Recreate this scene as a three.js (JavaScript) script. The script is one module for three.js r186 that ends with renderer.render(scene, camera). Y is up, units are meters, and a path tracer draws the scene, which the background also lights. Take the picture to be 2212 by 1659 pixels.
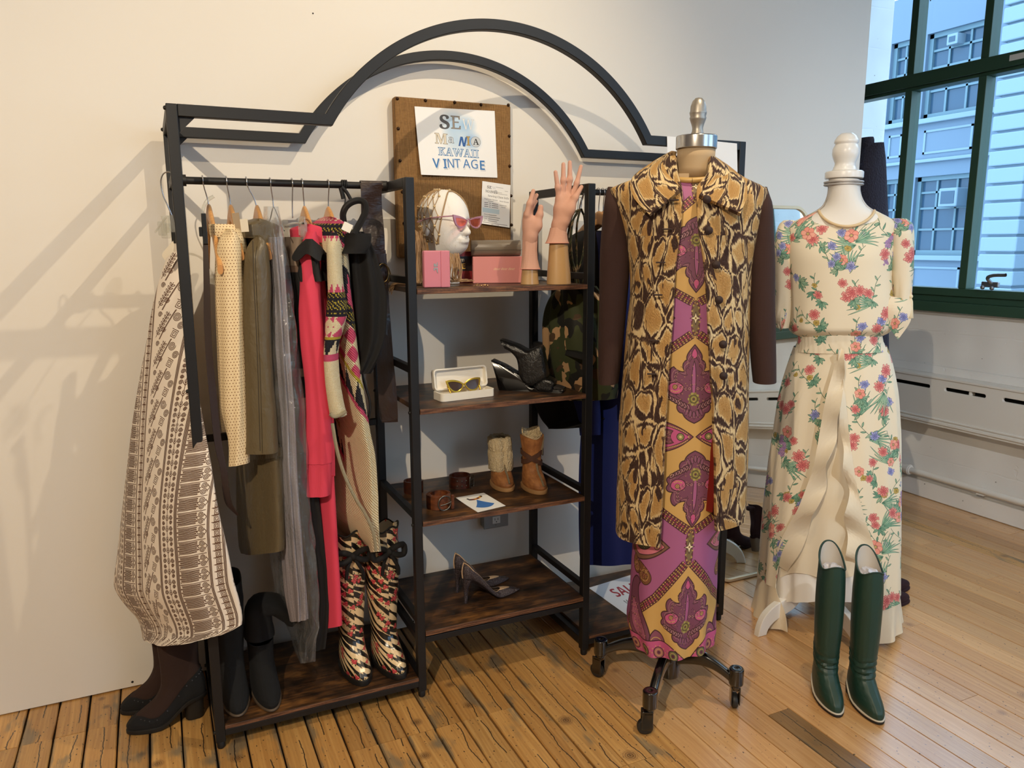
import * as THREE from 'three';
import { RoundedBoxGeometry } from 'three/addons/geometries/RoundedBoxGeometry.js';
import { mergeGeometries, mergeVertices, toCreasedNormals } from 'three/addons/utils/BufferGeometryUtils.js';
import { MarchingCubes } from 'three/addons/objects/MarchingCubes.js';
import { RectAreaLightUniformsLib } from 'three/addons/lights/RectAreaLightUniformsLib.js';
import { ImprovedNoise } from 'three/addons/math/ImprovedNoise.js';

// ---------------------------------------------------------------- camera, sky, lights, exposure
const scene = new THREE.Scene();
const EYE = { f: 1663.4, pitch: 0.1786, yaw: 0.4342, roll: -0.0036, x: -0.079, y: 1.4473, z: 2.1939 };
const camera = new THREE.PerspectiveCamera(2 * Math.atan(829.5 / EYE.f) * 180 / Math.PI, 2212 / 1659, 0.05, 200);
camera.position.set(EYE.x, EYE.y, EYE.z);
camera.rotation.set(-EYE.pitch, -EYE.yaw, EYE.roll, 'YXZ');
scene.add(camera);
const renderer = new THREE.WebGLRenderer();
renderer.toneMapping = THREE.LinearToneMapping;
renderer.toneMappingExposure = 1.0;
renderer.outputColorSpace = THREE.SRGBColorSpace;
renderer.shadowMap.enabled = true;
scene.background = new THREE.Color().setRGB(0.60, 0.79, 1.0);
scene.backgroundIntensity = 4.3;
// two track spotlights in front of the rack, read from the double shadows on the wall; two more light the rest of the loft
RectAreaLightUniformsLib.init();
const PANELS = [{ at: [-1.9, 3.5, 3.9], color: [1, 0.86, 0.68], radiance: 7 }, { at: [1.2, 3.5, 3.9], color: [1, 0.86, 0.68], radiance: 5 }];
const SPOTS = [
  { at: [-1.0, 2.73, 2.53], to: [0.55, 0.7, -0.3], color: [1, 0.83, 0.61], cd: 19, angle: 0.82 },
  { at: [1.42, 3.29, 1.09], to: [0.1, 0.3, -0.4], color: [1, 0.82, 0.57], cd: 8.6, angle: 0.92 },
  { at: [0.9, 3.25, 3.7], to: [3.7, 0.5, -0.3], color: [0.93, 0.97, 1], cd: 22, angle: 0.42 },
];

// ---------------------------------------------------------------- helpers
const V3 = (x, y, z) => new THREE.Vector3(x, y, z);
const C = (hex) => new THREE.Color(hex);
let seed = 7;
const rnd = () => { seed = (seed * 1664525 + 1013904223) >>> 0; return seed / 4294967296; };
const rr = (a, b) => a + (b - a) * rnd();
const lerp = (a, b, t) => a + (b - a) * t;
const clamp = (x, a = 0, b = 1) => Math.min(b, Math.max(a, x));
const sstep = (a, b, x) => { const t = clamp((x - a) / (b - a)); return t * t * (3 - 2 * t); };
const perlin = new ImprovedNoise();
const noise = (x, y, z = 0) => perlin.noise(x, y, z);
const fbm = (x, y, z = 0, o = 4) => { let s = 0, a = 0.5; for (let i = 0; i < o; i++) { s += a * noise(x, y, z + i * 7.1); x *= 2.03; y *= 2.03; a *= 0.5; } return s; };

// measured positions: the point of the scene seen at a place of the photograph, on a plane of the room
const { rayDir } = (() => {
  const s = Math.sin, c = Math.cos, { pitch: p, yaw: y, roll: r } = EYE;
  const right = V3(c(y), 0, s(y)), fwd = V3(s(y), 0, -c(y)), up = V3(0, 1, 0);
  const f2 = fwd.clone().multiplyScalar(c(p)).addScaledVector(up, -s(p));
  const u2 = up.clone().multiplyScalar(c(p)).addScaledVector(fwd, s(p));
  const r3 = right.clone().multiplyScalar(c(r)).addScaledVector(u2, s(r));
  const u3 = u2.clone().multiplyScalar(c(r)).addScaledVector(right, -s(r));
  return { rayDir: (u, v) => f2.clone().addScaledVector(r3, (u - 1106) / EYE.f).addScaledVector(u3, -(v - 829.5) / EYE.f) };
})();
const onPlane = (u, v, axis, value) => { const d = rayDir(u, v), o = EYE[axis]; return V3(EYE.x, EYE.y, EYE.z).addScaledVector(d, (value - o) / d[axis]); };
const atZ = (u, v, z) => onPlane(u, v, 'z', z), atX = (u, v, x) => onPlane(u, v, 'x', x), atY = (u, v, y) => onPlane(u, v, 'y', y);
// a vertical plane through (X, Z) square to the line of sight
const facing = (u, v, X, Z) => {
  const n = V3(EYE.x - X, 0, EYE.z - Z).normalize(), d = rayDir(u, v), o = V3(EYE.x, EYE.y, EYE.z);
  return o.clone().addScaledVector(d, V3(X, 0, Z).sub(o).dot(n) / d.dot(n));
};

// names, things, parts
const used = {};
const numbered = (n) => { const k = used[n] = (used[n] ?? -1) + 1; return k ? n + '_' + String(k).padStart(3, '0') : n; };
function tag(o, label, category, group) { o.userData.label = label; o.userData.category = category; if (group) o.userData.group = group; return o; }
function thing(name, label, category, at = [0, 0, 0], turn = 0, group) {
  const g = new THREE.Group(); g.name = numbered(name); g.position.set(...at); g.rotation.y = turn; scene.add(g);
  return tag(g, label, category, group);
}
function structure(name, at = [0, 0, 0]) { const g = new THREE.Group(); g.name = name; g.position.set(...at); g.userData.kind = 'structure'; scene.add(g); return g; }
function mesh(name, geo, m, parent, label) {
  const o = new THREE.Mesh(Array.isArray(geo) ? merge(geo) : geo, m); o.name = name; o.castShadow = o.receiveShadow = true;
  if (label) o.userData.label = label;
  parent.add(o); return o;
}
// a part whose shape is given in the axes of the room
function roomMesh(name, geo, m, parent, label) {
  const g = Array.isArray(geo) ? merge(geo) : geo;
  parent.updateWorldMatrix(true, false);
  g.applyMatrix4(parent.matrixWorld.clone().invert());
  return mesh(name, g, m, parent, label);
}
const merge = (list) => mergeGeometries(list.map((g) => {
  let h = g.index ? g.toNonIndexed() : g.clone();
  for (const k of Object.keys(h.attributes)) if (!['position', 'normal', 'uv'].includes(k)) h.deleteAttribute(k);
  if (!h.attributes.uv) h.setAttribute('uv', new THREE.BufferAttribute(new Float32Array(h.attributes.position.count * 2), 2));
  return h;
}));
// uv in metres from a box projection
function boxUV(g, k = 1, swap = false) {
  const p = g.attributes.position, n = g.attributes.normal, uv = new Float32Array(p.count * 2);
  for (let i = 0; i < p.count; i++) {
    const ax = Math.abs(n.getX(i)), ay = Math.abs(n.getY(i)), az = Math.abs(n.getZ(i));
    let a, b; if (ay >= ax && ay >= az) { a = p.getX(i); b = p.getZ(i); } else if (ax > az) { a = p.getZ(i); b = p.getY(i); } else { a = p.getX(i); b = p.getY(i); }
    uv[2 * i] = (swap ? b : a) * k; uv[2 * i + 1] = (swap ? a : b) * k;
  }
  g.setAttribute('uv', new THREE.BufferAttribute(uv, 2)); return g;
}
function box(x0, x1, y0, y1, z0, z1, r = 0) {
  const w = x1 - x0, h = y1 - y0, d = z1 - z0;
  const g = r ? new RoundedBoxGeometry(w, h, d, 2, Math.min(r, w / 2.01, h / 2.01, d / 2.01)) : new THREE.BoxGeometry(w, h, d);
  g.translate((x0 + x1) / 2, (y0 + y1) / 2, (z0 + z1) / 2); return boxUV(g);
}
// a bar of rectangular section w x h between two points
function bar(a, b, w, h = w, up = V3(0, 1, 0)) {
  const d = b.clone().sub(a), L = d.length(), g = new RoundedBoxGeometry(w, h, L, 1, Math.min(w, h) * 0.12);
  const z = d.normalize(), x = new THREE.Vector3().crossVectors(up, z).normalize(); if (x.lengthSq() < 0.5) x.set(1, 0, 0);
  const y = new THREE.Vector3().crossVectors(z, x);
  g.applyMatrix4(new THREE.Matrix4().makeBasis(x, y, z)); g.translate((a.x + b.x) / 2, (a.y + b.y) / 2, (a.z + b.z) / 2); return g;
}
const curve = (pts, closed = false) => new THREE.CatmullRomCurve3(pts.map((p) => p.isVector3 ? p : V3(...p)), closed, 'centripetal');
function tube(pts, r, seg = 24, rad = 8, closed = false) { return new THREE.TubeGeometry(pts.isCurve || pts.getPoint ? pts : curve(pts, closed), seg, r, rad, closed); }
function capEnds(pts, r) { return [0, pts.length - 1].map((i) => { const g = new THREE.SphereGeometry(r, 8, 6); const p = pts[i]; g.translate(...(p.isVector3 ? p.toArray() : p)); return g; }); }
const lathe = (prof, seg = 40) => new THREE.LatheGeometry(prof.map(([r, y]) => new THREE.Vector2(r, y)), seg);
const ball = (r, x, y, z, n = 12) => { const g = new THREE.SphereGeometry(r, n, Math.max(6, n * 0.7 | 0)); g.translate(x, y, z); return g; };

// a grid of points (rows of equal length) as a smooth surface; uvs = [u, v] per point
function gridGeo(rows, uvs, closed = false) {
  const nv = rows.length, nu = rows[0].length, pos = [], uv = [], idx = [];
  for (let j = 0; j < nv; j++) for (let i = 0; i < nu; i++) { const p = rows[j][i]; pos.push(p.x, p.y, p.z); uv.push(...uvs(i, j, p)); }
  for (let j = 0; j < nv - 1; j++) for (let i = 0; i < nu - 1; i++) { const a = j * nu + i, b = a + 1, c = a + nu, d = c + 1; idx.push(a, c, b, b, c, d); }
  const g = new THREE.BufferGeometry();
  g.setAttribute('position', new THREE.Float32BufferAttribute(pos, 3)); g.setAttribute('uv', new THREE.Float32BufferAttribute(uv, 2)); g.setIndex(idx);
  g.computeVertexNormals();
  if (closed) { const n = g.attributes.normal; for (let j = 0; j < nv; j++) { const a = j * nu, b = a + nu - 1; const s = V3(n.getX(a) + n.getX(b), n.getY(a) + n.getY(b), n.getZ(a) + n.getZ(b)).normalize(); n.setXYZ(a, s.x, s.y, s.z); n.setXYZ(b, s.x, s.y, s.z); } }
  return g;
}
// a sheet with thickness: front grid, back grid pushed along the normals, rim between
function thick(g, nu, nv, t) {
  const p = g.attributes.position, n = g.attributes.normal, uv = g.attributes.uv, N = p.count, pos = [], u2 = [], idx = [...g.index.array];
  for (let i = 0; i < N; i++) { pos.push(p.getX(i), p.getY(i), p.getZ(i)); u2.push(uv.getX(i), uv.getY(i)); }
  for (let i = 0; i < N; i++) { pos.push(p.getX(i) - n.getX(i) * t, p.getY(i) - n.getY(i) * t, p.getZ(i) - n.getZ(i) * t); u2.push(uv.getX(i), uv.getY(i)); }
  const m = g.index.array; for (let i = 0; i < m.length; i += 3) idx.push(m[i] + N, m[i + 2] + N, m[i + 1] + N);
  const edge = (a, b) => idx.push(a, b, a + N, b, b + N, a + N);
  for (let i = 0; i < nu - 1; i++) { edge(i, i + 1); edge((nv - 1) * nu + i + 1, (nv - 1) * nu + i); }
  for (let j = 0; j < nv - 1; j++) { edge((j + 1) * nu, j * nu); edge(j * nu + nu - 1, (j + 1) * nu + nu - 1); }
  const h = new THREE.BufferGeometry();
  h.setAttribute('position', new THREE.Float32BufferAttribute(pos, 3)); h.setAttribute('uv', new THREE.Float32BufferAttribute(u2, 2)); h.setIndex(idx);
  return toCreasedNormals(h, 0.9);
}
function sheet(fn, nu, nv, t = 0, su = 1, sv = 1) {
  const rows = []; for (let j = 0; j < nv; j++) { const r = []; for (let i = 0; i < nu; i++) r.push(fn(i / (nu - 1), j / (nv - 1))); rows.push(r); }
  const g = gridGeo(rows, (i, j) => [i / (nu - 1) * su, (1 - j / (nv - 1)) * sv]);
  return t ? thick(g, nu, nv, t) : g;
}
// smooth interpolation of a table of rows (first entry is the key)
function table(rows, k) {
  let i = 0; while (i < rows.length - 2 && rows[i + 1][0] < k) i++;
  const a = rows[i], b = rows[i + 1], t = clamp((k - a[0]) / (b[0] - a[0])), p = rows[Math.max(0, i - 1)], q = rows[Math.min(rows.length - 1, i + 2)];
  return a.map((_, c) => {
    if (c === 0) return k;
    const h = b[0] - a[0], m0 = i > 0 ? (b[c] - p[c]) / (b[0] - p[0]) * h : (b[c] - a[c]), m1 = i < rows.length - 2 ? (q[c] - a[c]) / (q[0] - a[0]) * h : (b[c] - a[c]);
    const d = b[c] - a[c], lim = (m) => d === 0 ? 0 : clamp(m / d, 0, 3) * d, t2 = t * t, t3 = t2 * t;
    return (2 * t3 - 3 * t2 + 1) * a[c] + (t3 - 2 * t2 + t) * lim(m0) + (-2 * t3 + 3 * t2) * b[c] + (t3 - t2) * lim(m1);
  });
}
// rings: [{c, ax, az, ex, ez, e}] = centre, half axes, directions, superellipse power
function ring(c, ex, ez, a, b, nu, wave, pow = 2) {
  const out = [];
  for (let i = 0; i <= nu; i++) {
    const t = i / nu * Math.PI * 2 - Math.PI, s = Math.sin(t), k = Math.cos(t), w = 1 + (wave ? wave(t) : 0);
    const q = (v) => Math.sign(v) * Math.pow(Math.abs(v), 2 / pow);
    out.push(c.clone().addScaledVector(ex, a * q(s) * w).addScaledVector(ez, b * q(k) * w));
  }
  return out;
}
function loft(rings, { capTop = false, capBottom = false, u0 = 0, rowV } = {}) {
  // uv: u = arc length from the front centre in metres, v = height above the last ring along the surface
  const nu = rings[0].length - 1, mid = nu / 2 | 0, vs = [0];
  for (let j = 1; j < rings.length; j++) vs.push(vs[j - 1] + rings[j][mid].distanceTo(rings[j - 1][mid]));
  const L = vs[vs.length - 1];
  const us = rings.map((r) => { const u = [0]; for (let i = 1; i <= nu; i++) u.push(u[i - 1] + r[i].distanceTo(r[i - 1])); const m = u[mid]; return u.map((x) => x - m + u0); });
  const g = gridGeo(rings, (i, j) => [us[j][i], rowV ? rowV[j] : L - vs[j]], true), list = [g];
  const cap = (r, flip) => {
    const c = r.slice(0, -1).reduce((s, p) => s.add(p), V3(0, 0, 0)).multiplyScalar(1 / nu), pos = [], uv = [];
    for (let i = 0; i < nu; i++) { const [p, q] = flip ? [r[i + 1], r[i]] : [r[i], r[i + 1]]; for (const s of [c, p, q]) { pos.push(s.x, s.y, s.z); uv.push(s.x, s.z); } }
    const h = new THREE.BufferGeometry(); h.setAttribute('position', new THREE.Float32BufferAttribute(pos, 3)); h.setAttribute('uv', new THREE.Float32BufferAttribute(uv, 2)); h.computeVertexNormals(); return h;
  };
  if (capTop) list.push(cap(rings[0], false)); if (capBottom) list.push(cap(rings[rings.length - 1], true));
  return list.length > 1 ? merge(list) : g;
}
// a hanging or worn piece of cloth from its two side edges. rows: [v, uLeft, uRight]; zl, zr: depth of the left and the right edge (or a pair of
// functions of 0..1 down the piece); th: thickness; waves: folds
function panel(rows, { zl, zr, th, nv = 44, nu = 48, waves, capTop = true, capBottom = false, pow = 2.4, face, vMap, u0, dip, cut } = {}) {
  const f = (x, t) => typeof x === 'function' ? x(t) : x, rings = [], rv = vMap ? [] : undefined, v0 = rows[0][0], v1 = rows[rows.length - 1][0];
  for (let j = 0; j <= nv; j++) {
    const t = j / nv, v = lerp(v0, v1, t), r = table(rows, v), vl = r[0] + (r[3] || 0), vr = r[0] + (r[4] || 0);
    const L = face ? facing(r[1], vl, ...face) : atZ(r[1], vl, f(zl, t)), R = face ? facing(r[2], vr, ...face) : atZ(r[2], vr, f(zr, t));
    const c = L.clone().add(R).multiplyScalar(0.5), ex = R.clone().sub(L), a = ex.length() / 2; ex.normalize();
    const ez = V3(-ex.z, 0, ex.x).normalize();   // towards the viewer
    const q = ring(c, ex, ez, a, f(th, t), nu, waves ? (p) => waves(p, t) : null, pow);
    if (dip) q.forEach((p, i) => { p.y -= dip(t, Math.max(0, Math.cos(i / nu * Math.PI * 2 - Math.PI))); });
    if (cut) q.forEach((p, i) => { p.y = Math.min(p.y, cut(Math.max(0, Math.cos(i / nu * Math.PI * 2 - Math.PI)))); });
    rings.push(q); if (vMap) rv.push(vMap(v));
  }
  return loft(rings, { capTop, capBottom, rowV: rv, u0 });
}
// limbs, heads and hands: a distance field meshed with marching cubes. field(x, y, z) < 0 inside; box [x0,x1,y0,y1,z0,z1]
function fieldMesh(field, b, n) {
  const mc = new MarchingCubes(n, new THREE.MeshBasicMaterial(), false, false, 900000), h = n / 2;
  mc.isolation = 0;
  const at = (i) => (i - h) / h;   // where the cell corner stands in -1..1
  const [x0, x1, y0, y1, z0, z1] = b, S = [(x1 - x0) / 2, (y1 - y0) / 2, (z1 - z0) / 2], M = [(x0 + x1) / 2, (y0 + y1) / 2, (z0 + z1) / 2];
  for (let k = 0; k < n; k++) for (let j = 0; j < n; j++) for (let i = 0; i < n; i++) mc.field[i + j * n + k * n * n] = -field(M[0] + at(i) * S[0], M[1] + at(j) * S[1], M[2] + at(k) * S[2]);
  mc.update();
  const c = mc.count, pos = new Float32Array(c * 3), P = mc.positionArray;
  for (let i = 0; i < c; i++) for (let a = 0; a < 3; a++) pos[3 * i + a] = M[a] + P[3 * i + a] * S[a];
  let g = new THREE.BufferGeometry(); g.setAttribute('position', new THREE.BufferAttribute(pos, 3));
  g = mergeVertices(g, 1e-5); g.computeVertexNormals(); return boxUV(g);
}
const smin = (a, b, k) => { const h = Math.max(k - Math.abs(a - b), 0) / k; return Math.min(a, b) - h * h * k * 0.25; };
const capsule = (x, y, z, A, B, ra, rb) => {
  const bx = B[0] - A[0], by = B[1] - A[1], bz = B[2] - A[2], px = x - A[0], py = y - A[1], pz = z - A[2];
  const t = clamp((px * bx + py * by + pz * bz) / (bx * bx + by * by + bz * bz));
  return Math.hypot(px - bx * t, py - by * t, pz - bz * t) - lerp(ra, rb, t);
};
const ellip = (x, y, z, c, r) => { const k = Math.hypot((x - c[0]) / r[0], (y - c[1]) / r[1], (z - c[2]) / r[2]); return (k - 1) * Math.min(...r); };

// textures
function canvasTex(w, h, draw, { rep = true, srgb = true, sx = 1, sy = 1 } = {}) {
  const c = document.createElement('canvas'); c.width = w; c.height = h; const x = c.getContext('2d'); draw(x, w, h);
  const t = new THREE.CanvasTexture(c); if (srgb) t.colorSpace = THREE.SRGBColorSpace; if (rep) t.wrapS = t.wrapT = THREE.RepeatWrapping;
  t.repeat.set(1 / sx, 1 / sy); t.magFilter = THREE.LinearFilter; return t;   // sx, sy: metres that the picture covers
}
function pixelTex(w, h, f, { srgb = true, sx = 1, sy = 1, rep = true } = {}) {
  const d = new Uint8Array(w * h * 4);
  for (let j = 0; j < h; j++) for (let i = 0; i < w; i++) { const c = f(i / w, j / h, i, j), k = 4 * (j * w + i); d[k] = clamp(c[0], 0, 255); d[k + 1] = clamp(c[1] ?? c[0], 0, 255); d[k + 2] = clamp(c[2] ?? c[0], 0, 255); d[k + 3] = 255; }
  const t = new THREE.DataTexture(d, w, h, THREE.RGBAFormat); if (srgb) t.colorSpace = THREE.SRGBColorSpace; if (rep) t.wrapS = t.wrapT = THREE.RepeatWrapping;
  t.repeat.set(1 / sx, 1 / sy); t.magFilter = t.minFilter = THREE.LinearFilter; t.needsUpdate = true; return t;
}
const mix3 = (a, b, t) => [lerp(a[0], b[0], t), lerp(a[1], b[1], t), lerp(a[2], b[2], t)];
// noise that repeats over 0..1
const tileNoise = (u, v, k, z = 0) => { const a = u * 2 * Math.PI, b = v * 2 * Math.PI, r = k / (2 * Math.PI); return noise(Math.cos(a) * r + 11 + z, Math.sin(a) * r + 5, Math.cos(b) * r + 3) * 0.6 + noise(Math.sin(b) * r + 9, Math.cos(a) * r + z, Math.sin(a) * r + 1.7) * 0.6; };
const mat = (o) => new THREE.MeshStandardMaterial({ roughness: 0.8, metalness: 0, side: THREE.DoubleSide, ...o });
const phys = (o) => new THREE.MeshPhysicalMaterial({ roughness: 0.5, metalness: 0, side: THREE.DoubleSide, ...o });

// an open garment round a form: the part of the ring between two angles. row(t) gives [v, outerL, openL, openR, outerR, b]
function shell(rows, part, { face, v0, v1, nv = 48, nu = 26, t: th = 0.01, reach = 1.15, waves, span = 0.985, out = 0, vEdge } = {}) {
  const grid = [], us = [], vs = [];
  v0 ??= rows[0][0]; v1 ??= rows[rows.length - 1][0];
  for (let j = 0; j <= nv; j++) {
    const t = j / nv, line = [], ul = [0];
    for (let i = 0; i <= nu; i++) {
      const k = i / nu, v = vEdge ? lerp(v0, vEdge(v1, k), t) : lerp(v0, v1, t), r = table(rows, Math.min(v, rows[rows.length - 1][0]));
      const L = facing(r[1], v, ...face), R = facing(r[4], v, ...face), c = L.clone().add(R).multiplyScalar(0.5), ex = R.clone().sub(L), half = ex.length() / 2, a = half / span; ex.normalize();
      const ez = V3(-ex.z, 0, ex.x).normalize(), b = r[5] + out;
      const off = (u) => clamp(facing(u, v, ...face).sub(c).dot(ex) / (a * (1 + 0.12)), -0.98, 0.98);
      const aL = Math.asin(off(r[2])), aR = Math.asin(off(r[3]));
      const s = part === 'L' ? lerp(aL, -Math.PI / 2 * reach, k) : part === 'R' ? lerp(aR, Math.PI / 2 * reach, k) : part === 'F' ? lerp(aL, aR, k) : lerp(Math.PI / 2 * reach, Math.PI * 2 - Math.PI / 2 * reach, k);
      const w = 1 + (waves ? waves(s, t, k) : 0);
      const p = c.clone().addScaledVector(ex, (a + out) * Math.sin(s) * w).addScaledVector(ez, b * Math.cos(s) * w);
      line.push(p); if (i) ul.push(ul[i - 1] + p.distanceTo(line[i - 1]));
    }
    if (part === 'L') { line.reverse(); const m = ul[nu]; us.push(ul.map((x) => x - m).map((_, i) => -ul[nu - i])); } else us.push(ul);
    grid.push(line); vs.push(grid[j][0].y);
  }
  const g = gridGeo(grid, (i, j) => [us[j][i], vs[j]]);
  return th ? thick(g, nu + 1, nv + 1, th) : g;
}
// boots and shoes: horizontal slices [y, back, front, half width], toe towards +z. lift raises the heel
function bootGeo(rows, { lift = 0, ball = 0.05, heel = -0.05, nv = 60, nu = 40, t = 0.003, wrinkle, pow = 2.3, lean = 0, top } = {}) {
  const raise = (p) => { p.y += lift * sstep(ball, heel, p.z); return p; }, rings = [], y0 = rows[0][0], y1 = rows[rows.length - 1][0];
  for (let j = 0; j <= nv; j++) {
    const k = j / nv, y = lerp(y1, y0, Math.pow(k, 0.8)), r = table(rows, y), a = (r[2] - r[1]) / 2, c = V3(lean * y, y, (r[1] + r[2]) / 2);
    const q = ring(c, V3(1, 0, 0), V3(0, 0, 1), r[3], a, nu, wrinkle ? (p) => wrinkle(p, y) : null, pow);
    q.forEach((p, i) => { if (p.z > c.z) { const f = (p.z - c.z) / a; p.x = (p.x - c.x) * (1 - 0.22 * f * f * sstep(0.1, 0.02, y)) + c.x; } raise(p); if (top) p.y += top(i / nu * Math.PI * 2 - Math.PI) * sstep(y1 - 0.06, y1, y); });
    rings.push(q);
  }
  const nuq = nu + 1, g0 = loft(rings);
  return t ? thick(g0, nuq, nv + 1, t) : g0;
}
function soleGeo(rows, { lift = 0, ball = 0.05, heel = -0.05, y0 = 0, y1 = 0.012, grow = 0.003, pow = 2.3, nu = 40, z0 = -9 } = {}) {
  const r = table(rows, rows[0][0] + 0.012), a = (r[2] - r[1]) / 2 + grow, c = (r[1] + r[2]) / 2, rings = [];
  for (const [y, k] of [[y1, 0.985], [y1 - 0.002, 1], [y0 + 0.002, 1], [y0, 0.97]]) {
    const q = ring(V3(0, y, c), V3(1, 0, 0), V3(0, 0, 1), (r[3] + grow) * k, a * k, nu, null, pow);
    q.forEach((p) => { if (p.z > c) { const f = (p.z - c) / a; p.x *= 1 - 0.22 * f * f; } p.z = Math.max(p.z, z0); p.y += lift * sstep(ball, heel, p.z); }); rings.push(q);
  }
  return loft(rings, { capTop: true, capBottom: true });
}
// a block heel from the floor up to the raised heel
function heelGeo(zc, len, w, h, taper = 0.85, pow = 3, slant = 0) {
  const rings = []; for (const k of [1, 0.66, 0.33, 0.03, 0]) { const s = lerp(taper, 1, k) * (k === 0 ? 0.95 : 1); rings.push(ring(V3(0, h * k, zc + slant * (1 - k)), V3(1, 0, 0), V3(0, 0, 1), w * s, len * s, 28, null, pow)); }
  return loft(rings, { capTop: true, capBottom: true });
}

// ---------------------------------------------------------------- the room
const WIN = { z0: -1.46, z1: 1.27, y0: 1.075, y1: 3.35 };
const WALL_Z = -0.47, WIN_X = 3.89, CEIL = 3.6;
const plasterBump = pixelTex(512, 512, (u, v) => [128 + 60 * tileNoise(u, v, 9) + 30 * tileNoise(u, v, 40, 4)], { srgb: false, sx: 0.9, sy: 0.9 });
const M = {
  paint: mat({ color: C('#e6e1d8'), roughness: 0.62, bumpMap: plasterBump, bumpScale: 0.0012 }),
  roomPaint: mat({ color: C('#dcd6cc'), roughness: 0.8 }),
  ceiling: mat({ color: C('#dedad2'), roughness: 0.9 }),
};
{
  const b = structure('wall_back');
  mesh('partition_panel', box(-4, 2.932, 0.004, CEIL, WALL_Z - 0.1, WALL_Z), M.paint, b);
  // old screw holes and a scuff near the bottom of the partition
  const hole = mat({ color: C('#2a2623'), roughness: 0.9 });
  for (const [u, v, r] of [[286, 1473, 0.004], [676, 29, 0.0025], [893, 1342, 0.003], [2010, 1, 0.003]]) { const p = atZ(u, v, WALL_Z); const g = new THREE.CylinderGeometry(r, r, 0.002, 10); g.rotateX(Math.PI / 2); g.translate(p.x, p.y, WALL_Z); mesh('screw_hole', g, hole, b); }
  const far = structure('wall_far'); mesh('wall_panel', box(-4, 4.25, 0, CEIL, -3.2, -3), M.roomPaint, far);
  const left = structure('wall_left'); mesh('wall_panel', box(-4.2, -4, 0, CEIL, -3.2, 5.2), M.roomPaint, left);
  const front = structure('wall_front'); for (const b of [[-4.2, 1.75, 0, CEIL], [3.6, 4.25, 0, CEIL], [1.75, 3.6, 0, WIN.y0], [1.75, 3.6, WIN.y1, CEIL]]) mesh('wall_panel', box(...b, 5, 5.2), M.roomPaint, front);
  const top = structure('ceiling'); mesh('ceiling_slab', box(-4.2, 4.3, CEIL, CEIL + 0.2, -3.2, 5.2), M.ceiling, top);
}

// floor: boards of 8.75 cm that run towards the partition, each a piece of its own where the photograph shows them
const PW = 0.0875, PX0 = -0.54;
function floorPixels(old) {
  const W = 2048, H = 1024, rows = 8, info = []; seed = old ? 21 : 57;
  for (let r = 0; r < rows; r++) info.push({ t: rr(-1, 1), s: rnd() * 90, knots: [...Array(old ? 3 : 1)].map(() => [rnd(), rr(0.2, 0.8), rr(0.010, 0.024)]) });
  const A = old ? [166, 118, 60] : [186, 136, 82], B = old ? [208, 162, 96] : [214, 168, 114], D = old ? [74, 50, 28] : [126, 84, 46], G = [92, 90, 84];
  return (u, v) => {
    const r = Math.min(7, v * 8 | 0), q = info[r], w = v * 8 - r, x = u * 20, s = q.s;
    const wob = noise(x * 0.35, w * 1.2 + s, s) * 0.5;
    const g1 = noise(x * 0.28 + s, (w + wob * 0.25) * 13 + s, 3.3), g2 = noise(x * 1.1, w * 46 + s, 8.1), g3 = noise(x * 5, w * 90, s);
    let c = mix3(A, B, clamp(0.5 + 0.55 * g1 + 0.25 * q.t));
    c = mix3(c, D, clamp(0.32 * (g2 - 0.12) + 0.2 * (g3 - 0.25)));
    for (const [kx, ky, kr] of q.knots) { const d = Math.hypot((((u - kx + 1.5) % 1) - 0.5) * 1.75 / kr, (w - ky) * 0.0875 / kr); if (d < 1.4) c = mix3(c, D, clamp(1.25 - d) * (0.55 + 0.3 * Math.sin(d * 22))); }
    const st = fbm(x * 0.42 + 40, w * 0.8 + s * 3, 2), sp = noise(x * 9, w * 12 + s, 5);
    if (old) c = mix3(c, G, sstep(0.12, 0.36, st + 0.12 * g2 + (Math.abs(w - 0.5) > 0.42 ? 0.12 : 0)) * 0.6);
    if (old) { const ck = Math.abs((w - 0.25 - 0.5 * ((s * 7) % 1)) + 0.13 * noise(x * 0.9, s) + 0.02 * noise(x * 7, s)); if (ck < 0.017 && noise(x * 0.6, s + 4) > -0.1) c = mix3(c, [34, 26, 20], 0.85); }
    if (sp > (old ? 0.56 : 0.62)) c = mix3(c, [50, 36, 26], 0.75);
    return c;
  };
}
function floorTex(old) {
  const f = floorPixels(old), map = pixelTex(2048, 1024, (u, v) => f(u, v));
  return map;
}
const texOld = floorTex(true), texNew = floorTex(false);
const floorBump = pixelTex(1024, 512, (u, v) => { const w = v * 8 % 1; return [128 + 55 * noise(u * 16, v * 8 * 22, 1) + 45 * noise(u * 90, v * 8 * 60, 2) + 40 * noise(u * 9, w * 2 + (v * 8 | 0) * 5, 7)]; }, { srgb: false });
const woodM = (map, tone, rough) => phys({ map, color: new THREE.Color(tone, tone, tone), roughness: rough, bumpMap: floorBump, bumpScale: 0.0009, clearcoat: 0.85, clearcoatRoughness: rough * 0.75, side: THREE.FrontSide });
const oldM = [0.9, 1.02, 1.12].map((t) => woodM(texOld, t, 0.5)), newM = [0.92, 1.03, 1.12].map((t) => woodM(texNew, t, 0.3));
const darkBoard = woodM(texOld, 0.5, 0.45), paleBoard = woodM(texNew, 1.16, 0.34);
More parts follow.
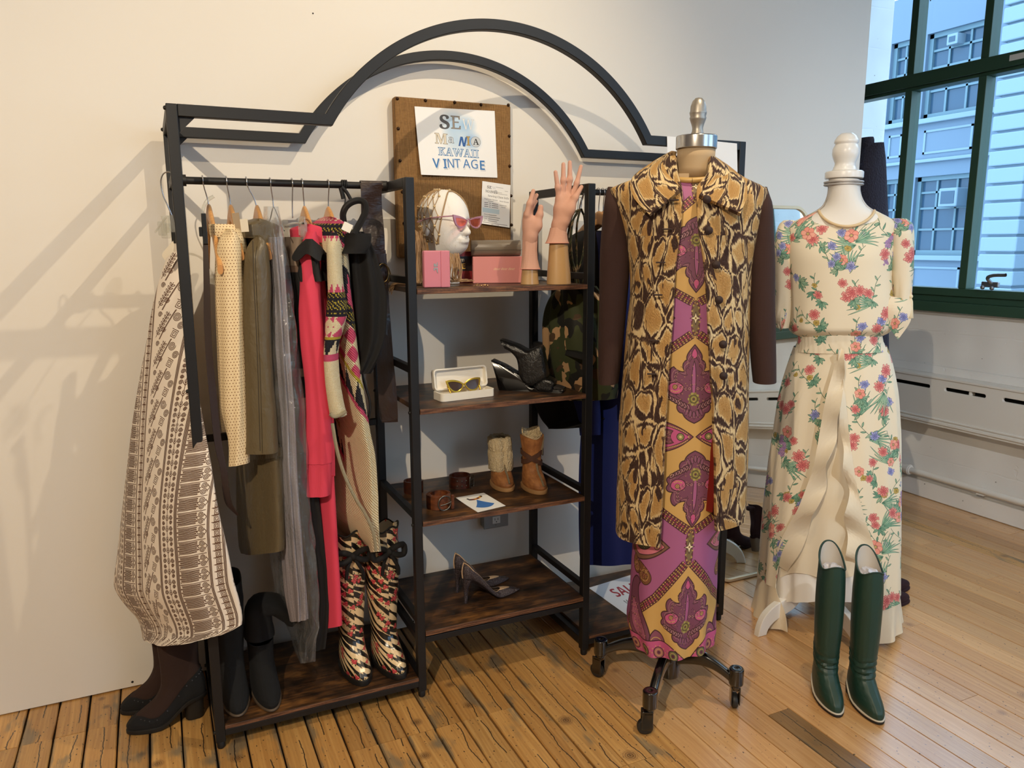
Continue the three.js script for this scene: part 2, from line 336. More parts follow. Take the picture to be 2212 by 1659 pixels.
{
  const f = structure('floor');
  mesh('subfloor', box(-4.2, 4.25, -0.2, -0.014, -3.2, 5.2), mat({ color: C('#15110e'), roughness: 1 }), f);
  const X1 = 52, Z0 = -1.62, Z1 = 1.62, xa = PX0 - 9 * PW, xb = WIN_X;
  const field = (x0, x1, z0, z1) => { const g = box(x0, x1, -0.02, -0.0008, z0, z1), p = g.attributes.position, uv = g.attributes.uv; for (let i = 0; i < p.count; i++) uv.setXY(i, p.getZ(i) / 1.75, p.getX(i) / 0.7); return g; };
  const rest = mesh('floor_boards_beyond', [field(-4, xa, -3, 5), field(xb, 4.2, -3, 5), field(xa, xb, -3, Z0), field(xa, xb, Z1, 5)], newM[1], f); rest.userData.kind = 'stuff';
  // crosswise joints that the photograph shows: [first board, last board, z]
  const joints = [[-1, 2, -0.27], [10, 15, 0.17], [20, 20, 0.292], [24, 24, 0.55], [31, 31, 0.755], [16, 18, 0.56], [27, 28, 1.02], [34, 34, 0.35], [36, 37, 0.02], [29, 29, -0.3], [40, 41, -0.55], [44, 44, -0.12], [33, 33, 1.15], [12, 12, -0.7], [5, 6, 0.74], [21, 22, 1.1], [26, 26, -0.62], [38, 39, 0.7], [46, 47, -0.72], [42, 42, 0.2]];
  seed = 911;
  const board = (k, z0, z1, mt) => {
    const worn = k < 17, jit = worn ? 0.0024 : 0.0006, gap = worn ? 0.0016 : 0.0007, n = worn ? 12 : 6, top = worn ? rr(-0.0012, 0.0004) : rr(-0.0004, 0.0002);
    const x0 = PX0 + k * PW, row = rnd() * 8 | 0, off = rnd(), pos = [], uv = [], idx = [], cham = worn ? 0.003 : 0.0012;
    for (let j = 0; j <= n; j++) {
      const z = lerp(z0 + 0.0008, z1 - 0.0008, j / n), l = x0 + gap + jit * rnd(), r = x0 + PW - gap - jit * rnd();
      for (const [x, y] of [[l, -0.014], [l, top - cham], [l + cham, top], [r - cham, top], [r, top - cham], [r, -0.014]]) { pos.push(x, y, z); uv.push((z + 4) / 1.75 + off, (row + clamp((x - x0) / PW, 0.02, 0.98)) / 8); }
    }
    for (let j = 0; j < n; j++) for (let i = 0; i < 5; i++) { const a = j * 6 + i, b = a + 6; idx.push(a, b, a + 1, a + 1, b, b + 1); }
    for (const b of [0, n * 6]) { const q = [b, b + 1, b + 2, b + 3, b + 4, b + 5]; for (let i = 1; i < 5; i++) b ? idx.push(q[0], q[i + 1], q[i]) : idx.push(q[0], q[i], q[i + 1]); }
    let g = new THREE.BufferGeometry(); g.setAttribute('position', new THREE.Float32BufferAttribute(pos, 3)); g.setAttribute('uv', new THREE.Float32BufferAttribute(uv, 2)); g.setIndex(idx);
    mesh(numbered('plank'), toCreasedNormals(g, 0.5), mt, f);
  };
  for (let k = -9; PX0 + k * PW < xb; k++) {
    const cuts = joints.filter(([a, b]) => k >= a && k <= b).map((j) => j[2]).sort((a, b) => a - b);
    if (!cuts.length && rnd() < 0.6) cuts.push(rr(-1.3, 1.5));
    const zs = [Z0, ...cuts, Z1];
    for (let i = 0; i < zs.length - 1; i++) {
      let m = (k < 17 || (k < 20 && rnd() < 0.6) || (k > 40 && rnd() < 0.25)) ? oldM[rnd() * 3 | 0] : newM[rnd() * 3 | 0];
      if (k === 24 && i === 1) m = darkBoard; if (k === 20 && i === 0) m = paleBoard; if (k === 45 && i === 0) m = darkBoard;
      board(k, zs[i], zs[i + 1], m);
    }
  }
}

// window wall: painted brickwork under a tall steel window, the heating cover and its pipe
const brickBump = pixelTex(1024, 1024, (u, v) => { let h = 128 + 46 * tileNoise(u, v, 7) + 26 * tileNoise(u, v, 22, 3); const y = v * 5 + 0.03 * tileNoise(u, v, 12, 8), m = Math.abs(y - Math.round(y)); if (m < 0.025) h -= 60 * (1 - m / 0.025) * (0.5 + tileNoise(u, v, 18, 2)); if (tileNoise(u, v, 60, 5) > 0.6) h -= 30; return [h]; }, { srgb: false, sx: 1.2, sy: 1.2 });
const brickMap = pixelTex(1024, 1024, (u, v) => { const n = tileNoise(u, v, 8), d = tileNoise(u, v, 70, 4), e = tileNoise(u, v, 26, 6); let c = mix3([226, 224, 221], [238, 237, 234], clamp(0.5 + n)); if (d > 0.62 && e > 0.25) c = [150, 147, 142]; return c; }, { sx: 1.2, sy: 1.2 });
{
  const w = structure('wall_right'), m = mat({ map: brickMap, roughness: 0.7, bumpMap: brickBump, bumpScale: 0.006 }), x0 = WIN_X, x1 = 4.25;
  mesh('wall_below_window', boxUV(box(x0, x1, 0, WIN.y0, WIN.z0, WIN.z1)), m, w);
  mesh('wall_above_window', box(x0, x1, WIN.y1, CEIL, WIN.z0, WIN.z1), m, w);
  mesh('wall_pier', box(x0, x1, 0, CEIL, -3.2, WIN.z0), m, w);
  mesh('wall_pier', box(x0, x1, 0, CEIL, WIN.z1, 1.75), m, w);
  mesh('wall_below_window', box(x0, x1, 0, WIN.y0, 1.75, 4.45), m, w);
  mesh('wall_above_window', box(x0, x1, WIN.y1, CEIL, 1.75, 4.45), m, w);
  mesh('wall_pier', box(x0, x1, 0, CEIL, 4.45, 5.2), m, w);
  mesh('plinth', box(x0 - 0.018, x0, 0, 0.1, -3, 5, 0.006), m, w);
  mesh('ledge', box(x0 - 0.012, x0, 0.725, 0.775, -3, 5, 0.005), m, w);

  const green = mat({ color: C('#33503f'), roughness: 0.42 }), greenDark = mat({ color: C('#28402f'), roughness: 0.5 });
  const glass = phys({ color: C('#e8f6ff'), roughness: 0.0, transmission: 1, thickness: 0, ior: 1.45, specularIntensity: 0.6, side: THREE.DoubleSide });
  const window_ = (name, z0, z1, first) => {
    const g = structure(name), y0 = WIN.y0, y1 = WIN.y1, fx0 = 3.865, fx1 = 3.96;
    mesh('bottom_rail', [box(fx0 - 0.012, fx1, y0, y0 + 0.055, z0, z1, 0.004), box(fx0 + 0.012, fx1, y0 + 0.055, y0 + 0.09, z0, z1, 0.003), box(fx0, fx1, y0 + 0.09, y0 + 0.132, z0, z1, 0.004)], green, g);
    mesh('top_rail', box(fx0, fx1, y1 - 0.07, y1, z0, z1, 0.004), green, g);
    for (const [a, b] of [[z0, z0 + 0.045], [z1 - 0.045, z1]]) mesh('jamb', box(fx0, fx1, y0 + 0.132, y1 - 0.07, a, b, 0.004), green, g);
    mesh('transom', [box(fx0 - 0.004, fx1, 2.31, 2.378, z0 + 0.045, z1 - 0.045, 0.004), box(fx0 + 0.012, fx1, 2.292, 2.31, z0 + 0.045, z1 - 0.045, 0.003)], green, g);
    const ms = []; for (let z = first; z < z1 - 0.2; z += 0.432) if (z > z0 + 0.15) ms.push(z);
    for (const z of ms) for (const [a, b] of [[y0 + 0.132, 2.292], [2.378, y1 - 0.07]]) mesh('mullion', [box(fx0 + 0.006, fx0 + 0.05, a, b, z - 0.022, z + 0.022, 0.003), box(fx0 + 0.05, fx1, a, b, z - 0.012, z + 0.012, 0.003)], green, g);
    const es = [z0 + 0.045, ...ms, z1 - 0.045];
    for (let i = 0; i < es.length - 1; i++) for (const [a, b] of [[y0 + 0.132, 2.292], [2.378, y1 - 0.07]]) { const p = new THREE.PlaneGeometry(es[i + 1] - es[i] - 0.02, b - a); p.rotateY(-Math.PI / 2); p.translate(3.93, (a + b) / 2, (es[i] + es[i + 1]) / 2); mesh('pane', p, glass, g); }
    return g;
  };
  const w1 = window_('window_1', WIN.z0, WIN.z1, -1.0);
  window_('window_2', 1.75, 4.45, 2.2);
  const w3 = window_('window_3', -3.6, -1.75, -3.17); w3.rotation.y = -Math.PI / 2; w3.position.z = 1.11;   // behind the viewer, at the right end of the room: its daylight cools the right half of the picture
  // catch on the bottom rail and the maker's label on the transom
  const steel = mat({ color: C('#8f9092'), roughness: 0.35, metalness: 0.8 });
  const hp = atX(2139, 612, 3.853);
  const handle = mesh('window_catch', [box(3.846, 3.866, hp.y - 0.02, hp.y + 0.008, hp.z - 0.045, hp.z + 0.045, 0.005), tube([[3.846, hp.y, hp.z + 0.01], [3.82, hp.y + 0.028, hp.z + 0.005], [3.805, hp.y + 0.042, hp.z + 0.04], [3.80, hp.y + 0.047, hp.z + 0.11]], 0.009, 16, 8), ball(0.011, 3.84, hp.y - 0.022, hp.z - 0.03), ball(0.011, 3.84, hp.y - 0.024, hp.z + 0.02)], steel, w1);
  const lab = canvasTex(256, 64, (x, W, H) => { x.fillStyle = '#d9dcda'; x.fillRect(0, 0, W, H); x.fillStyle = '#555'; x.font = '14px sans-serif'; for (let i = 0; i < 3; i++) x.fillText('— — — — — — — — — — —', 14, 20 + i * 17); }, { rep: false });
  const lp = atX(2203, 121, 3.86); mesh('label_plate', boxUV(box(3.8585, 3.8615, lp.y - 0.014, lp.y + 0.014, lp.z - 0.05, lp.z + 0.07)), mat({ map: lab, roughness: 0.5 }), w1);

  // convector cover with slots
  const cx = 3.80, cy0 = 0.452, cy1 = 0.715, Z0 = -2.6, Z1 = 4.6;
  const t = thing('radiator_cover', 'long white painted radiator cover with black slots on the wall under the window', 'radiator', [cx, cy0, 0]);
  const sh = new THREE.Shape(); sh.moveTo(Z0, 0); sh.lineTo(Z1, 0); sh.lineTo(Z1, cy1 - cy0); sh.lineTo(Z0, cy1 - cy0); sh.closePath();
  for (let z = -0.56 - 6 * 0.3195; z < Z1 - 0.3; z += 0.3195) { const h = new THREE.Path(), r = 0.0125, y = 0.213, L = 0.235; h.moveTo(z + r, y - r); h.lineTo(z + L - r, y - r); h.absarc(z + L - r, y, r, -Math.PI / 2, Math.PI / 2, false); h.lineTo(z + r, y + r); h.absarc(z + r, y, r, Math.PI / 2, Math.PI * 1.5, false); sh.holes.push(h); }
  const fg = new THREE.ExtrudeGeometry(sh, { depth: 0.012, bevelEnabled: true, bevelSize: 0.002, bevelThickness: 0.002, bevelSegments: 1, curveSegments: 6 }); fg.rotateY(-Math.PI / 2); fg.translate(0.012, 0, 0); boxUV(fg);
  const white = mat({ color: C('#e3e0da'), roughness: 0.55, bumpMap: plasterBump, bumpScale: 0.0006 });
  mesh('front_plate', fg, white, t);
  mesh('top_plate', box(-0.008, 0.09, cy1 - cy0 - 0.002, cy1 - cy0 + 0.012, Z0, Z1, 0.004), white, t);
  mesh('moulding', [box(-0.01, 0, 0.012, 0.026, Z0, Z1, 0.003), box(-0.008, 0, 0.034, 0.044, Z0, Z1, 0.003)], white, t);
  mesh('bottom_plate', box(0.012, 0.09, -0.002, 0.008, Z0, Z1), white, t);
  mesh('heater_core', box(0.04, 0.088, 0.02, 0.24, Z0, Z1), mat({ color: C('#171615'), roughness: 0.9 }), t);
  mesh('damper_knob', box(0.005, 0.04, 0.199, 0.229, -0.425, -0.41, 0.004), white, t);
  const p = thing('heating_pipe', 'white painted heating pipe with a coupling low along the brick wall', 'pipe', [3.85, 0.148, 0]);
  const cyl = (r, z0, z1) => { const g = new THREE.CylinderGeometry(r, r, z1 - z0, 20); g.rotateX(Math.PI / 2); g.translate(0, 0, (z0 + z1) / 2); return g; };
  mesh('tube', cyl(0.017, -2.6, 4.6), white, p); mesh('coupling', [cyl(0.026, -0.79, -0.755), cyl(0.022, -0.83, -0.79), cyl(0.03, -0.772, -0.762)], white, p);
  for (const z of [-0.33, 1.22, -1.98]) mesh('bracket', box(-0.01, 0.04, -0.024, -0.017, z - 0.02, z + 0.02), white, p);
}

// across the street
{
  const FX = 17, stone = mat({ color: C('#6c7f90'), roughness: 0.85 }), ledgeM = mat({ color: C('#8398a6'), roughness: 0.85 }), pane = phys({ color: C('#3b5468'), roughness: 0.12, specularIntensity: 0.8 }), bars = mat({ color: C('#65808a'), roughness: 0.6 });
  const at = (u, v, x = FX) => atX(u, v, x), yv = (v, u = 2050) => at(u, v).y, zu = (u, v = 330) => at(u, v).z;
  const t = thing('facade_building', 'pale stone building across the street with ranks of gridded steel windows', 'building', [FX, -6, -12]);
  const rowsY = [[yv(552), yv(377)], [yv(249), yv(62)]], H = rowsY[1][0] - rowsY[0][0];
  rowsY.unshift(rowsY[0].map((y) => y - H)); rowsY.unshift(rowsY[0].map((y) => y - H));
  const zA = zu(1908), zB = zu(1966), zC = zu(1982), zD = zu(2112), bay = zC - zA, cols = [[zA - bay - 1.2, zB - bay - 1.2], [zA, zB - 0.1], [zC, zD], [zu(2226), zu(2226) + 4.2], [zu(2226) + 4.9, zu(2226) + 9.1], [zu(2226) + 9.8, zu(2226) + 14]];
  const zs = -24, ze = cols[5][1] + 3, y0 = -6, y1 = rowsY[rowsY.length - 1][1] + 1.0;
  // wall built as horizontal bands and the piers between the windows
  let y = y0;
  for (const [a, b] of rowsY) {
    roomMesh('spandrel', box(FX, FX + 0.5, y, a, zs, ze), stone, t); y = b;
    roomMesh('sill', box(FX - 0.14, FX, a - 0.12, a, zs, ze, 0.02), ledgeM, t); roomMesh('string_course', box(FX - 0.1, FX, a - 1.02, a - 0.94, zs, ze, 0.02), ledgeM, t);
    let z = zs; for (const [c, d] of cols) { roomMesh('pier', box(FX, FX + 0.5, a, b, z, c), stone, t); z = d; } roomMesh('pier', box(FX, FX + 0.5, a, b, z, ze), stone, t);
    for (const [c, d] of cols) {
      const f = roomMesh('window', [box(FX + 0.1, FX + 0.2, a, a + 0.12, c, d), box(FX + 0.1, FX + 0.2, b - 0.1, b, c, d), box(FX + 0.1, FX + 0.2, a, b, c, c + 0.1), box(FX + 0.1, FX + 0.2, a, b, d - 0.1, d), ...[...Array(Math.max(2, Math.round((d - c) / 0.5)) - 1)].map((_, i, r) => box(FX + 0.13, FX + 0.17, a, b, lerp(c, d, (i + 1) / (r.length + 1)) - 0.025, lerp(c, d, (i + 1) / (r.length + 1)) + 0.025)), ...[0.33, 0.6, 0.8].map((q) => box(FX + 0.13, FX + 0.17, lerp(a, b, q) - 0.025, lerp(a, b, q) + 0.025, c, d))], bars, t);
      roomMesh('pane', box(FX + 0.18, FX + 0.2, a, b, c, d), pane, f);
      roomMesh('panel', [box(FX - 0.025, FX, a - 0.82, a - 0.77, c + 0.15, d - 0.15), box(FX - 0.025, FX, a - 0.32, a - 0.27, c + 0.15, d - 0.15), box(FX - 0.025, FX, a - 0.82, a - 0.27, c + 0.15, c + 0.2), box(FX - 0.025, FX, a - 0.82, a - 0.27, d - 0.2, d - 0.15)], ledgeM, t);
    }
  }
  roomMesh('parapet', box(FX, FX + 0.5, y, y1, zs, ze), stone, t);
  // window air conditioner
  const a = at(2043, 448), b = at(2088, 405); roomMesh('air_conditioner', [box(FX - 0.3, FX + 0.2, a.y, b.y, a.z, b.z, 0.03)], ledgeM, t); roomMesh('air_conditioner_grille', box(FX - 0.31, FX - 0.295, a.y + 0.07, b.y - 0.07, a.z + 0.07, b.z - 0.07), pane, t);
  const c = at(2050, 100), d = at(2076, 70); roomMesh('vent_box', box(FX - 0.1, FX + 0.2, c.y, d.y, c.z, d.z, 0.02), ledgeM, t); roomMesh('vent_grille', box(FX - 0.11, FX - 0.095, c.y + 0.06, d.y - 0.06, c.z + 0.06, d.z - 0.06), pane, t);
  // the pier of banded stone courses in front
  const PX = 15.4, z0 = atX(2126, 430, PX).z, z1 = atX(2206, 430, PX).z, ph = Math.abs(atX(2150, 430, PX).y - atX(2150, 467, PX).y);
  const s = thing('banded_pier', 'pale pier of banded stone courses at the right of the building across the street', 'building', [PX, -6, z0]);
  roomMesh('core', box(PX + 0.1, FX - 0.2, -6, 7.3, z0 + 0.08, z1 - 0.08), ledgeM, s);
  const crs = new RoundedBoxGeometry(0.7, ph * 0.87, z1 - z0, 1, 0.03);
  for (let k = -12; k < Math.floor((7.3 - 2.1) / ph); k++) { const o = mesh(numbered('stone_course'), crs, ledgeM, s); o.position.set(0.35, 6 + 2.1 + k * ph, (z1 - z0) / 2); }
  const st = structure('street'); mesh('street_surface', box(4.3, 40, -6.2, -6, -40, 30), mat({ color: C('#77797a'), roughness: 0.9 }), st);
}

// ---------------------------------------------------------------- track spotlights
const headM = mat({ color: C('#e8e6e2'), roughness: 0.5 }), lensM = mat({ color: C('#fff3df'), emissive: C('#ffe7c4'), emissiveIntensity: 6 });
function spot({ at, to, color, cd, angle }, label) {
  const dir = V3(...to).sub(V3(...at)).normalize();
  const t = thing('track_spotlight', label, 'spotlight', at);
  const q = new THREE.Quaternion().setFromUnitVectors(V3(0, -1, 0), dir), put = (g) => g.applyQuaternion(q);
  mesh('lamp_head', put(lathe([[0.034, 0.012], [0.045, 0.012], [0.045, 0.14], [0.03, 0.16], [0, 0.16]], 28)), headM, t);
  mesh('lens', put(new THREE.CylinderGeometry(0.034, 0.034, 0.004, 28).translate(0, 0.02, 0)), lensM, t);
  mesh('stem', tube([V3(0, 0.12, 0).applyQuaternion(q), [0, CEIL - at[1] - 0.02, 0]], 0.01, 4), headM, t);
  const l = new THREE.SpotLight(new THREE.Color(...color), cd, 0, angle, 0.6, 2);
  l.position.set(0, 0, 0); l.target.position.copy(V3(...to).sub(V3(...at))); l.castShadow = true; l.penumbra = 0.7; l.shadow.mapSize.set(2048, 2048); l.shadow.radius = 0.7; l.shadow.bias = -0.0005;
  t.add(l, l.target); l.name = 'spot_beam'; l.target.name = 'spot_aim'; return t;
}
spot(SPOTS[0], 'white track spotlight on the ceiling left of the rack, aimed at the shelves');
spot(SPOTS[1], 'white track spotlight on the ceiling above the shelves, aimed at the hanging clothes');
spot(SPOTS[2], 'white track spotlight on the ceiling behind the viewer, aimed at the brick window wall');

// ceiling light panels behind the viewer, over the rest of the loft
PANELS.forEach(({ at, color, radiance }, i) => {
  const t = thing('ceiling_light', ['flat white ceiling light panel over the left of the loft behind the viewer', 'flat white ceiling light panel over the middle of the loft behind the viewer'][i], 'ceiling light', at), W = 1.2, D = 0.6;
  mesh('frame', [box(-W / 2 - 0.02, W / 2 + 0.02, 0, 0.03, -D / 2 - 0.02, -D / 2), box(-W / 2 - 0.02, W / 2 + 0.02, 0, 0.03, D / 2, D / 2 + 0.02), box(-W / 2 - 0.02, -W / 2, 0, 0.03, -D / 2, D / 2), box(W / 2, W / 2 + 0.02, 0, 0.03, -D / 2, D / 2)], headM, t);
  mesh('diffuser', new THREE.PlaneGeometry(W, D).rotateX(Math.PI / 2).translate(0, 0.012, 0), mat({ color: C('#f4f2ee'), emissive: new THREE.Color(...color), emissiveIntensity: 1 }), t);
  mesh('stem', box(-0.01, 0.01, 0.02, 0.1, -0.01, 0.01), headM, t);
  const l = new THREE.RectAreaLight(new THREE.Color(...color), radiance, W, D); l.rotation.x = -Math.PI / 2; l.name = 'panel_light'; t.add(l);
});
// ---------------------------------------------------------------- the clothes rack
const RW = [0, 0.616, 1.224, 1.8315], RD = 0.4057, TB = 0.027, SH = [1.3209, 0.9565, 0.5977, 0.2292], SB = 0.0742, ROD = { y: 1.628, z: -0.2, r: 0.0105 };
const blackSteel = mat({ color: C('#0d0d0f'), roughness: 0.5, metalness: 0.0, bumpMap: pixelTex(256, 256, (u, v) => [128 + 90 * tileNoise(u, v, 60)], { srgb: false, sx: 0.06, sy: 0.06 }), bumpScale: 0.00015 });
const rustic = (() => {
  const f = (u, v) => {
    const g = noise(u * 5, v * 46, 1), g2 = noise(u * 22, v * 150, 4), b = fbm(u * 5.5, v * 8, 9), b2 = fbm(u * 11 + 5, v * 15, 3), n = noise(u * 2, v * 5, 6);
    let c = mix3([38, 25, 17], [98, 64, 34], clamp(0.42 + 0.6 * g + 0.7 * b2 + 0.4 * n));
    c = mix3(c, [164, 112, 56], clamp(b * 2.6 - 0.16) * 0.7); c = mix3(c, [15, 11, 9], clamp(-b * 3 - 0.16) * 0.92);
    return mix3(c, [24, 14, 10], clamp(0.6 * g2 - 0.05));
  };
  return pixelTex(1024, 1024, f, { sx: 0.62, sy: 0.44 });
})();
const rusticM = phys({ map: rustic, roughness: 0.42, side: THREE.FrontSide });
const rusticEdge = mat({ map: pixelTex(512, 128, (u, v) => { const g = noise(u * 8, v * 11, 2), h = noise(u * 60, v * 40, 5); return mix3([62, 38, 26], [136, 92, 62], clamp(0.5 + g + 0.4 * h)); }, { sx: 0.5, sy: 0.04 }), roughness: 0.6 });
{
  const t = thing('clothing_rack', 'black steel clothing rack with an arched top, three bays and brown wooden shelves', 'rack', [0, 0, 0]);
  const P = (n, g, m = blackSteel, l) => mesh(n, g, m, t, l), h = TB / 2, zf = -h, zb = -RD - h;
  const H = [1.8, 1.6407, 1.6407, 1.8];
  RW.forEach((x, i) => { for (const z of [zf, zb]) { P('post', box(x - h, x + h, 0.022, H[i], z - h, z + h, 0.0025)); P('foot', lathe([[0, 0], [0.0095, 0], [0.0115, 0.004], [0.012, 0.026], [0, 0.026]], 16).translate(x, 0, z)); } });
  // arched beams
  for (const z of [zf, zb]) {
    const s = new THREE.Shape(), cx = 0.9158, cy = 1.474, R = 0.6227, r = 0.5925, a1 = Math.acos(0.5290 / R), a0 = Math.asin(0.296 / r);
    s.moveTo(h, 1.77); s.lineTo(cx - r * Math.cos(a0), 1.77);
    const e = Math.asin(0.326 / R);
    s.absarc(cx, cy, r, Math.PI - a0, a0, true); s.lineTo(RW[3] - h, 1.77); s.lineTo(RW[3] - h, 1.8); s.lineTo(cx + R * Math.cos(e), 1.8);
    s.absarc(cx, cy, R, e, Math.PI - e, false); s.lineTo(h, 1.8); s.closePath();
    const g = new THREE.ExtrudeGeometry(s, { depth: TB - 0.004, bevelEnabled: true, bevelSize: 0.0015, bevelThickness: 0.002, bevelOffset: -0.0015, bevelSegments: 1, curveSegments: 64 }); g.translate(0, 0, z - h + 0.002);
    P('arch_beam', boxUV(toCreasedNormals(g, 0.3)));
    for (const [x, d] of [[h, 1], [RW[3] - h, -1]]) {
      const q = new THREE.Shape(); q.moveTo(0, 0); q.lineTo(0.04 * d, 0); q.lineTo(0, -0.04); q.closePath();
      const k = new THREE.ExtrudeGeometry(q, { depth: 0.004, bevelEnabled: false }); k.translate(x, 1.77, z - 0.002); P('corner_gusset', k);
    }
  }
  const side = (x, y, w = TB, hh = TB) => box(x - w / 2, x + w / 2, y - hh / 2, y + hh / 2, zb + h, zf - h, 0.002);
  for (const x of [RW[0], RW[3]]) { P('side_bar', side(x, 1.7865)); P('side_bar', side(x, 1.628, 0.02, 0.022)); P('side_bar', side(x, 0.835, 0.02, 0.022)); P('side_bar', side(x, 0.052)); }
  for (const x of [RW[1], RW[2]]) { P('side_bar', side(x, 1.6272)); for (const y of [1.345, 1.077, 0.612, 0.262, 0.2]) P('side_bar', side(x, y, 0.02, 0.022)); P('side_bar', side(x, 0.052)); }
  for (const [a, b, y] of [[0, 1, 0.052], [2, 3, 0.052], [1, 2, 0.2]]) for (const z of [zf, zb]) P('front_rail', box(RW[a] + h, RW[b] - h, y - h + 0.002, y + h - 0.005, z - h, z + h, 0.002));
  for (const [a, b] of [[0, 1], [2, 3]]) P('back_rail', box(RW[a] + h, RW[b] - h, 0.824, 0.846, zb - 0.01, zb + 0.01, 0.002));
  for (const [a, b] of [[0, 1], [2, 3]]) {
    const g = new THREE.CylinderGeometry(ROD.r, ROD.r, RW[b] - RW[a] - 0.016, 20); g.rotateZ(Math.PI / 2); g.translate((RW[a] + RW[b]) / 2, ROD.y, ROD.z); P('hanging_rod', g);
    for (const [x, d] of [[RW[a] + 0.01, 1], [RW[b] - 0.01, -1]]) { const k = new THREE.CylinderGeometry(0.016, 0.016, 0.02, 16); k.rotateZ(Math.PI / 2); k.translate(x + 0.01 * d, ROD.y, ROD.z); P('rod_socket', k); }
  }
  const shelf = (x0, x1, y, th) => {
    const o = P('shelf', (() => { const g = box(x0, x1, y - th, y, zb - 0.002, 0.002, 0.0015); g.attributes.uv.needsUpdate = true; return g; })(), rusticM);
    mesh('edge_band', box(x0 + 0.0005, x1 - 0.0005, y - th + 0.001, y - 0.001, 0.0012, 0.0032), rusticEdge, o);
  };
  for (const y of SH) shelf(RW[1] + h, RW[2] - h, y, 0.0165);
  shelf(RW[0] + h, RW[1] - h, SB, 0.0115); shelf(RW[2] + h, RW[3] - h, SB, 0.0115);
  // bolts on the outer faces
  const bolt = lathe([[0, 0.006], [0.004, 0.005], [0.0055, 0.002], [0.0055, 0]], 12);
  for (const z of [zf, zb]) { for (const y of [1.79, 1.064, 0.05]) { const g = bolt.clone(); g.rotateZ(Math.PI / 2); g.translate(-h, y, z); P('bolt', g); } for (const x of [RW[1], RW[2]]) for (const y of [0.946, 0.587]) { const g = bolt.clone(); g.rotateZ(Math.PI / 2); g.translate(x - h, y, z); P('bolt', g); } }
}

// ---------------------------------------------------------------- the dress form with the fur coat
const F1 = [1.384, 0.32], axis1 = V3(EYE.x - F1[0], 0, EYE.z - F1[1]).normalize();
const near1 = (u, v, d = 0) => facing(u, v, F1[0] + axis1.x * d, F1[1] + axis1.z * d);
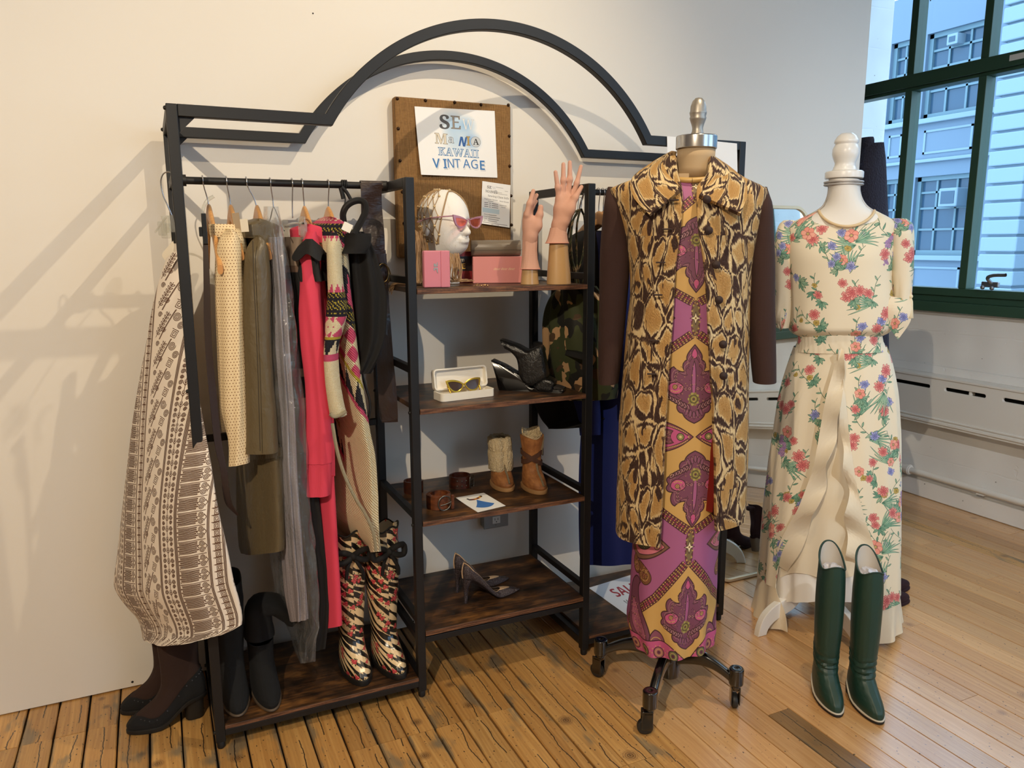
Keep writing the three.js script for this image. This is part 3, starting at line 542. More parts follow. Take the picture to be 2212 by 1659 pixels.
// a thin piece of cloth or leather between two edges given as [u, v, depth towards the viewer]
function flap(a, b, near, { nu = 14, nv = 30, t = 0.008, bulge = 0, su = 0.2, sv = 0.2 } = {}) {
  const A = curve(a.map((p) => near(...p))), B = curve(b.map((p) => near(...p))), n = V3(EYE.x - A.points[0].x, 0, EYE.z - A.points[0].z).normalize();
  const g = sheet((i, j) => A.getPoint(j).lerp(B.getPoint(j), i).addScaledVector(n, bulge * Math.sin(Math.PI * i) * Math.sin(Math.PI * clamp(j * 0.9 + 0.05))), nu, nv, 0, su, sv);
  return t ? thick(g, nu, nv, t) : g;
}
{
  const chrome = mat({ color: C('#c9c7c4'), metalness: 1, roughness: 0.22 }), silver = mat({ color: C('#a9a39a'), metalness: 0.75, roughness: 0.42 }), canvas = mat({ color: C('#b39a78'), roughness: 0.85 }), gloss = phys({ color: C('#0b0b0c'), roughness: 0.22, clearcoat: 1, clearcoatRoughness: 0.12 });
  const hub = V3(1.362, 0, 0.304), neckB = near1(1501, 378), neckT = near1(1504, 322);
  const t = thing('dress_form', 'beige tailor dress form with chrome neck cap and silver finial on a black wheeled base', 'dress form', [hub.x, 0, hub.z]);
  const R = (n, g, m, l) => roomMesh(n, g, m, t, l);
  const s = (px) => px * neckT.distanceTo(V3(EYE.x, EYE.y, EYE.z)) / EYE.f * 0.97;
  const nr = s(40), nx = neckT.x, nz = neckT.z;
  R('neck', lathe([[0, 0], [nr * 1.06, 0], [nr * 1.0, 0.03], [nr * 0.965, 0.06], [nr * 0.98, 0.087], [0, 0.087]], 48).translate(nx, neckT.y - 0.085, nz), canvas);
  R('neck_cap', lathe([[0, 0], [nr * 1.03, 0], [nr * 1.05, 0.003], [nr * 1.05, 0.034], [nr * 1.03, 0.037], [nr * 0.5, 0.041], [0, 0.041]], 56).translate(nx, neckT.y - 0.001, nz), chrome);
  const f = s(17.5); R('finial', lathe([[0, 0], [f * 0.72, 0], [f * 0.74, 0.006], [f * 0.66, 0.01], [f * 0.62, 0.02], [f * 0.75, 0.032], [f * 0.92, 0.043], [f * 0.98, 0.048], [f * 0.9, 0.052], [f * 0.98, 0.06], [f * 1.0, 0.0635], [f * 0.94, 0.066], [f * 0.9, 0.08], [f * 0.7, 0.094], [f * 0.42, 0.102], [0, 0.1045]], 36).translate(nx + 0.002, neckT.y + 0.038, nz), silver);
  R('torso', panel([[378, 1440, 1542], [400, 1400, 1590], [430, 1378, 1612], [500, 1380, 1612], [600, 1395, 1600], [700, 1392, 1590], [850, 1382, 1585], [950, 1385, 1575]], { face: F1, th: (k) => lerp(0.055, 0.105, sstep(0, 0.25, k)), nv: 24, nu: 40, capBottom: true }), canvas);
  R('pole', tube([[hub.x, 0.2, hub.z], [nx - 0.006, 0.85, nz]], 0.016, 3, 14), chrome);
  R('hub', lathe([[0, 0.055], [0.03, 0.055], [0.034, 0.06], [0.036, 0.1], [0.033, 0.14], [0.0305, 0.205], [0.0305, 0.25], [0.026, 0.252], [0.026, 0.33], [0, 0.33]], 36).translate(hub.x, 0, hub.z), gloss);
  const feet = [[1303, 1465, 0], [1404, 1580, 0], [1580, 1530, 0]].map(([u, v]) => atY(u, v, 0)); feet.push(V3(hub.x + 0.15, 0, hub.z - 0.2));
  for (const p of feet) {
    const d = p.clone().sub(hub), L = d.length(); d.normalize(); const n = V3(-d.z, 0, d.x), rings = [];
    for (let k = 0; k <= 14; k++) { const q = k / 14, r = lerp(0.02, L + 0.008, q), y = 0.125 + 0.022 * Math.sin(q * Math.PI * 0.9 + 0.25) - 0.03 * q * q * q, w = lerp(0.017, 0.013, q), h = lerp(0.03, 0.016, sstep(0, 0.9, q)); rings.push(ring(V3(hub.x + d.x * r, y, hub.z + d.z * r), n, V3(0, 1, 0), w, h, 18, null, 3)); }
    R('leg', loft(rings, { capTop: true, capBottom: true }), gloss);
    const c = V3(hub.x, 0, hub.z).addScaledVector(d, L + 0.01), a = rr(0, 6.3);
    const k = R('caster', [lathe([[0, 0.088], [0.0215, 0.088], [0.023, 0.092], [0.023, 0.138], [0.02, 0.142], [0.007, 0.142], [0.006, 0.139], [0, 0.139]], 26).translate(c.x, 0, c.z), lathe([[0, 0.07], [0.013, 0.07], [0.015, 0.09], [0, 0.09]], 18).translate(c.x, 0, c.z)], gloss);
    const wd = V3(Math.cos(a), 0, Math.sin(a)), ax = V3(-wd.z, 0, wd.x), wc = c.clone().addScaledVector(wd, 0.013);
    const fork = [-1, 1].map((e) => { const g = box(-0.002, 0.002, 0.018, 0.078, -0.018, 0.016, 0.0018); g.rotateY(Math.atan2(wd.x, wd.z)); g.translate(wc.x + ax.x * 0.0125 * e - wd.x * 0.004, 0, wc.z + ax.z * 0.0125 * e - wd.z * 0.004); return g; });
    const top = box(-0.0145, 0.0145, 0.066, 0.076, -0.016, 0.014, 0.003); top.rotateY(Math.atan2(wd.x, wd.z)); top.translate(wc.x - wd.x * 0.006, 0, wc.z - wd.z * 0.006);
    const ko = roomMesh('fork', [...fork, top], gloss, k);
    const wg = lathe([[0, -0.009], [0.02, -0.009], [0.0245, -0.006], [0.0245, 0.006], [0.02, 0.009], [0, 0.009]], 30); wg.applyQuaternion(new THREE.Quaternion().setFromUnitVectors(V3(0, 1, 0), ax)); wg.translate(wc.x, 0.0245, wc.z); roomMesh('wheel', wg, mat({ color: C('#232221'), roughness: 0.5 }), k);
  }
  // height pedal
  const pd = V3(0.78, 0, -0.35).normalize(), pp = (r, y) => V3(hub.x + pd.x * r, y, hub.z + pd.z * r);
  R('pedal_arm', tube([pp(0.03, 0.1), pp(0.08, 0.105), pp(0.14, 0.1)], 0.008, 10, 8), chrome);
  const pg = [box(-0.028, 0.028, 0, 0.012, -0.03, 0.03, 0.004)]; for (let k = -2; k <= 2; k++) pg.push(box(k * 0.011 - 0.0025, k * 0.011 + 0.0025, 0.012, 0.015, -0.026, 0.026)); R('pedal', merge(pg).rotateY(-Math.atan2(pd.z, pd.x)).translate(pp(0.165, 0).x, 0.098, pp(0.165, 0).z), mat({ color: C('#191919'), roughness: 0.5 }));
}

// the paisley dress. The print is drawn in its own layout: one unit = 1.4 mm across, rows follow the drop of the dress
const paisley = (() => {
  const W = 1024, H = 2048, U = 430, y0 = 365, y1 = 1395;
  return canvasTex(W, H, (x) => {
    x.setTransform(W / U, 0, 0, H / (y1 - y0), W / 2, -y0 * H / (y1 - y0));
    x.fillStyle = '#d0a763'; x.fillRect(-U, y0, 2 * U, y1 - y0);
    const mauve = '#a8608f', pink = '#c65a8c', wine = '#5e2a44', dark = '#3a1f26', gold = '#c9a765', rose = '#d57b8e';
    const poly = (p, f, s, w = 1.4) => { x.beginPath(); p.forEach((q, i) => q.length === 2 ? (i ? x.lineTo(...q) : x.moveTo(...q)) : x.bezierCurveTo(...q)); x.closePath(); if (f) { x.fillStyle = f; x.fill(); } if (s) { x.strokeStyle = s; x.lineWidth = w; x.stroke(); } };
    const dot = (a, b, r, f) => { x.beginPath(); x.arc(a, b, r, 0, 7); x.fillStyle = f; x.fill(); };
    const ringd = (a, b, r, c, w = 1) => { x.beginPath(); x.arc(a, b, r, 0, 7); x.strokeStyle = c; x.lineWidth = w; x.stroke(); };
    seed = 77;
    const lace = (a, b, w) => {   // an ornate band of scrolls and dots between two points
      const n = Math.max(2, Math.round(Math.hypot(b[0] - a[0], b[1] - a[1]) / 7)), dx = (b[0] - a[0]) / n, dy = (b[1] - a[1]) / n, L = Math.hypot(dx, dy), nx = -dy / L, ny = dx / L;
      x.lineCap = 'butt'; x.strokeStyle = '#6b3140'; x.lineWidth = w; x.beginPath(); x.moveTo(...a); x.lineTo(...b); x.stroke();
      for (let i = 0; i <= n; i++) for (const k of [-0.36, -0.12, 0.12, 0.36]) { const p = [a[0] + dx * i + nx * w * k, a[1] + dy * i + ny * w * k]; dot(p[0] + rr(-1, 1), p[1] + rr(-1, 1), Math.abs(k) > 0.3 ? 1.7 : 2.1, Math.abs(k) > 0.3 ? gold : rnd() < 0.55 ? '#c2566f' : '#b99652'); ringd(p[0], p[1], 2.4, dark, 0.7); }
      for (const k of [-0.5, 0.5]) { x.strokeStyle = dark; x.lineWidth = 1.3; x.beginPath(); x.moveTo(a[0] + nx * w * k, a[1] + ny * w * k); x.lineTo(b[0] + nx * w * k, b[1] + ny * w * k); x.stroke(); }
    };
    const medallion = (cy, up, s = 1) => {
      x.save(); x.translate(0, cy); x.scale(s, up ? s : -s);
      const half = [[0, -82], [10, -70, 18, -60, 14, -52], [24, -48, 24, -36, 18, -30], [22, -26, 34, -30, 40, -38], [52, -34, 52, -18, 46, -10], [58, -12, 66, -4, 56, 6], [64, 14, 60, 22, 50, 22], [44, 32, 36, 32, 32, 36], [36, 46, 30, 54, 22, 54], [20, 64, 10, 70, 0, 74]];
      const full = [...half, ...[[-10, 70, -20, 64, -22, 54], [-30, 54, -36, 46, -32, 36], [-36, 32, -44, 32, -50, 22], [-60, 22, -64, 14, -56, 6], [-66, -4, -58, -12, -46, -10], [-52, -18, -52, -34, -40, -38], [-34, -30, -22, -26, -18, -30], [-24, -36, -24, -48, -14, -52], [-18, -60, -10, -70, 0, -82]]];
      poly(full, '#7a4660', dark, 2); x.save(); x.scale(0.86, 0.86); poly(full, null, '#b98a86', 1); x.restore(); x.save(); x.scale(0.72, 0.74); poly(full, null, dark, 1.1); x.restore();
      for (const d of [-1, 1]) { x.save(); x.translate(d * 33, 4); x.scale(d, 1); poly([[-13, 0], [-12, -12, 8, -16, 18, -4], [20, 6, 10, 14, -2, 12], [-10, 10, -12, 6, -13, 0]], pink, dark, 1.4); dot(4, -2, 4.6, gold); ringd(4, -2, 4.6, dark); ringd(4, -2, 2, wine); for (let k = 0; k < 5; k++) dot(-4 + k * 3.6, 8 - Math.abs(k - 2) * 1.2, 1.4, gold); x.restore();
        for (let k = 0; k < 16; k++) { const a = k / 16 * 2.6 - 0.6; ringd(d * (14 + 22 * Math.cos(a)), -12 + 22 * Math.sin(a) - 4, 2.1, k % 2 ? '#c49a8a' : dark, 0.9); }
        for (let k = 0; k < 7; k++) { x.beginPath(); x.ellipse(d * (12 + k * 6.2), 42 - k * 3.2, 4.2, 7, d * (0.3 + k * 0.1), 0, 7); x.strokeStyle = dark; x.lineWidth = 1.3; x.stroke(); x.beginPath(); x.ellipse(d * (12 + k * 6.2), 42 - k * 3.2, 2, 4.4, d * (0.3 + k * 0.1), 0, 7); x.strokeStyle = '#c49a9a'; x.lineWidth = 0.9; x.stroke(); } }
      poly([[0, -50], [6, -30, 4, 0, 3, 14], [0, 18], [-3, 14], [-4, 0, -6, -30, 0, -50]], mauve, dark, 1.2); poly([[0, -76], [7, -66, 8, -58, 0, -54], [-8, -58, -7, -66, 0, -76]], pink, dark, 1.2);
      for (let k = 0; k < 10; k++) { const a = k / 10 * 6.283; dot(9 * Math.cos(a), 26 + 11 * Math.sin(a), 3, k % 2 ? '#a8a05a' : '#8d7f46'); } dot(0, 26, 8, '#77793f'); ringd(0, 26, 8, dark); ringd(0, 26, 4.4, gold); dot(0, 26, 2, wine);
      for (let k = 0; k < 5; k++) { x.beginPath(); x.ellipse((k - 2) * 7, 58 - Math.abs(k - 2) * 3, 3, 7.5, (k - 2) * -0.18, 0, 7); x.fillStyle = '#8b5672'; x.fill(); x.strokeStyle = dark; x.lineWidth = 1; x.stroke(); }
      for (let k = 0; k < 150; k++) { const a = rr(-50, 50), b = rr(-70, 62); if (x.isPointInPath && Math.abs(a) < 48 - Math.abs(b) * 0.55) dot(a, b, 0.8, rnd() < 0.5 ? gold : dark); }
      x.restore();
    };
    const cross = (cy) => { for (const [dx, dy, h, w] of [[0, -16, 20, 8], [0, 16, 20, 8]]) { x.beginPath(); x.ellipse(dx, cy + dy, w, h, 0, 0, 7); x.fillStyle = '#7c6a4a'; x.fill(); x.strokeStyle = dark; x.lineWidth = 1.3; x.stroke(); } for (let k = 0; k < 26; k++) { const a = k / 26 * 6.28; dot(8 * Math.cos(a), cy + 32 * Math.sin(a), 2, k % 2 ? '#b99a5c' : '#6b3140'); } poly([[0, cy - 13], [3, cy - 3], [11, cy], [3, cy + 3], [0, cy + 13], [-3, cy + 3], [-11, cy], [-3, cy - 3]], '#efe3bd', dark, 1); dot(0, cy, 2, '#8a6b3c'); };
    const X = (cy, up, dn) => {   // a mauve hourglass crossing the front: gold above and below
      const e = 215; poly([[0, cy - 34], [-70, cy - 78 - up], [-e, cy - 170 - up], [-e, cy + 150 + dn], [-70, cy + 78 + dn * 0.4], [0, cy + 34], [70, cy + 78 + dn * 0.4], [e, cy + 150 + dn], [e, cy - 170 - up], [70, cy - 78 - up]], mauve, null);
      for (const d of [-1, 1]) {
        lace([d * 8, cy - 34], [d * 70, cy - 78 - up], 17); lace([d * 70, cy - 78 - up], [d * e, cy - 170 - up], 17); lace([d * 8, cy + 34], [d * 72, cy + 80 + dn * 0.4], 17); lace([d * 72, cy + 80 + dn * 0.4], [d * e, cy + 150 + dn], 17);
        poly([[d * 42, cy], [d * 60, cy - 14, d * 76, cy - 28, d * 120, cy - 34], [d * 160, cy - 30, d * 160, cy + 30, d * 120, cy + 34], [d * 76, cy + 28, d * 60, cy + 14, d * 42, cy]], '#7e5a48', dark, 2);
        poly([[d * 52, cy], [d * 70, cy - 16, d * 84, cy - 20, d * 118, cy - 24], [d * 146, cy - 20, d * 146, cy + 20, d * 118, cy + 24], [d * 84, cy + 20, d * 70, cy + 16, d * 52, cy]], rose, dark, 1.4);
        dot(d * 70, cy, 6.5, '#d89a86'); ringd(d * 70, cy, 6.5, dark, 1.3); ringd(d * 70, cy, 3, dark); poly([[d * 84, cy], [d * 92, cy - 12, d * 110, cy - 14, d * 124, cy - 8], [d * 132, cy, d * 132, cy + 4, d * 124, cy + 10], [d * 110, cy + 14, d * 92, cy + 12, d * 84, cy]], '#5e6350', dark, 1.4); for (let k = 0; k < 40; k++) dot(d * rr(86, 128), cy + rr(-9, 9), 0.9, rnd() < 0.5 ? '#c5b98c' : dark);
        for (const [px, py, r, a] of [[100, 62, 20, 0.6], [128, 50, 15, 0.2]]) { x.save(); x.translate(d * px, cy + py * 1.0); x.scale(d, 1); x.rotate(a); poly([[0, -r * 1.6], [r * 1.4, -r, r, r, 0, r], [-r, r, -r * 1.1, -r * 0.2, 0, -r * 1.6]], '#7d5236', dark, 1.6); for (let k = 0; k < 60; k++) { const q = rr(0, 6.3), m = rr(0.1, 0.8) * r; dot(m * Math.cos(q), m * Math.sin(q) - 2, 0.9, ['#c9a765', '#c2667c', '#2e1c1c'][k % 3]); } ringd(0, 1, r * 0.55, gold, 1); x.restore(); }
      }
      cross(cy);
    };
    const lens = (cy) => { for (const d of [-1, 1]) { poly([[d * 3, cy], [d * 30, cy - 24, d * 60, cy - 34, d * 100, cy - 36], [d * 100, cy + 36], [d * 60, cy + 34, d * 30, cy + 24, d * 3, cy]], '#8a4a5a', dark, 2); poly([[d * 10, cy], [d * 34, cy - 18, d * 62, cy - 26, d * 100, cy - 27], [d * 100, cy + 27], [d * 62, cy + 26, d * 34, cy + 18, d * 10, cy]], pink, dark, 1.3); dot(d * 29, cy, 7.5, '#8c8a58'); ringd(d * 29, cy, 7.5, dark, 1.4); dot(d * 29, cy, 3, '#d9c58a'); poly([[d * 44, cy - 12], [d * 62, cy - 20, d * 74, cy - 12, d * 70, cy], [d * 74, cy + 12, d * 60, cy + 20, d * 44, cy + 12], [d * 52, cy + 4, d * 52, cy - 4, d * 44, cy - 12]], '#7a4a52', dark, 1.3); for (let k = 0; k < 30; k++) dot(d * rr(50, 68), cy + rr(-11, 11), 0.9, rnd() < 0.5 ? '#c9b47a' : '#cf7f92'); for (let k = 0; k < 26; k++) { const q = k / 25; dot(d * lerp(12, 98, q), cy - 31 * Math.sqrt(q) - 1, 1.4, gold); dot(d * lerp(12, 98, q), cy + 31 * Math.sqrt(q) + 1, 1.4, gold); } } };
    x.fillStyle = '#cda763'; x.fillRect(-U, y0, 2 * U, 20);
    X(400, -60, 30); medallion(545, false); X(680, -10, 0); medallion(820, true, 1.04); lens(925); medallion(1028, false, 1.0); X(1150, -6, 60); medallion(1288, true, 0.95);
    for (const d of [-1, 1]) {   // big paisleys at the sides of the hem and the mauve hem band
      x.save(); x.translate(d * 112, 1300); x.scale(d, 1); poly([[-20, 60], [20, 70, 46, 20, 40, -40], [36, -76, 10, -90, 0, -70], [14, -60, 8, -30, -10, -10], [-34, 14, -36, 50, -20, 60]], '#7a4660', dark, 2.4); poly([[-14, 48], [14, 54, 34, 14, 30, -30], [24, -40, 14, -20, -2, 0], [-22, 20, -24, 42, -14, 48]], '#a8607e', dark, 1.4); for (let k = 0; k < 90; k++) { const q = rr(0, 1); dot(lerp(-10, 28, q) + rr(-12, 12), lerp(44, -30, q) + rr(-8, 8), 1, ['#c9a765', '#3a1f26', '#d98aa0'][k % 3]); } x.restore();
      x.save(); x.translate(d * 70, 1345); poly([[0, -26], [26, -20, 26, 20, 0, 26], [-22, 20, -20, -14, 0, -26]], '#8a5068', dark, 2); ringd(0, 2, 13, gold, 1.6); dot(0, 2, 6, '#c2667c'); x.restore();
      poly([[0, 1386], [d * 22, 1366, d * 30, 1344, d * 62, 1340], [d * 120, 1346, d * 180, 1330, d * 215, 1320], [d * 215, 1400], [0, 1400]], pink, dark, 2); for (let k = 0; k < 5; k++) { const a = d * (34 + k * 34), b = 1368 - k * 3; dot(a, b, 11, k % 2 ? '#a36a6a' : '#6c7050'); ringd(a, b, 11, dark, 1.6); ringd(a, b, 6.5, gold, 1.3); dot(a, b, 3.4, '#5e2a44'); for (let i = 0; i < 10; i++) dot(a + 15 * Math.cos(i * 0.63), b + 14 * Math.sin(i * 0.63), 1.3, gold); }
    }
    x.setTransform(1, 0, 0, 1, 0, 0);
  }, { rep: false, sx: U * 0.0014, sy: 1 });
})();
paisley.offset.set(0.5, 0);
const weave = pixelTex(256, 256, (u, v) => [128 + 60 * Math.sin(u * 2 * Math.PI * 48) * Math.sin(v * 2 * Math.PI * 48) + 30 * tileNoise(u, v, 30)], { srgb: false, sx: 0.05, sy: 0.05 });
{
  const t = thing('paisley_dress', 'long gold and mauve paisley print dress worn by the wheeled dress form under the coat', 'dress', [F1[0], 0.2, F1[1]]);
  const rows = [[372, 1445, 1546], [380, 1432, 1552], [392, 1412, 1578], [410, 1390, 1602], [440, 1376, 1618], [500, 1378, 1616], [600, 1390, 1604], [700, 1388, 1600], [850, 1374, 1596], [1000, 1370, 1592], [1100, 1369, 1570], [1142, 1368, 1556], [1200, 1365, 1550], [1270, 1361, 1548], [1320, 1355, 1547], [1350, 1360, 1547], [1376, 1371, 1543]];
  const g = panel(rows, { face: F1, nv: 120, nu: 120, capTop: false, pow: 2.15, vMap: (v) => (1395 - v) / 1030, th: (k) => lerp(0.062, 0.112, sstep(0, 0.12, k)) + 0.03 * sstep(0.5, 1, k),
    waves: (p, k) => 0.016 * Math.sin(p * 9 + 1) * sstep(0.7, 0.9, k) + 0.045 * Math.sin(p * 11 + 0.6) * sstep(0.86, 1, k), dip: (k, f) => 0.02 * f * (1 - sstep(0, 0.05, k)) - 0.0 });
  // the middle line of the print drifts to the wearer's left below the hips
  const uv = g.attributes.uv; for (let i = 0; i < uv.count; i++) { const v = uv.getY(i); uv.setX(i, uv.getX(i) - lerp(0.05, 0.012, sstep(0.05, 0.75, v))); }
  roomMesh('dress_body', g, mat({ map: paisley, roughness: 0.55, bumpMap: weave, bumpScale: 0.0004 }), t);
  const nb = []; for (let i = 0; i <= 40; i++) { const a = i / 40 * Math.PI * 2; const p = near1(1496, 378, 0); nb.push(p.addScaledVector(V3(axis1.z, 0, -axis1.x), 0.074 * Math.sin(a)).addScaledVector(axis1, 0.066 * Math.cos(a)).add(V3(0, -0.02 * Math.max(0, Math.cos(a)), 0))); }
  roomMesh('neckband', tube(nb, 0.008, 60, 8), mat({ color: C('#c6a160'), roughness: 0.4 }), t, 'gold neckband');
}

// ocelot print: tall broken rosettes with dark brushed edges
const ocelot = (() => {
  const pts = []; seed = 4242; const GX = 8, GY = 8, SX = 0.44, SY = 0.8;
  for (let j = 0; j < GY; j++) for (let i = 0; i < GX; i++) pts.push([(i + 0.5 + rr(-0.42, 0.42) + (j % 2) * 0.5) / GX, (j + 0.5 + rr(-0.42, 0.42)) / GY, rnd()]);
  const f = (u0, v0) => {
    const hair = noise(u0 * 150 + 3 * noise(u0 * 9, v0 * 9), v0 * 26, 3), u1 = u0 + 0.0035 * noise(u0 * 70, v0 * 60, 5), v1 = v0 + 0.011 * hair;
    const u = u1 + 0.045 * noise(u1 * 5, v1 * 4, 1) + 0.022 * noise(u1 * 14, v1 * 9, 2), v = v1 + 0.028 * noise(u1 * 6, v1 * 6, 5) + 0.016 * noise(u1 * 20, v1 * 10, 6);
    let d1 = 9, d2 = 9, cx = 0, cy = 0, id = 0;
    for (const p of pts) for (const du of [-1, 0, 1]) { const x = (u - p[0] - du) * SX; if (Math.abs(x) > 0.1) continue; for (const dv of [-1, 0, 1]) { const y = (v - p[1] - dv) * SY * 0.42; if (Math.abs(y) > 0.12) continue; const d = Math.hypot(x, y); if (d < d1) { d2 = d1; d1 = d; cx = x; cy = y; id = p[2]; } else if (d < d2) d2 = d; } }
    const e = d2 - d1, ang = Math.atan2(cy, cx), low = Math.max(0, -cy) / 0.035, br = fbm(u * 11, v * 8, 12, 3), mid = 0.006 + 0.003 * id + 0.005 * noise(u * 9, v * 9, 40);
    const w = 0.0036 + 0.0066 * br + 0.0028 * clamp(low) + 0.0022 * Math.sin(ang * 3 + id * 9);
    const fur = hair * 0.6 + noise(u0 * 330, v0 * 90, 8) * 0.5, gold = [176, 134, 76], tan = [206, 170, 112], cream = [232, 212, 168], brown = [56, 33, 25];
    let c = mix3(tan, gold, clamp(0.1 + e * 26 + 0.5 * fbm(u * 8, v * 6, 4, 2)));
    c = mix3(c, cream, sstep(mid + w + 0.009, mid + w, e) * 0.8); if (e < mid - w) c = mix3(cream, tan, clamp(0.35 + 0.5 * noise(u * 30, v * 12, 3)));
    const dark = sstep(0.0016, -0.0016, Math.abs(e - mid) - w);
    c = mix3(c, brown, dark);
    const core = noise(u * 22, v * 13, 31) - 0.36 - 0.2 * sstep(0.016, 0.0, e); if (core > 0) c = mix3(c, brown, sstep(0.0, 0.06, core));
    const thin = Math.abs(noise(u * 17, v * 5, 77)); if (thin < 0.035 && e < 0.02) c = mix3(c, brown, 0.8);
    return mix3(c, fur > 0 ? [255, 240, 205] : [36, 20, 12], Math.abs(fur) * 0.2);
  };
  return pixelTex(1024, 1792, f, { sx: SX, sy: SY * 0.92 });
})();
const furBump = pixelTex(512, 512, (u, v) => [128 + 70 * noise(u * 90 + 4 * noise(u * 8, v * 8), v * 34, 3) + 50 * noise(u * 190, v * 70, 8)], { srgb: false, sx: 0.22, sy: 0.22 });
const furM = phys({ map: ocelot, roughness: 0.85, bumpMap: furBump, bumpScale: 0.0035, sheen: 0.35, sheenRoughness: 0.6, sheenColor: C('#d9b98a') });
const knitBump = pixelTex(256, 256, (u, v) => { const a = Math.abs(((u * 24) % 1) - 0.5) * 2, b = ((v * 24 + a * 0.5) % 1); return [90 + 110 * (1 - a) * (0.6 + 0.4 * Math.sin(b * 6.283))]; }, { srgb: false, sx: 0.07, sy: 0.07 });
const brownKnit = mat({ color: C('#37221d'), roughness: 0.95, bumpMap: knitBump, bumpScale: 0.0006 });
{
  const t = thing('fur_coat', 'open ocelot print fur coat with dark brown knit sleeves on the wheeled dress form', 'coat', [F1[0], 0.55, F1[1]]);
  const R = (n, g, m, l) => roomMesh(n, g, m, t, l);
  const rows = [[340, 1440, 1455, 1540, 1545, 0.07], [356, 1420, 1457, 1538, 1568, 0.08], [374, 1396, 1461, 1534, 1592, 0.088], [390, 1364, 1466, 1524, 1618, 0.092], [400, 1336, 1470, 1512, 1642, 0.094], [410, 1318, 1473, 1508, 1656, 0.1], [440, 1327, 1475, 1507, 1651, 0.125], [503, 1350, 1468, 1511, 1637, 0.14], [567, 1361, 1458, 1523, 1625, 0.142], [636, 1363, 1454, 1530, 1620, 0.142], [700, 1356, 1450, 1534, 1618, 0.145], [785, 1349, 1443, 1540, 1617, 0.15], [849, 1343, 1439, 1546, 1616, 0.155], [910, 1338, 1435, 1549, 1616, 0.16], [979, 1336, 1432, 1553, 1615, 0.165], [1062, 1332, 1428, 1554, 1612, 0.17], [1145, 1330, 1424, 1558, 1607, 0.172]];
  const fold = (s, k) => 0.018 * Math.sin(s * 6 + 1) * sstep(0.35, 1, k) + 0.006 * noise(s * 2, k * 6);
  const o = { face: F1, t: 0.012, nv: 70, nu: 30, waves: fold, reach: 1.02 };
  R('front_panel', shell(rows, 'L', { ...o, v1: 1141 }), furM); R('front_panel', shell(rows, 'R', { ...o, v1: 1114 }), furM);
  R('back_panel', shell(rows, 'B', { ...o, v0: 356, v1: 1100, reach: 0.98 }), brownKnit, 'dark brown back panel');
  const slv = (rows, d) => panel(rows, { zl: 0, zr: 0, face: [F1[0] + axis1.x * d, F1[1] + axis1.z * d], th: (k) => lerp(0.05, 0.056, k) * sstep(-0.05, 0.12, k), nv: 40, nu: 32, pow: 2.2, waves: (p, k) => 0.02 * noise(Math.cos(p) * 2, k * 7, 3) });
  R('sleeve', slv([[404, 1313, 1324], [420, 1308, 1342], [442, 1305, 1352], [503, 1299, 1360], [567, 1296, 1361], [680, 1294, 1352], [760, 1293, 1344], [826, 1293, 1336]], 0.005), brownKnit);
  R('sleeve', slv([[404, 1644, 1657], [420, 1638, 1662], [442, 1630, 1669], [503, 1622, 1672], [567, 1616, 1674], [680, 1616, 1675], [760, 1620, 1676], [824, 1626, 1677]], -0.01), brownKnit);
  const fl = { t: 0.013, nu: 22, nv: 40, bulge: 0.014 };
  const colL = flap([[1460, 337, -0.05], [1440, 344, 0.0], [1434, 366, 0.05], [1450, 392, 0.1], [1474, 413, 0.135]], [[1452, 335, -0.06], [1408, 362, 0.02], [1371, 391, 0.05], [1372, 430, 0.12], [1405, 467, 0.152]], near1, { ...fl, su: 0.14, sv: 0.24 });
  const colR = flap([[1535, 340, -0.05], [1546, 348, 0.0], [1548, 370, 0.05], [1530, 396, 0.1], [1511, 420, 0.135]], [[1542, 336, -0.06], [1580, 362, 0.02], [1607, 387, 0.05], [1614, 420, 0.11], [1600, 461, 0.152]], near1, { ...fl, su: 0.14, sv: 0.24 });
  R('collar', colL, furM); R('collar', colR, furM);
  R('collar', flap([[1458, 336, -0.05], [1500, 333, -0.075], [1538, 338, -0.05]], [[1450, 362, -0.07], [1500, 362, -0.09], [1548, 364, -0.07]], near1, { t: 0.013, su: 0.1, sv: 0.03 }), furM);
  R('lining', flap([[1548, 900, 0.115], [1549, 990, 0.12], [1545, 1060, 0.125], [1540, 1107, 0.125]], [[1546, 900, 0.11], [1534, 990, 0.1], [1522, 1060, 0.095], [1514, 1099, 0.09]], near1, { t: 0.003 }), phys({ color: C('#7a1d14'), roughness: 0.38, sheen: 0.4 }), 'dark red satin lining');
  R('facing', flap([[1556, 990, 0.13], [1557, 1070, 0.135], [1557, 1136, 0.135]], [[1551, 990, 0.12], [1543, 1070, 0.12], [1541, 1104, 0.12]], near1, { t: 0.003 }), brownKnit, 'brown facing');
  R('hem_tab', flap([[1331, 1100, 0.03], [1333, 1120, 0.03], [1339, 1142, 0.03]], [[1346, 1100, 0.06], [1347, 1120, 0.06], [1343, 1146, 0.06]], near1, { t: 0.004 }), brownKnit);
  const btn = mat({ color: C('#2c1a17'), roughness: 0.7 });
  for (const [u, v] of [[1527, 431], [1531, 498], [1547, 572], [1553, 648], [1562, 744], [1563, 812]]) { const p = near1(u, v, 0.153), q = new THREE.Quaternion().setFromUnitVectors(V3(0, 1, 0), axis1); R('button', lathe([[0, -0.008], [0.008, -0.008], [0.0115, -0.002], [0.0115, 0.002], [0.009, 0.006], [0, 0.008]], 24).applyQuaternion(q).translate(p.x, p.y, p.z), btn); }
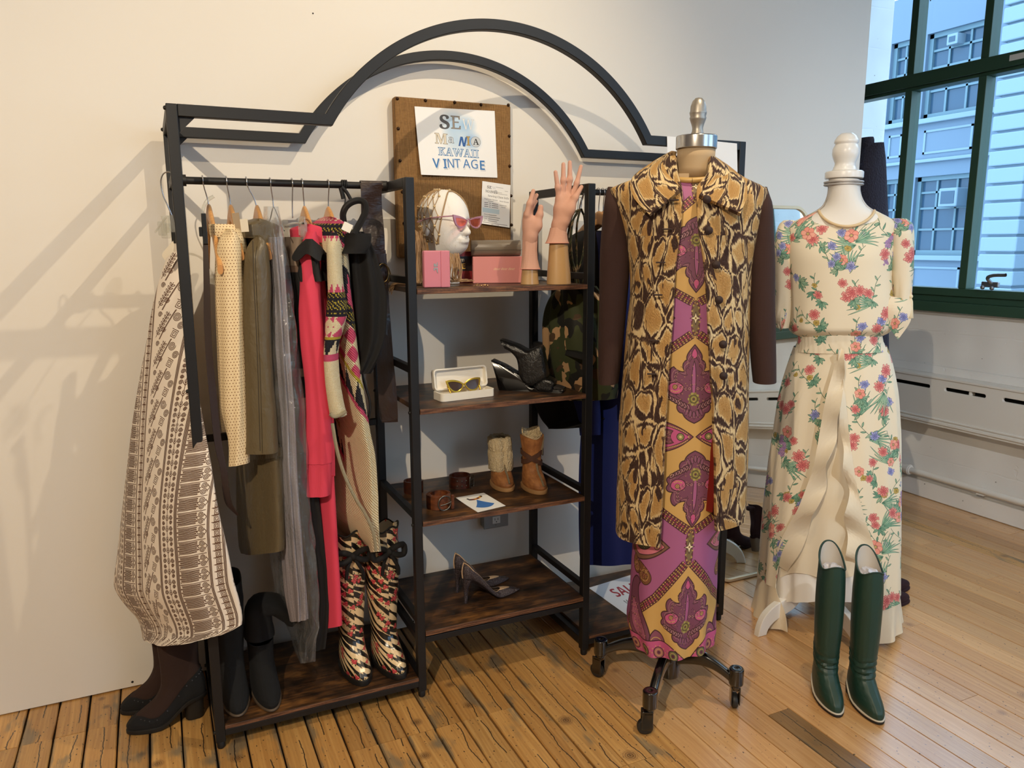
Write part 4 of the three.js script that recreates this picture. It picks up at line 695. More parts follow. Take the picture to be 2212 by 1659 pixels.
  for (const [u, v] of [[1456, 432], [1440, 495], [1427, 567], [1421, 637], [1414, 736], [1408, 808]]) { const p = near1(u, v, 0.148), s = box(-0.0135, 0.0135, -0.0022, 0.0022, -0.004, 0.004, 0.002); s.rotateY(Math.atan2(axis1.x, axis1.z)); R('buttonhole', s.translate(p.x, p.y, p.z), btn); }
}

// ---------------------------------------------------------------- the white dress form with the floral chiffon dress
const F2 = [2.165, 0.15], axis2 = V3(EYE.x - F2[0], 0, EYE.z - F2[1]).normalize();
const near2 = (u, v, d = 0) => facing(u, v, F2[0] + axis2.x * d, F2[1] + axis2.z * d);
const floral = (() => {
  const S = 2048;
  return canvasTex(S, S, (x) => {
    x.fillStyle = '#f0e2c6'; x.fillRect(0, 0, S, S); seed = 31; x.lineJoin = x.lineCap = 'round';
    const line = '#4c4f45', petal = (r, w, a, f, s) => { x.save(); x.rotate(a); x.beginPath(); x.moveTo(0, 0); x.bezierCurveTo(-w, -r * 0.4, -w, -r, 0, -r); x.bezierCurveTo(w, -r, w, -r * 0.4, 0, 0); x.fillStyle = f; x.fill(); x.strokeStyle = s; x.lineWidth = 2.2; x.stroke(); x.restore(); };
    const pick = (a) => a[rnd() * a.length | 0];
    const leaf = (r, w, a) => { x.save(); x.rotate(a); x.beginPath(); x.moveTo(0, 0); x.quadraticCurveTo(-w, -r * 0.55, 0, -r); x.quadraticCurveTo(w, -r * 0.55, 0, 0); x.fillStyle = pick(['#8fb79a', '#a4c2a2', '#78a68c', '#b3c6a4']); x.fill(); x.strokeStyle = '#3f6a55'; x.lineWidth = 2.2; x.stroke(); x.beginPath(); x.moveTo(0, 0); x.lineTo(0, -r * 0.9); x.lineWidth = 1.1; x.stroke(); x.restore(); };
    const kinds = {
      carnation() { for (const [n, r, w, f] of [[11, 44, 11, '#eba89a'], [9, 32, 9, '#e58d84'], [6, 19, 7, '#d9706e']]) for (let i = 0; i < n; i++) petal(r * rr(0.85, 1.1), w, i / n * 6.283 + rr(-0.2, 0.2), f, '#a8444a'); },
      poppy() { for (let i = 0; i < 6; i++) petal(46 * rr(0.92, 1.08), 23, i / 6 * 6.283, pick(['#ee9d8a', '#f0ac98']), '#c0574e'); x.fillStyle = '#cdb06a'; x.beginPath(); x.arc(0, 0, 9, 0, 7); x.fill(); x.strokeStyle = line; x.lineWidth = 2; x.stroke(); for (let i = 0; i < 14; i++) { x.beginPath(); x.arc(13 * Math.cos(i * 0.45), 13 * Math.sin(i * 0.45), 1.6, 0, 7); x.fillStyle = '#5b3b35'; x.fill(); } },
      lilac() { for (let i = 0; i < 22; i++) { x.save(); const q = i / 22; x.translate(rr(-1, 1) * 26 * (1 - q * 0.6), -q * 84); for (let k = 0; k < 4; k++) petal(12, 6, k * 1.57 + q, pick(['#c9a3c9', '#b9a0cf', '#d3a9c0']), '#85608f'); x.restore(); } },
      blue() { for (let i = 0; i < 12; i++) petal(38 * rr(0.7, 1.1), 8, i / 12 * 6.283 + rr(-0.15, 0.15), pick(['#a9aed8', '#9aa2d2', '#b9b4de']), '#5b5f96'); for (let i = 0; i < 6; i++) petal(18, 6, i + 0.4, '#8b8fc6', '#555a90'); },
      gold() { for (let i = 0; i < 9; i++) petal(26 * rr(0.7, 1.1), 8, i * 0.7 - 2.4, pick(['#d2b765', '#c7ab58']), '#7f6a2e'); },
      leaves() { for (let i = 0; i < 7; i++) leaf(rr(36, 60), 13, i * 0.5 - 1.5 + rr(-0.15, 0.15)); },
      grass() { for (let i = 0; i < 8; i++) { const a = i * 0.16 - 0.6; x.save(); x.rotate(a); x.beginPath(); x.moveTo(-2, 0); x.quadraticCurveTo(-9, -70, 10 + i * 3, -rr(110, 170)); x.quadraticCurveTo(3, -60, 3, 0); x.fillStyle = pick(['#9cc3a6', '#84b394', '#b5cfae']); x.fill(); x.strokeStyle = '#44705a'; x.lineWidth = 2; x.stroke(); x.restore(); } },
    };
    const at = (px, py, a, s, f) => { for (const dx of [-S, 0, S]) for (const dy of [-S, 0, S]) if (px + dx > -300 && px + dx < S + 300 && py + dy > -300 && py + dy < S + 300) { const keep = seed; x.save(); x.translate(px + dx, py + dy); x.rotate(a); x.scale(s * 1.3, s * 1.3); f(); x.restore(); seed = keep + 0; } rnd(); };
    const stem = (px, py, a, L) => at(px, py, a, 1, () => { x.beginPath(); x.moveTo(0, 0); x.bezierCurveTo(20, -L * 0.3, -24, -L * 0.6, 8, -L); x.strokeStyle = '#5b7a5f'; x.lineWidth = 3.4; x.stroke(); for (let i = 1; i < 5; i++) { x.save(); x.translate(0, -L * i / 5); leaf(34, 10, i % 2 ? 0.9 : -0.9); x.restore(); } });
    const N = 9, names = ['carnation', 'poppy', 'lilac', 'blue', 'carnation', 'gold', 'carnation'];
    for (let j = 0; j < N; j++) for (let i = 0; i < N; i++) {
      const px = (i + 0.5 + rr(-0.3, 0.3) + (j % 2) * 0.5) / N * S, py = (j + 0.5 + rr(-0.3, 0.3)) / N * S, a = rr(-0.8, 0.8);
      stem(px, py + 60, a, rr(120, 210)); at(px + rr(-60, 60), py + rr(20, 70), rr(0, 6.3), 1.0, kinds[rnd() < 0.45 ? 'grass' : 'leaves']); at(px + rr(-40, 40), py + rr(-20, 60), rr(0, 6.3), 1.0, kinds.leaves);
      const n = 1 + (rnd() * 3 | 0), kd = pick(names); for (let k = 0; k < n; k++) at(px + rr(-54, 54) * (k ? 1.5 : 0.3), py - k * 62 + rr(-20, 20), rr(-0.5, 0.5), rr(0.6, 1.0), kinds[k === 1 ? pick(names) : kd]);
      if (rnd() < 0.4) at(px + rr(-110, 110), py + rr(-110, 110), rr(0, 6), 0.8, kinds[pick(['gold', 'blue', 'carnation'])]);
    }
  }, { sx: 0.9, sy: 0.9 });
})();
const chiffon = (o = {}) => phys({ roughness: 0.75, transmission: 0.12, thickness: 0, sheen: 0.2, ...o });
const floralM = chiffon({ map: floral }), creamM = chiffon({ color: C('#f1e3c8'), transmission: 0.2 }), slipM = chiffon({ color: C('#f4efe6'), transmission: 0.1 });
{
  const t = thing('dress_form', 'white fabric dress form with turned white finial and curved white wooden legs', 'dress form', [F2[0], 0, F2[1]]);
  const R = (n, g, m, l) => roomMesh(n, g, m, t, l), linen = mat({ color: C('#e8e2d8'), roughness: 0.8, bumpMap: weave, bumpScale: 0.0003 }), lacquer = phys({ color: C('#ece7de'), roughness: 0.3, clearcoat: 0.6 });
  const nb = near2(1823, 386), s = nb.distanceTo(V3(EYE.x, EYE.y, EYE.z)) / EYE.f;
  R('neck', panel([[388, 1790, 1857], [410, 1790, 1857], [430, 1787, 1861], [446, 1780, 1871], [458, 1766, 1888], [470, 1740, 1915], [486, 1712, 1938], [520, 1704, 1934], [620, 1712, 1920], [740, 1728, 1902], [850, 1700, 1920], [900, 1700, 1925]], { face: F2, nv: 44, nu: 40, th: (k) => lerp(34 * s, 0.1, sstep(0.1, 0.3, k)), capBottom: true, pow: 2.1 }), linen);
  R('neck_disc', lathe([[0, 0], [34 * s, 0], [35 * s, 0.004], [35 * s, 0.022], [33 * s, 0.026], [0, 0.026]], 44).translate(nb.x, nb.y - 0.001, nb.z), lacquer);
  const k = (r) => r * s; R('finial', lathe([[0, 0], [k(22), 0], [k(22.5), 0.006], [k(21), 0.009], [k(20), 0.016], [k(19), 0.019], [k(18.5), 0.03], [k(22), 0.044], [k(24.5), 0.06], [k(24), 0.078], [k(20.5), 0.09], [k(19.5), 0.094], [k(22), 0.098], [k(21.5), 0.106], [k(17), 0.12], [k(11), 0.129], [0, 0.132]], 44).translate(nb.x, nb.y + 0.024, nb.z), lacquer);
  // twisted silver trim round the neck and down the shoulder seams
  const cord = mat({ color: C('#b9b3ae'), roughness: 0.45, metalness: 0.4 }), e = V3(axis2.z, 0, -axis2.x), ringPts = [...Array(33)].map((_, i) => { const a = i / 32 * 6.2832; return V3(nb.x, nb.y - 0.012, nb.z).addScaledVector(e, 34.5 * s * Math.cos(a)).addScaledVector(axis2, 34.5 * s * Math.sin(a)); });
  R('trim_cord', tube(ringPts, 0.0035, 64, 6), cord); R('trim_cord', tube(ringPts.map((p) => p.clone().add(V3(0, -0.009, 0))), 0.0035, 64, 6), cord);
  R('trim_cord', tube([[1857, 396], [1857, 412], [1862, 430], [1872, 445], [1888, 456], [1914, 468]].map(([a, b]) => near2(a, b, 0.004)), 0.0035, 30, 6), cord); R('trim_cord', tube([[1790, 396], [1790, 412], [1786, 430], [1778, 445], [1764, 456], [1738, 470]].map(([a, b]) => near2(a, b, 0.004)), 0.0035, 30, 6), cord);
  R('pole', new THREE.CylinderGeometry(0.02, 0.02, 0.7, 20).translate(F2[0], 0.6, F2[1]), lacquer); R('hub', lathe([[0, 0.14], [0.03, 0.14], [0.038, 0.16], [0.038, 0.3], [0.03, 0.33], [0, 0.33]], 28).translate(F2[0], 0, F2[1]), lacquer);
  const sh = new THREE.Shape(); sh.moveTo(0.02, 0.245); sh.bezierCurveTo(0.08, 0.235, 0.09, 0.15, 0.17, 0.125); sh.bezierCurveTo(0.25, 0.105, 0.285, 0.07, 0.29, 0); sh.lineTo(0.25, 0); sh.bezierCurveTo(0.245, 0.04, 0.2, 0.055, 0.15, 0.068); sh.bezierCurveTo(0.07, 0.09, 0.06, 0.16, 0.02, 0.17); sh.closePath();
  for (const a of [180, 100, -45]) { const g = new THREE.ExtrudeGeometry(sh, { depth: 0.02, bevelEnabled: true, bevelSize: 0.003, bevelThickness: 0.003, bevelOffset: -0.003, bevelSegments: 2, curveSegments: 16 }); g.translate(0, 0, -0.01); g.rotateY(-a * Math.PI / 180); g.translate(F2[0], 0, F2[1]); R('leg', boxUV(g), lacquer); }
}
{
  const t = thing('floral_dress', 'cream chiffon dress with pastel flowers and a ruffled wrap skirt on the white dress form', 'dress', [F2[0], 0.1, F2[1]]);
  const R = (n, g, m, l, p = t) => roomMesh(n, g, m, p, l);
  const wr = (p, k) => 0.012 * Math.sin(p * 5 + 2 + k * 3) * sstep(0.3, 1, k) + 0.01 * Math.sin(p * 13 + k * 4) * sstep(0.5, 1, k);
  const bod = [[455, 1768, 1892], [462, 1752, 1906], [472, 1728, 1925], [486, 1702, 1944], [500, 1694, 1945], [540, 1697, 1936], [600, 1700, 1930], [650, 1702, 1934], [690, 1702, 1934], [710, 1704, 1929], [720, 1711, 1918], [724, 1722, 1908]];
  R('bodice', panel(bod, { face: F2, nv: 56, nu: 72, capTop: false, pow: 2.2, th: (k) => lerp(0.075, 0.132, sstep(0.0, 0.4, k)) - 0.03 * sstep(0.93, 1, k), waves: wr, cut: (f) => lerp(near2(1768, 455).y, near2(1829, 489, 0.09).y, Math.pow(f, 1.3)) }), floralM);
  const nb = []; for (let i = 0; i <= 30; i++) { const q = -1.62 + 3.24 * i / 30, k = Math.max(0, Math.cos(q)); nb.push(near2(1829 + 60 * Math.sin(q), 455 + 34 * Math.pow(k, 1.3), 0.02 + 0.083 * k)); }
  R('neckline_binding', tube(nb, 0.005, 50, 7), mat({ color: C('#d8bd92'), roughness: 0.6 }));
  R('waistband', panel([[712, 1722, 1906], [722, 1724, 1905], [735, 1723, 1907], [748, 1719, 1912], [756, 1717, 1915]], { face: F2, nv: 14, nu: 120, capTop: false, th: () => 0.108, waves: (p, k) => 0.012 * Math.sin(p * 44 + 2 * Math.sin(k * 5)) }), floralM, 'smocked floral waistband');
  // sleeves with slit tie cuffs
  const sl = (rows, d, f) => panel(rows, { face: [F2[0] + axis2.x * d, F2[1] + axis2.z * d], zl: 0, zr: 0, nv: 34, nu: 40, capTop: true, th: (k) => 0.065 * sstep(-0.15, 0.2, k), waves: (p, k) => 0.03 * Math.sin(p * 4 + k * 5 + f) * k + 0.03 * Math.sin(p * 9 + f) * sstep(0.5, 1, k) });
  R('sleeve', sl([[476, 1693, 1716], [486, 1682, 1722], [520, 1674, 1722], [580, 1672, 1722], [640, 1674, 1722], [680, 1672, 1716], [706, 1678, 1708]], 0.0, 0), floralM);
  R('sleeve', sl([[472, 1925, 1958], [484, 1918, 1972], [520, 1918, 1975], [580, 1922, 1974], [630, 1926, 1970], [655, 1924, 1968]], 0.0, 2), floralM);
  R('cuff_point', flap([[1925, 640, 0.07], [1914, 662, 0.075], [1908, 690, 0.07]], [[1967, 648, 0.06], [1968, 690, 0.06], [1940, 734, 0.06]], near2, { t: 0.0015, su: 0.1, sv: 0.12, bulge: 0.012 }), floralM);
  R('cuff_point', flap([[1676, 664, 0.05], [1674, 690, 0.05], [1684, 712, 0.05]], [[1700, 668, 0.07], [1697, 690, 0.07], [1688, 716, 0.06]], near2, { t: 0.0015, su: 0.06, sv: 0.08, bulge: 0.01 }), floralM);
  const tm = mat({ color: C('#e3d2ae'), roughness: 0.8 }), tp = near2(1967, 638, 0.05);
  const ts = R('tassel', [ball(0.008, tp.x, tp.y - 0.004, tp.z), tube([tp.clone().add(V3(0, 0.03, 0)), tp], 0.003, 4, 6), lathe([[0.004, -0.008], [0.009, -0.02], [0.012, -0.05], [0.0155, -0.078], [0, -0.078]], 24).translate(tp.x, tp.y, tp.z)], tm);
  // skirt: two floral wraps, cream ruffles along the opening, a slip and a cream tier at the hem
  const b = (q) => 0.105 + 0.1 * q, rows = [[748, 1716, 1812, 1817, 1914], [770, 1708, 1808, 1817, 1922], [800, 1698, 1800, 1820, 1929], [850, 1685, 1786, 1825, 1937], [900, 1677, 1776, 1830, 1941], [950, 1670, 1768, 1835, 1944], [1000, 1663, 1758, 1842, 1945], [1050, 1658, 1742, 1850, 1946], [1096, 1653, 1725, 1860, 1946], [1133, 1650, 1703, 1873, 1946], [1171, 1647, 1684, 1886, 1946], [1210, 1644, 1675, 1896, 1945], [1240, 1641, 1671, 1902, 1945], [1290, 1634, 1690, 1906, 1945], [1360, 1622, 1705, 1906, 1948]].map((r) => [...r, b((r[0] - 748) / 600)]);
  const fold = (s, k) => 0.03 * Math.sin(s * 7 + 0.5) * sstep(0.05, 0.8, k) + 0.014 * Math.sin(s * 17) * sstep(0, 0.2, k);
  const o = { face: F2, nv: 60, nu: 48, t: 0.0015, waves: fold, reach: 1.3, span: 0.98 };
  R('skirt_wrap', shell(rows, 'L', { ...o, v1: 1240 }), floralM); R('skirt_wrap', shell(rows, 'R', { ...o, v1: 1285 }), floralM);
  R('skirt_back', shell(rows, 'B', { ...o, v1: 1270, reach: 1.28 }), floralM);
  R('hem_tier', shell(rows, 'L', { ...o, v0: 1232, v1: 1322, out: -0.004, waves: (s, t) => 0.03 * Math.sin(s * 7 + 0.5) + 0.05 * t * Math.sin(s * 14 + 1) }), creamM, 'cream chiffon hem tier');
  R('hem_tier', shell(rows, 'R', { ...o, v0: 1278, v1: 1354, out: -0.004, waves: (s, t) => 0.03 * Math.sin(s * 7 + 0.5) + 0.04 * t * Math.sin(s * 15) }), creamM, 'cream chiffon hem tier');
  R('slip', panel([[752, 1724, 1906], [800, 1708, 1918], [900, 1692, 1928], [1000, 1682, 1932], [1100, 1674, 1932], [1180, 1668, 1930], [1236, 1664, 1928], [1300, 1664, 1926]], { face: F2, nv: 50, nu: 90, capTop: false, th: (k) => 0.092 + 0.075 * k, waves: (p, k) => 0.03 * Math.sin(p * 12) * k + 0.02 * Math.sin(p * 23 + 1) * k, dip: (k, f) => -0.075 * f * sstep(0.6, 1, k) }), slipM, 'plain white slip');
  R('underlayer', shell(rows.map((r) => [r[0], r[1] + 14, lerp(r[1], r[4], 0.12), lerp(r[1], r[4], 0.86), r[4] - 14, r[5] - 0.012]), 'F', { ...o, v1: 1222, nu: 40, waves: (s, k) => 0.02 * Math.sin(s * 16 + k * 3) * k, vEdge: (v, k) => v - 30 * Math.sin(k * 9) * 0.3 - 20 * (1 - Math.abs(k - 0.5) * 2) }), creamM, 'sheer cream underlayer');
  const ruffle = (outer, inner, amp, n, ph) => {
    const A = curve(outer.map((p) => near2(...p))), B = curve(inner.map((p) => near2(...p))), g = sheet((i, j) => { const a = A.getPoint(j), p = a.clone().lerp(B.getPoint(j), i); const w = Math.sin(j * n * 6.283 + ph) * i; return p.addScaledVector(axis2, 0.012 + amp * w).add(V3(0.35 * amp * Math.cos(j * n * 6.283 + ph) * i, -0.3 * amp * Math.abs(w), 0)); }, 14, 120, 0, 0.06, 0.8);
    R('ruffle', thick(g, 14, 120, 0.0014), creamM, 'cream chiffon ruffle');
  };
  ruffle([[1812, 752, 0.118], [1800, 800, 0.128], [1786, 850, 0.14], [1776, 900, 0.148], [1766, 960, 0.155], [1756, 1010, 0.16], [1740, 1056, 0.162], [1722, 1100, 0.155], [1702, 1135, 0.14], [1684, 1172, 0.12], [1674, 1215, 0.105]], [[1820, 752, 0.122], [1828, 806, 0.138], [1818, 842, 0.15], [1814, 892, 0.158], [1806, 946, 0.168], [1788, 990, 0.172], [1786, 1046, 0.176], [1766, 1086, 0.172], [1752, 1128, 0.165], [1734, 1172, 0.15], [1704, 1232, 0.13]], 0.02, 4.5, 0.4);
  ruffle([[1817, 752, 0.118], [1822, 820, 0.13], [1829, 890, 0.142], [1836, 950, 0.15], [1844, 1010, 0.156], [1856, 1070, 0.158], [1868, 1120, 0.152], [1884, 1166, 0.14], [1896, 1212, 0.125], [1902, 1246, 0.115]], [[1813, 752, 0.122], [1814, 820, 0.138], [1815, 890, 0.15], [1818, 950, 0.16], [1822, 1000, 0.166], [1832, 1052, 0.17], [1826, 1100, 0.17], [1828, 1146, 0.165], [1828, 1190, 0.16], [1834, 1226, 0.15]], 0.02, 4.5, 2.2);
}

// green knee boots
{
  const leather = phys({ color: C('#1b3b30'), roughness: 0.46, clearcoat: 0.15, clearcoatRoughness: 0.4, bumpMap: pixelTex(512, 512, (u, v) => [128 + 60 * tileNoise(u, v, 10) + 40 * tileNoise(u, v, 45, 3)], { srgb: false, sx: 0.12, sy: 0.12 }), bumpScale: 0.0009 }), welt = mat({ color: C('#cfc6b4'), roughness: 0.6 }), sole = mat({ color: C('#231c17'), roughness: 0.7 }), lin = mat({ color: C('#cfc6ba'), roughness: 0.5 });
  const rows = [[0.012, -0.062, 0.132, 0.036], [0.024, -0.064, 0.134, 0.0385], [0.04, -0.064, 0.124, 0.0375], [0.056, -0.06, 0.1, 0.036], [0.075, -0.055, 0.07, 0.0345], [0.095, -0.052, 0.048, 0.034], [0.12, -0.05, 0.042, 0.0345], [0.16, -0.05, 0.043, 0.037], [0.24, -0.054, 0.046, 0.041], [0.34, -0.058, 0.046, 0.0415], [0.42, -0.056, 0.04, 0.039], [0.448, -0.055, 0.036, 0.038]];
  const crease = (ph) => (p, y) => 0.075 * sstep(0.08, 0.1, y) * sstep(0.19, 0.13, y) * Math.sin(y * 330 + 1.2 * Math.sin(p * 2 + ph) + 2 * noise(p, y * 30, ph)) + 0.02 * noise(Math.cos(p) * 2, y * 9, ph);
  const pair = (name, label, at, turn, ph) => {
    const t = thing('tall_boot', label, 'boot', at, turn, 'pair of green knee boots'), lo = { lift: 0.03, ball: 0.03, heel: -0.045 };
    mesh('upper', bootGeo(rows, { ...lo, wrinkle: crease(ph), top: (a) => 0.016 * Math.cos(a * 2) - 0.012 * Math.cos(a) }), leather, t);
    mesh('lining', bootGeo(rows.slice(7).map((r) => [r[0], r[1] + 0.004, r[2] - 0.004, r[3] - 0.004]), { ...lo, t: 0, top: (a) => 0.016 * Math.cos(a * 2) - 0.012 * Math.cos(a) - 0.001 }), lin, t, 'pale grey lining');
    mesh('paper_stuffing', (() => { const g = new THREE.IcosahedronGeometry(0.034, 3), p = g.attributes.position; for (let i = 0; i < p.count; i++) { const n = 1 + 0.35 * noise(p.getX(i) * 90, p.getY(i) * 90 + ph, p.getZ(i) * 90); p.setXYZ(i, p.getX(i) * n, p.getY(i) * n * 0.9 + 0.415, p.getZ(i) * n * 1.1 - 0.012); } g.computeVertexNormals(); return boxUV(g); })(), phys({ color: C('#d9d4d6'), roughness: 0.3, transmission: 0.25, thickness: 0 }), t, 'crumpled clear wrap');
    mesh('welt', soleGeo(rows, { ...lo, y0: 0.009, y1: 0.014, grow: 0.0028 }), welt, t); mesh('sole', soleGeo(rows, { ...lo, y0: 0.001, y1: 0.009, grow: 0.0022 }), sole, t); mesh('heel', heelGeo(-0.034, 0.028, 0.029, 0.033, 0.92), sole, t); mesh('top_binding', tube([...Array(41)].map((_, i) => { const a = i / 40 * 6.2832 - Math.PI, r = rows[11], q = (v) => Math.sign(v) * Math.pow(Math.abs(v), 2 / 2.3); return V3(r[3] * q(Math.sin(a)), 0.448 + 0.016 * Math.cos(a * 2) - 0.012 * Math.cos(a) + 0.03 * sstep(0.03, -0.045, (r[1] + r[2]) / 2 + (r[2] - r[1]) / 2 * q(Math.cos(a))), (r[1] + r[2]) / 2 + (r[2] - r[1]) / 2 * q(Math.cos(a))); }), 0.0025, 80, 6), leather, t);
  };
  pair('tall_boot', 'green leather knee boot standing further from the viewer, its toe left of the other boot', [1.81, 0, 0.535], -0.5, 1); pair('tall_boot', 'green leather knee boot standing nearest the viewer in front of the floral dress', [1.887, 0, 0.612], -0.42, 4);
}

// tall mirror that leans on the partition
{
  const a = atZ(1700, 449, -0.43), W0 = 2.03, W1 = 2.57, topY = a.y, t = thing('standing_mirror', 'tall mirror with rounded corners and a slim pale gold frame leaning on the partition', 'mirror', [(W0 + W1) / 2, 0.004, -0.265]);
  const w = (W1 - W0) / 2, L = Math.hypot(topY, 0.165), rr_ = (s, r, x0, x1, y0, y1) => { s.moveTo(x0 + r, y0); s.lineTo(x1 - r, y0); s.absarc(x1 - r, y0 + r, r, -Math.PI / 2, 0); s.lineTo(x1, y1 - r); s.absarc(x1 - r, y1 - r, r, 0, Math.PI / 2); s.lineTo(x0 + r, y1); s.absarc(x0 + r, y1 - r, r, Math.PI / 2, Math.PI); s.lineTo(x0, y0 + r); s.absarc(x0 + r, y0 + r, r, Math.PI, Math.PI * 1.5); return s; };
  const fr = rr_(new THREE.Shape(), 0.075, -w, w, 0, L); fr.holes.push(rr_(new THREE.Path(), 0.064, -w + 0.011, w - 0.011, 0.011, L - 0.011));
  const tilt = (g) => g.rotateX(-Math.asin(0.15 / L));
  mesh('frame', tilt(boxUV(new THREE.ExtrudeGeometry(fr, { depth: 0.022, bevelEnabled: true, bevelSize: 0.001, bevelThickness: 0.001, bevelSegments: 1, curveSegments: 20 }).translate(0, 0, -0.011))), mat({ color: C('#d8c3a0'), roughness: 0.35, metalness: 0.5 }), t);
  mesh('mirror_glass', tilt(boxUV(new THREE.ExtrudeGeometry(rr_(new THREE.Shape(), 0.064, -w + 0.011, w - 0.011, 0.011, L - 0.011), { depth: 0.004, bevelEnabled: false, curveSegments: 20 }))), mat({ color: C('#eef2f0'), metalness: 1, roughness: 0.02 }), t);
}

// burgundy ankle boots behind the white form
{
  const suede = mat({ color: C('#2c1218'), roughness: 0.95 }), sole = mat({ color: C('#7d7166'), roughness: 0.6 });
  const rows = [[0.01, -0.06, 0.15, 0.034], [0.022, -0.062, 0.152, 0.037], [0.036, -0.062, 0.142, 0.036], [0.05, -0.058, 0.11, 0.034], [0.068, -0.052, 0.07, 0.032], [0.09, -0.048, 0.046, 0.032], [0.14, -0.05, 0.04, 0.035], [0.17, -0.052, 0.042, 0.037]];
  for (const [x, z, a, l] of [[2.60, 0.09, 1.45, 'dark burgundy suede ankle boot behind the floral dress, the one further back'], [2.49, 0.17, 1.4, 'dark burgundy suede ankle boot behind the floral dress, the one nearer the viewer']]) {
    const t = thing('ankle_boot', l, 'boot', [x, 0, z], a, 'pair of burgundy ankle boots'), lo = { lift: 0.065, ball: 0.05, heel: -0.045 };
    mesh('upper', bootGeo(rows, { ...lo }), suede, t); mesh('sole', soleGeo(rows, { ...lo, y0: 0.001, y1: 0.011 }), suede, t); mesh('heel', heelGeo(-0.035, 0.025, 0.026, 0.07, 0.85), sole, t); mesh('bow', [new THREE.SphereGeometry(0.016, 10, 8).scale(1.2, 0.8, 0.6).translate(0.012, 0.215, -0.055), new THREE.SphereGeometry(0.016, 10, 8).scale(1.2, 0.8, 0.6).translate(-0.012, 0.215, -0.055)], suede, t);
  }
}

// dark fleece jacket hung behind the end of the partition
{
  const fleece = phys({ color: C('#262430'), roughness: 1, sheen: 0.5, sheenColor: C('#6a6880'), bumpMap: pixelTex(512, 512, (u, v) => [128 + 110 * tileNoise(u, v, 38) + 60 * tileNoise(u, v, 80, 2)], { srgb: false, sx: 0.25, sy: 0.25 }), bumpScale: 0.007 });
  const t = thing('fleece_jacket', 'dark charcoal fleece jacket hanging behind the end of the white partition', 'jacket', [3.06, 1.1, -0.67]);
  roomMesh('sleeve', panel([[330, 1866, 1893], [345, 1864, 1900], [370, 1870, 1906], [400, 1874, 1909], [440, 1878, 1913], [500, 1880, 1917], [600, 1882, 1920], [700, 1884, 1920]], { zl: -0.65, zr: -0.62, th: () => 0.05, nv: 30, nu: 24, waves: (p, k) => 0.06 * noise(Math.cos(p) * 2, k * 9) }), fleece, t);
  roomMesh('jacket_body', panel([[312, 1858, 1884], [340, 1846, 1892], [380, 1840, 1896], [450, 1838, 1900], [600, 1836, 1902], [800, 1834, 1905]], { zl: -0.67, zr: -0.67, th: () => 0.095, nv: 30, nu: 30 }), fleece, t);
  roomMesh('collar', panel([[298, 1858, 1878], [304, 1857, 1880], [318, 1858, 1880], [328, 1858, 1876]], { zl: -0.66, zr: -0.65, th: () => 0.05, nv: 12, nu: 24, capTop: true }), fleece, t);
}

// ---------------------------------------------------------------- clothes on the left rod
const wireM = mat({ color: C('#c4c4c6'), metalness: 1, roughness: 0.22 }), ashWood = phys({ roughness: 0.4, clearcoat: 0.4, clearcoatRoughness: 0.3, map: pixelTex(256, 256, (u, v) => mix3([190, 132, 72], [222, 170, 106], clamp(0.5 + noise(u * 3, v * 26, 2) + 0.3 * noise(u * 9, v * 70, 4))), { sx: 0.3, sy: 0.08 }) });
const paperTag = mat({ color: C('#d8cdb8'), roughness: 0.9 }), plasticM = phys({ color: C('#f4f6f8'), roughness: 0.08, transmission: 0.92, thickness: 0, ior: 1.45, bumpMap: pixelTex(512, 512, (u, v) => [128 + 100 * tileNoise(u, v, 14) + 50 * tileNoise(u, v, 40, 3)], { srgb: false, sx: 0.2, sy: 0.2 }), bumpScale: 0.006 });
const clearM = phys({ color: C('#f2f2ee'), roughness: 0.06, transmission: 0.9, thickness: 0, ior: 1.5 });
const hookPath = (dy, dx = 0, s = 1) => { const p = [], r = 0.0145; for (let i = 0; i <= 12; i++) { const a = -0.5 + i / 12 * (Math.PI + 0.9); p.push([0, r * Math.sin(a), -s * r * Math.cos(a)]); } p.push([dx * 0.2, -0.02, s * 0.009], [dx * 0.7, dy * 0.6, 0.002], [dx, dy, 0]); return p; };
// a shaped wooden hanger square to the rod; dx: how far its body swings along the rod
function woodHanger(x, label, { dx = 0.006, drop = 0.11, half = 0.17, rodY = ROD.y, group = 'wooden hangers on the left rod', hook = 0.075, name = 'wooden_hanger' } = {}) {
  const t = thing(name, label, 'hanger', [x, rodY, ROD.z], 0, group);
  mesh('hook', [tube(hookPath(-hook, dx), 0.0018, 60, 7)], wireM, t);
  const rings = []; for (let i = 0; i <= 36; i++) { const q = i / 36 * 2 - 1, z = q * half, y = -hook - 0.012 - drop * Math.pow(Math.abs(q), 1.35), h = lerp(0.024, 0.013, Math.abs(q)); rings.push(ring(V3(dx + 0.004 * q, y, z), V3(1, 0, 0), V3(0, 1, 0), 0.0072, h, 16, null, 2.6)); }
  mesh('hanger_body', loft(rings, { capTop: true, capBottom: true }), ashWood, t); return t;
}
function priceTag(u, v, z, w, h, rot = 0, parent, name = 'price_tag', m = paperTag) { const p = atZ(u, v, z), g = box(-w / 2, w / 2, -h / 2, h / 2, -0.0005, 0.0005); g.rotateZ(rot); g.rotateY(-0.2); g.translate(p.x, p.y, p.z); return roomMesh(name, g, m, parent); }
const garment = (name, label, category, x, group) => thing(name, label, category, [x, 1.0, ROD.z], 0, group);
const zb0 = -0.36, zf0 = -0.02;

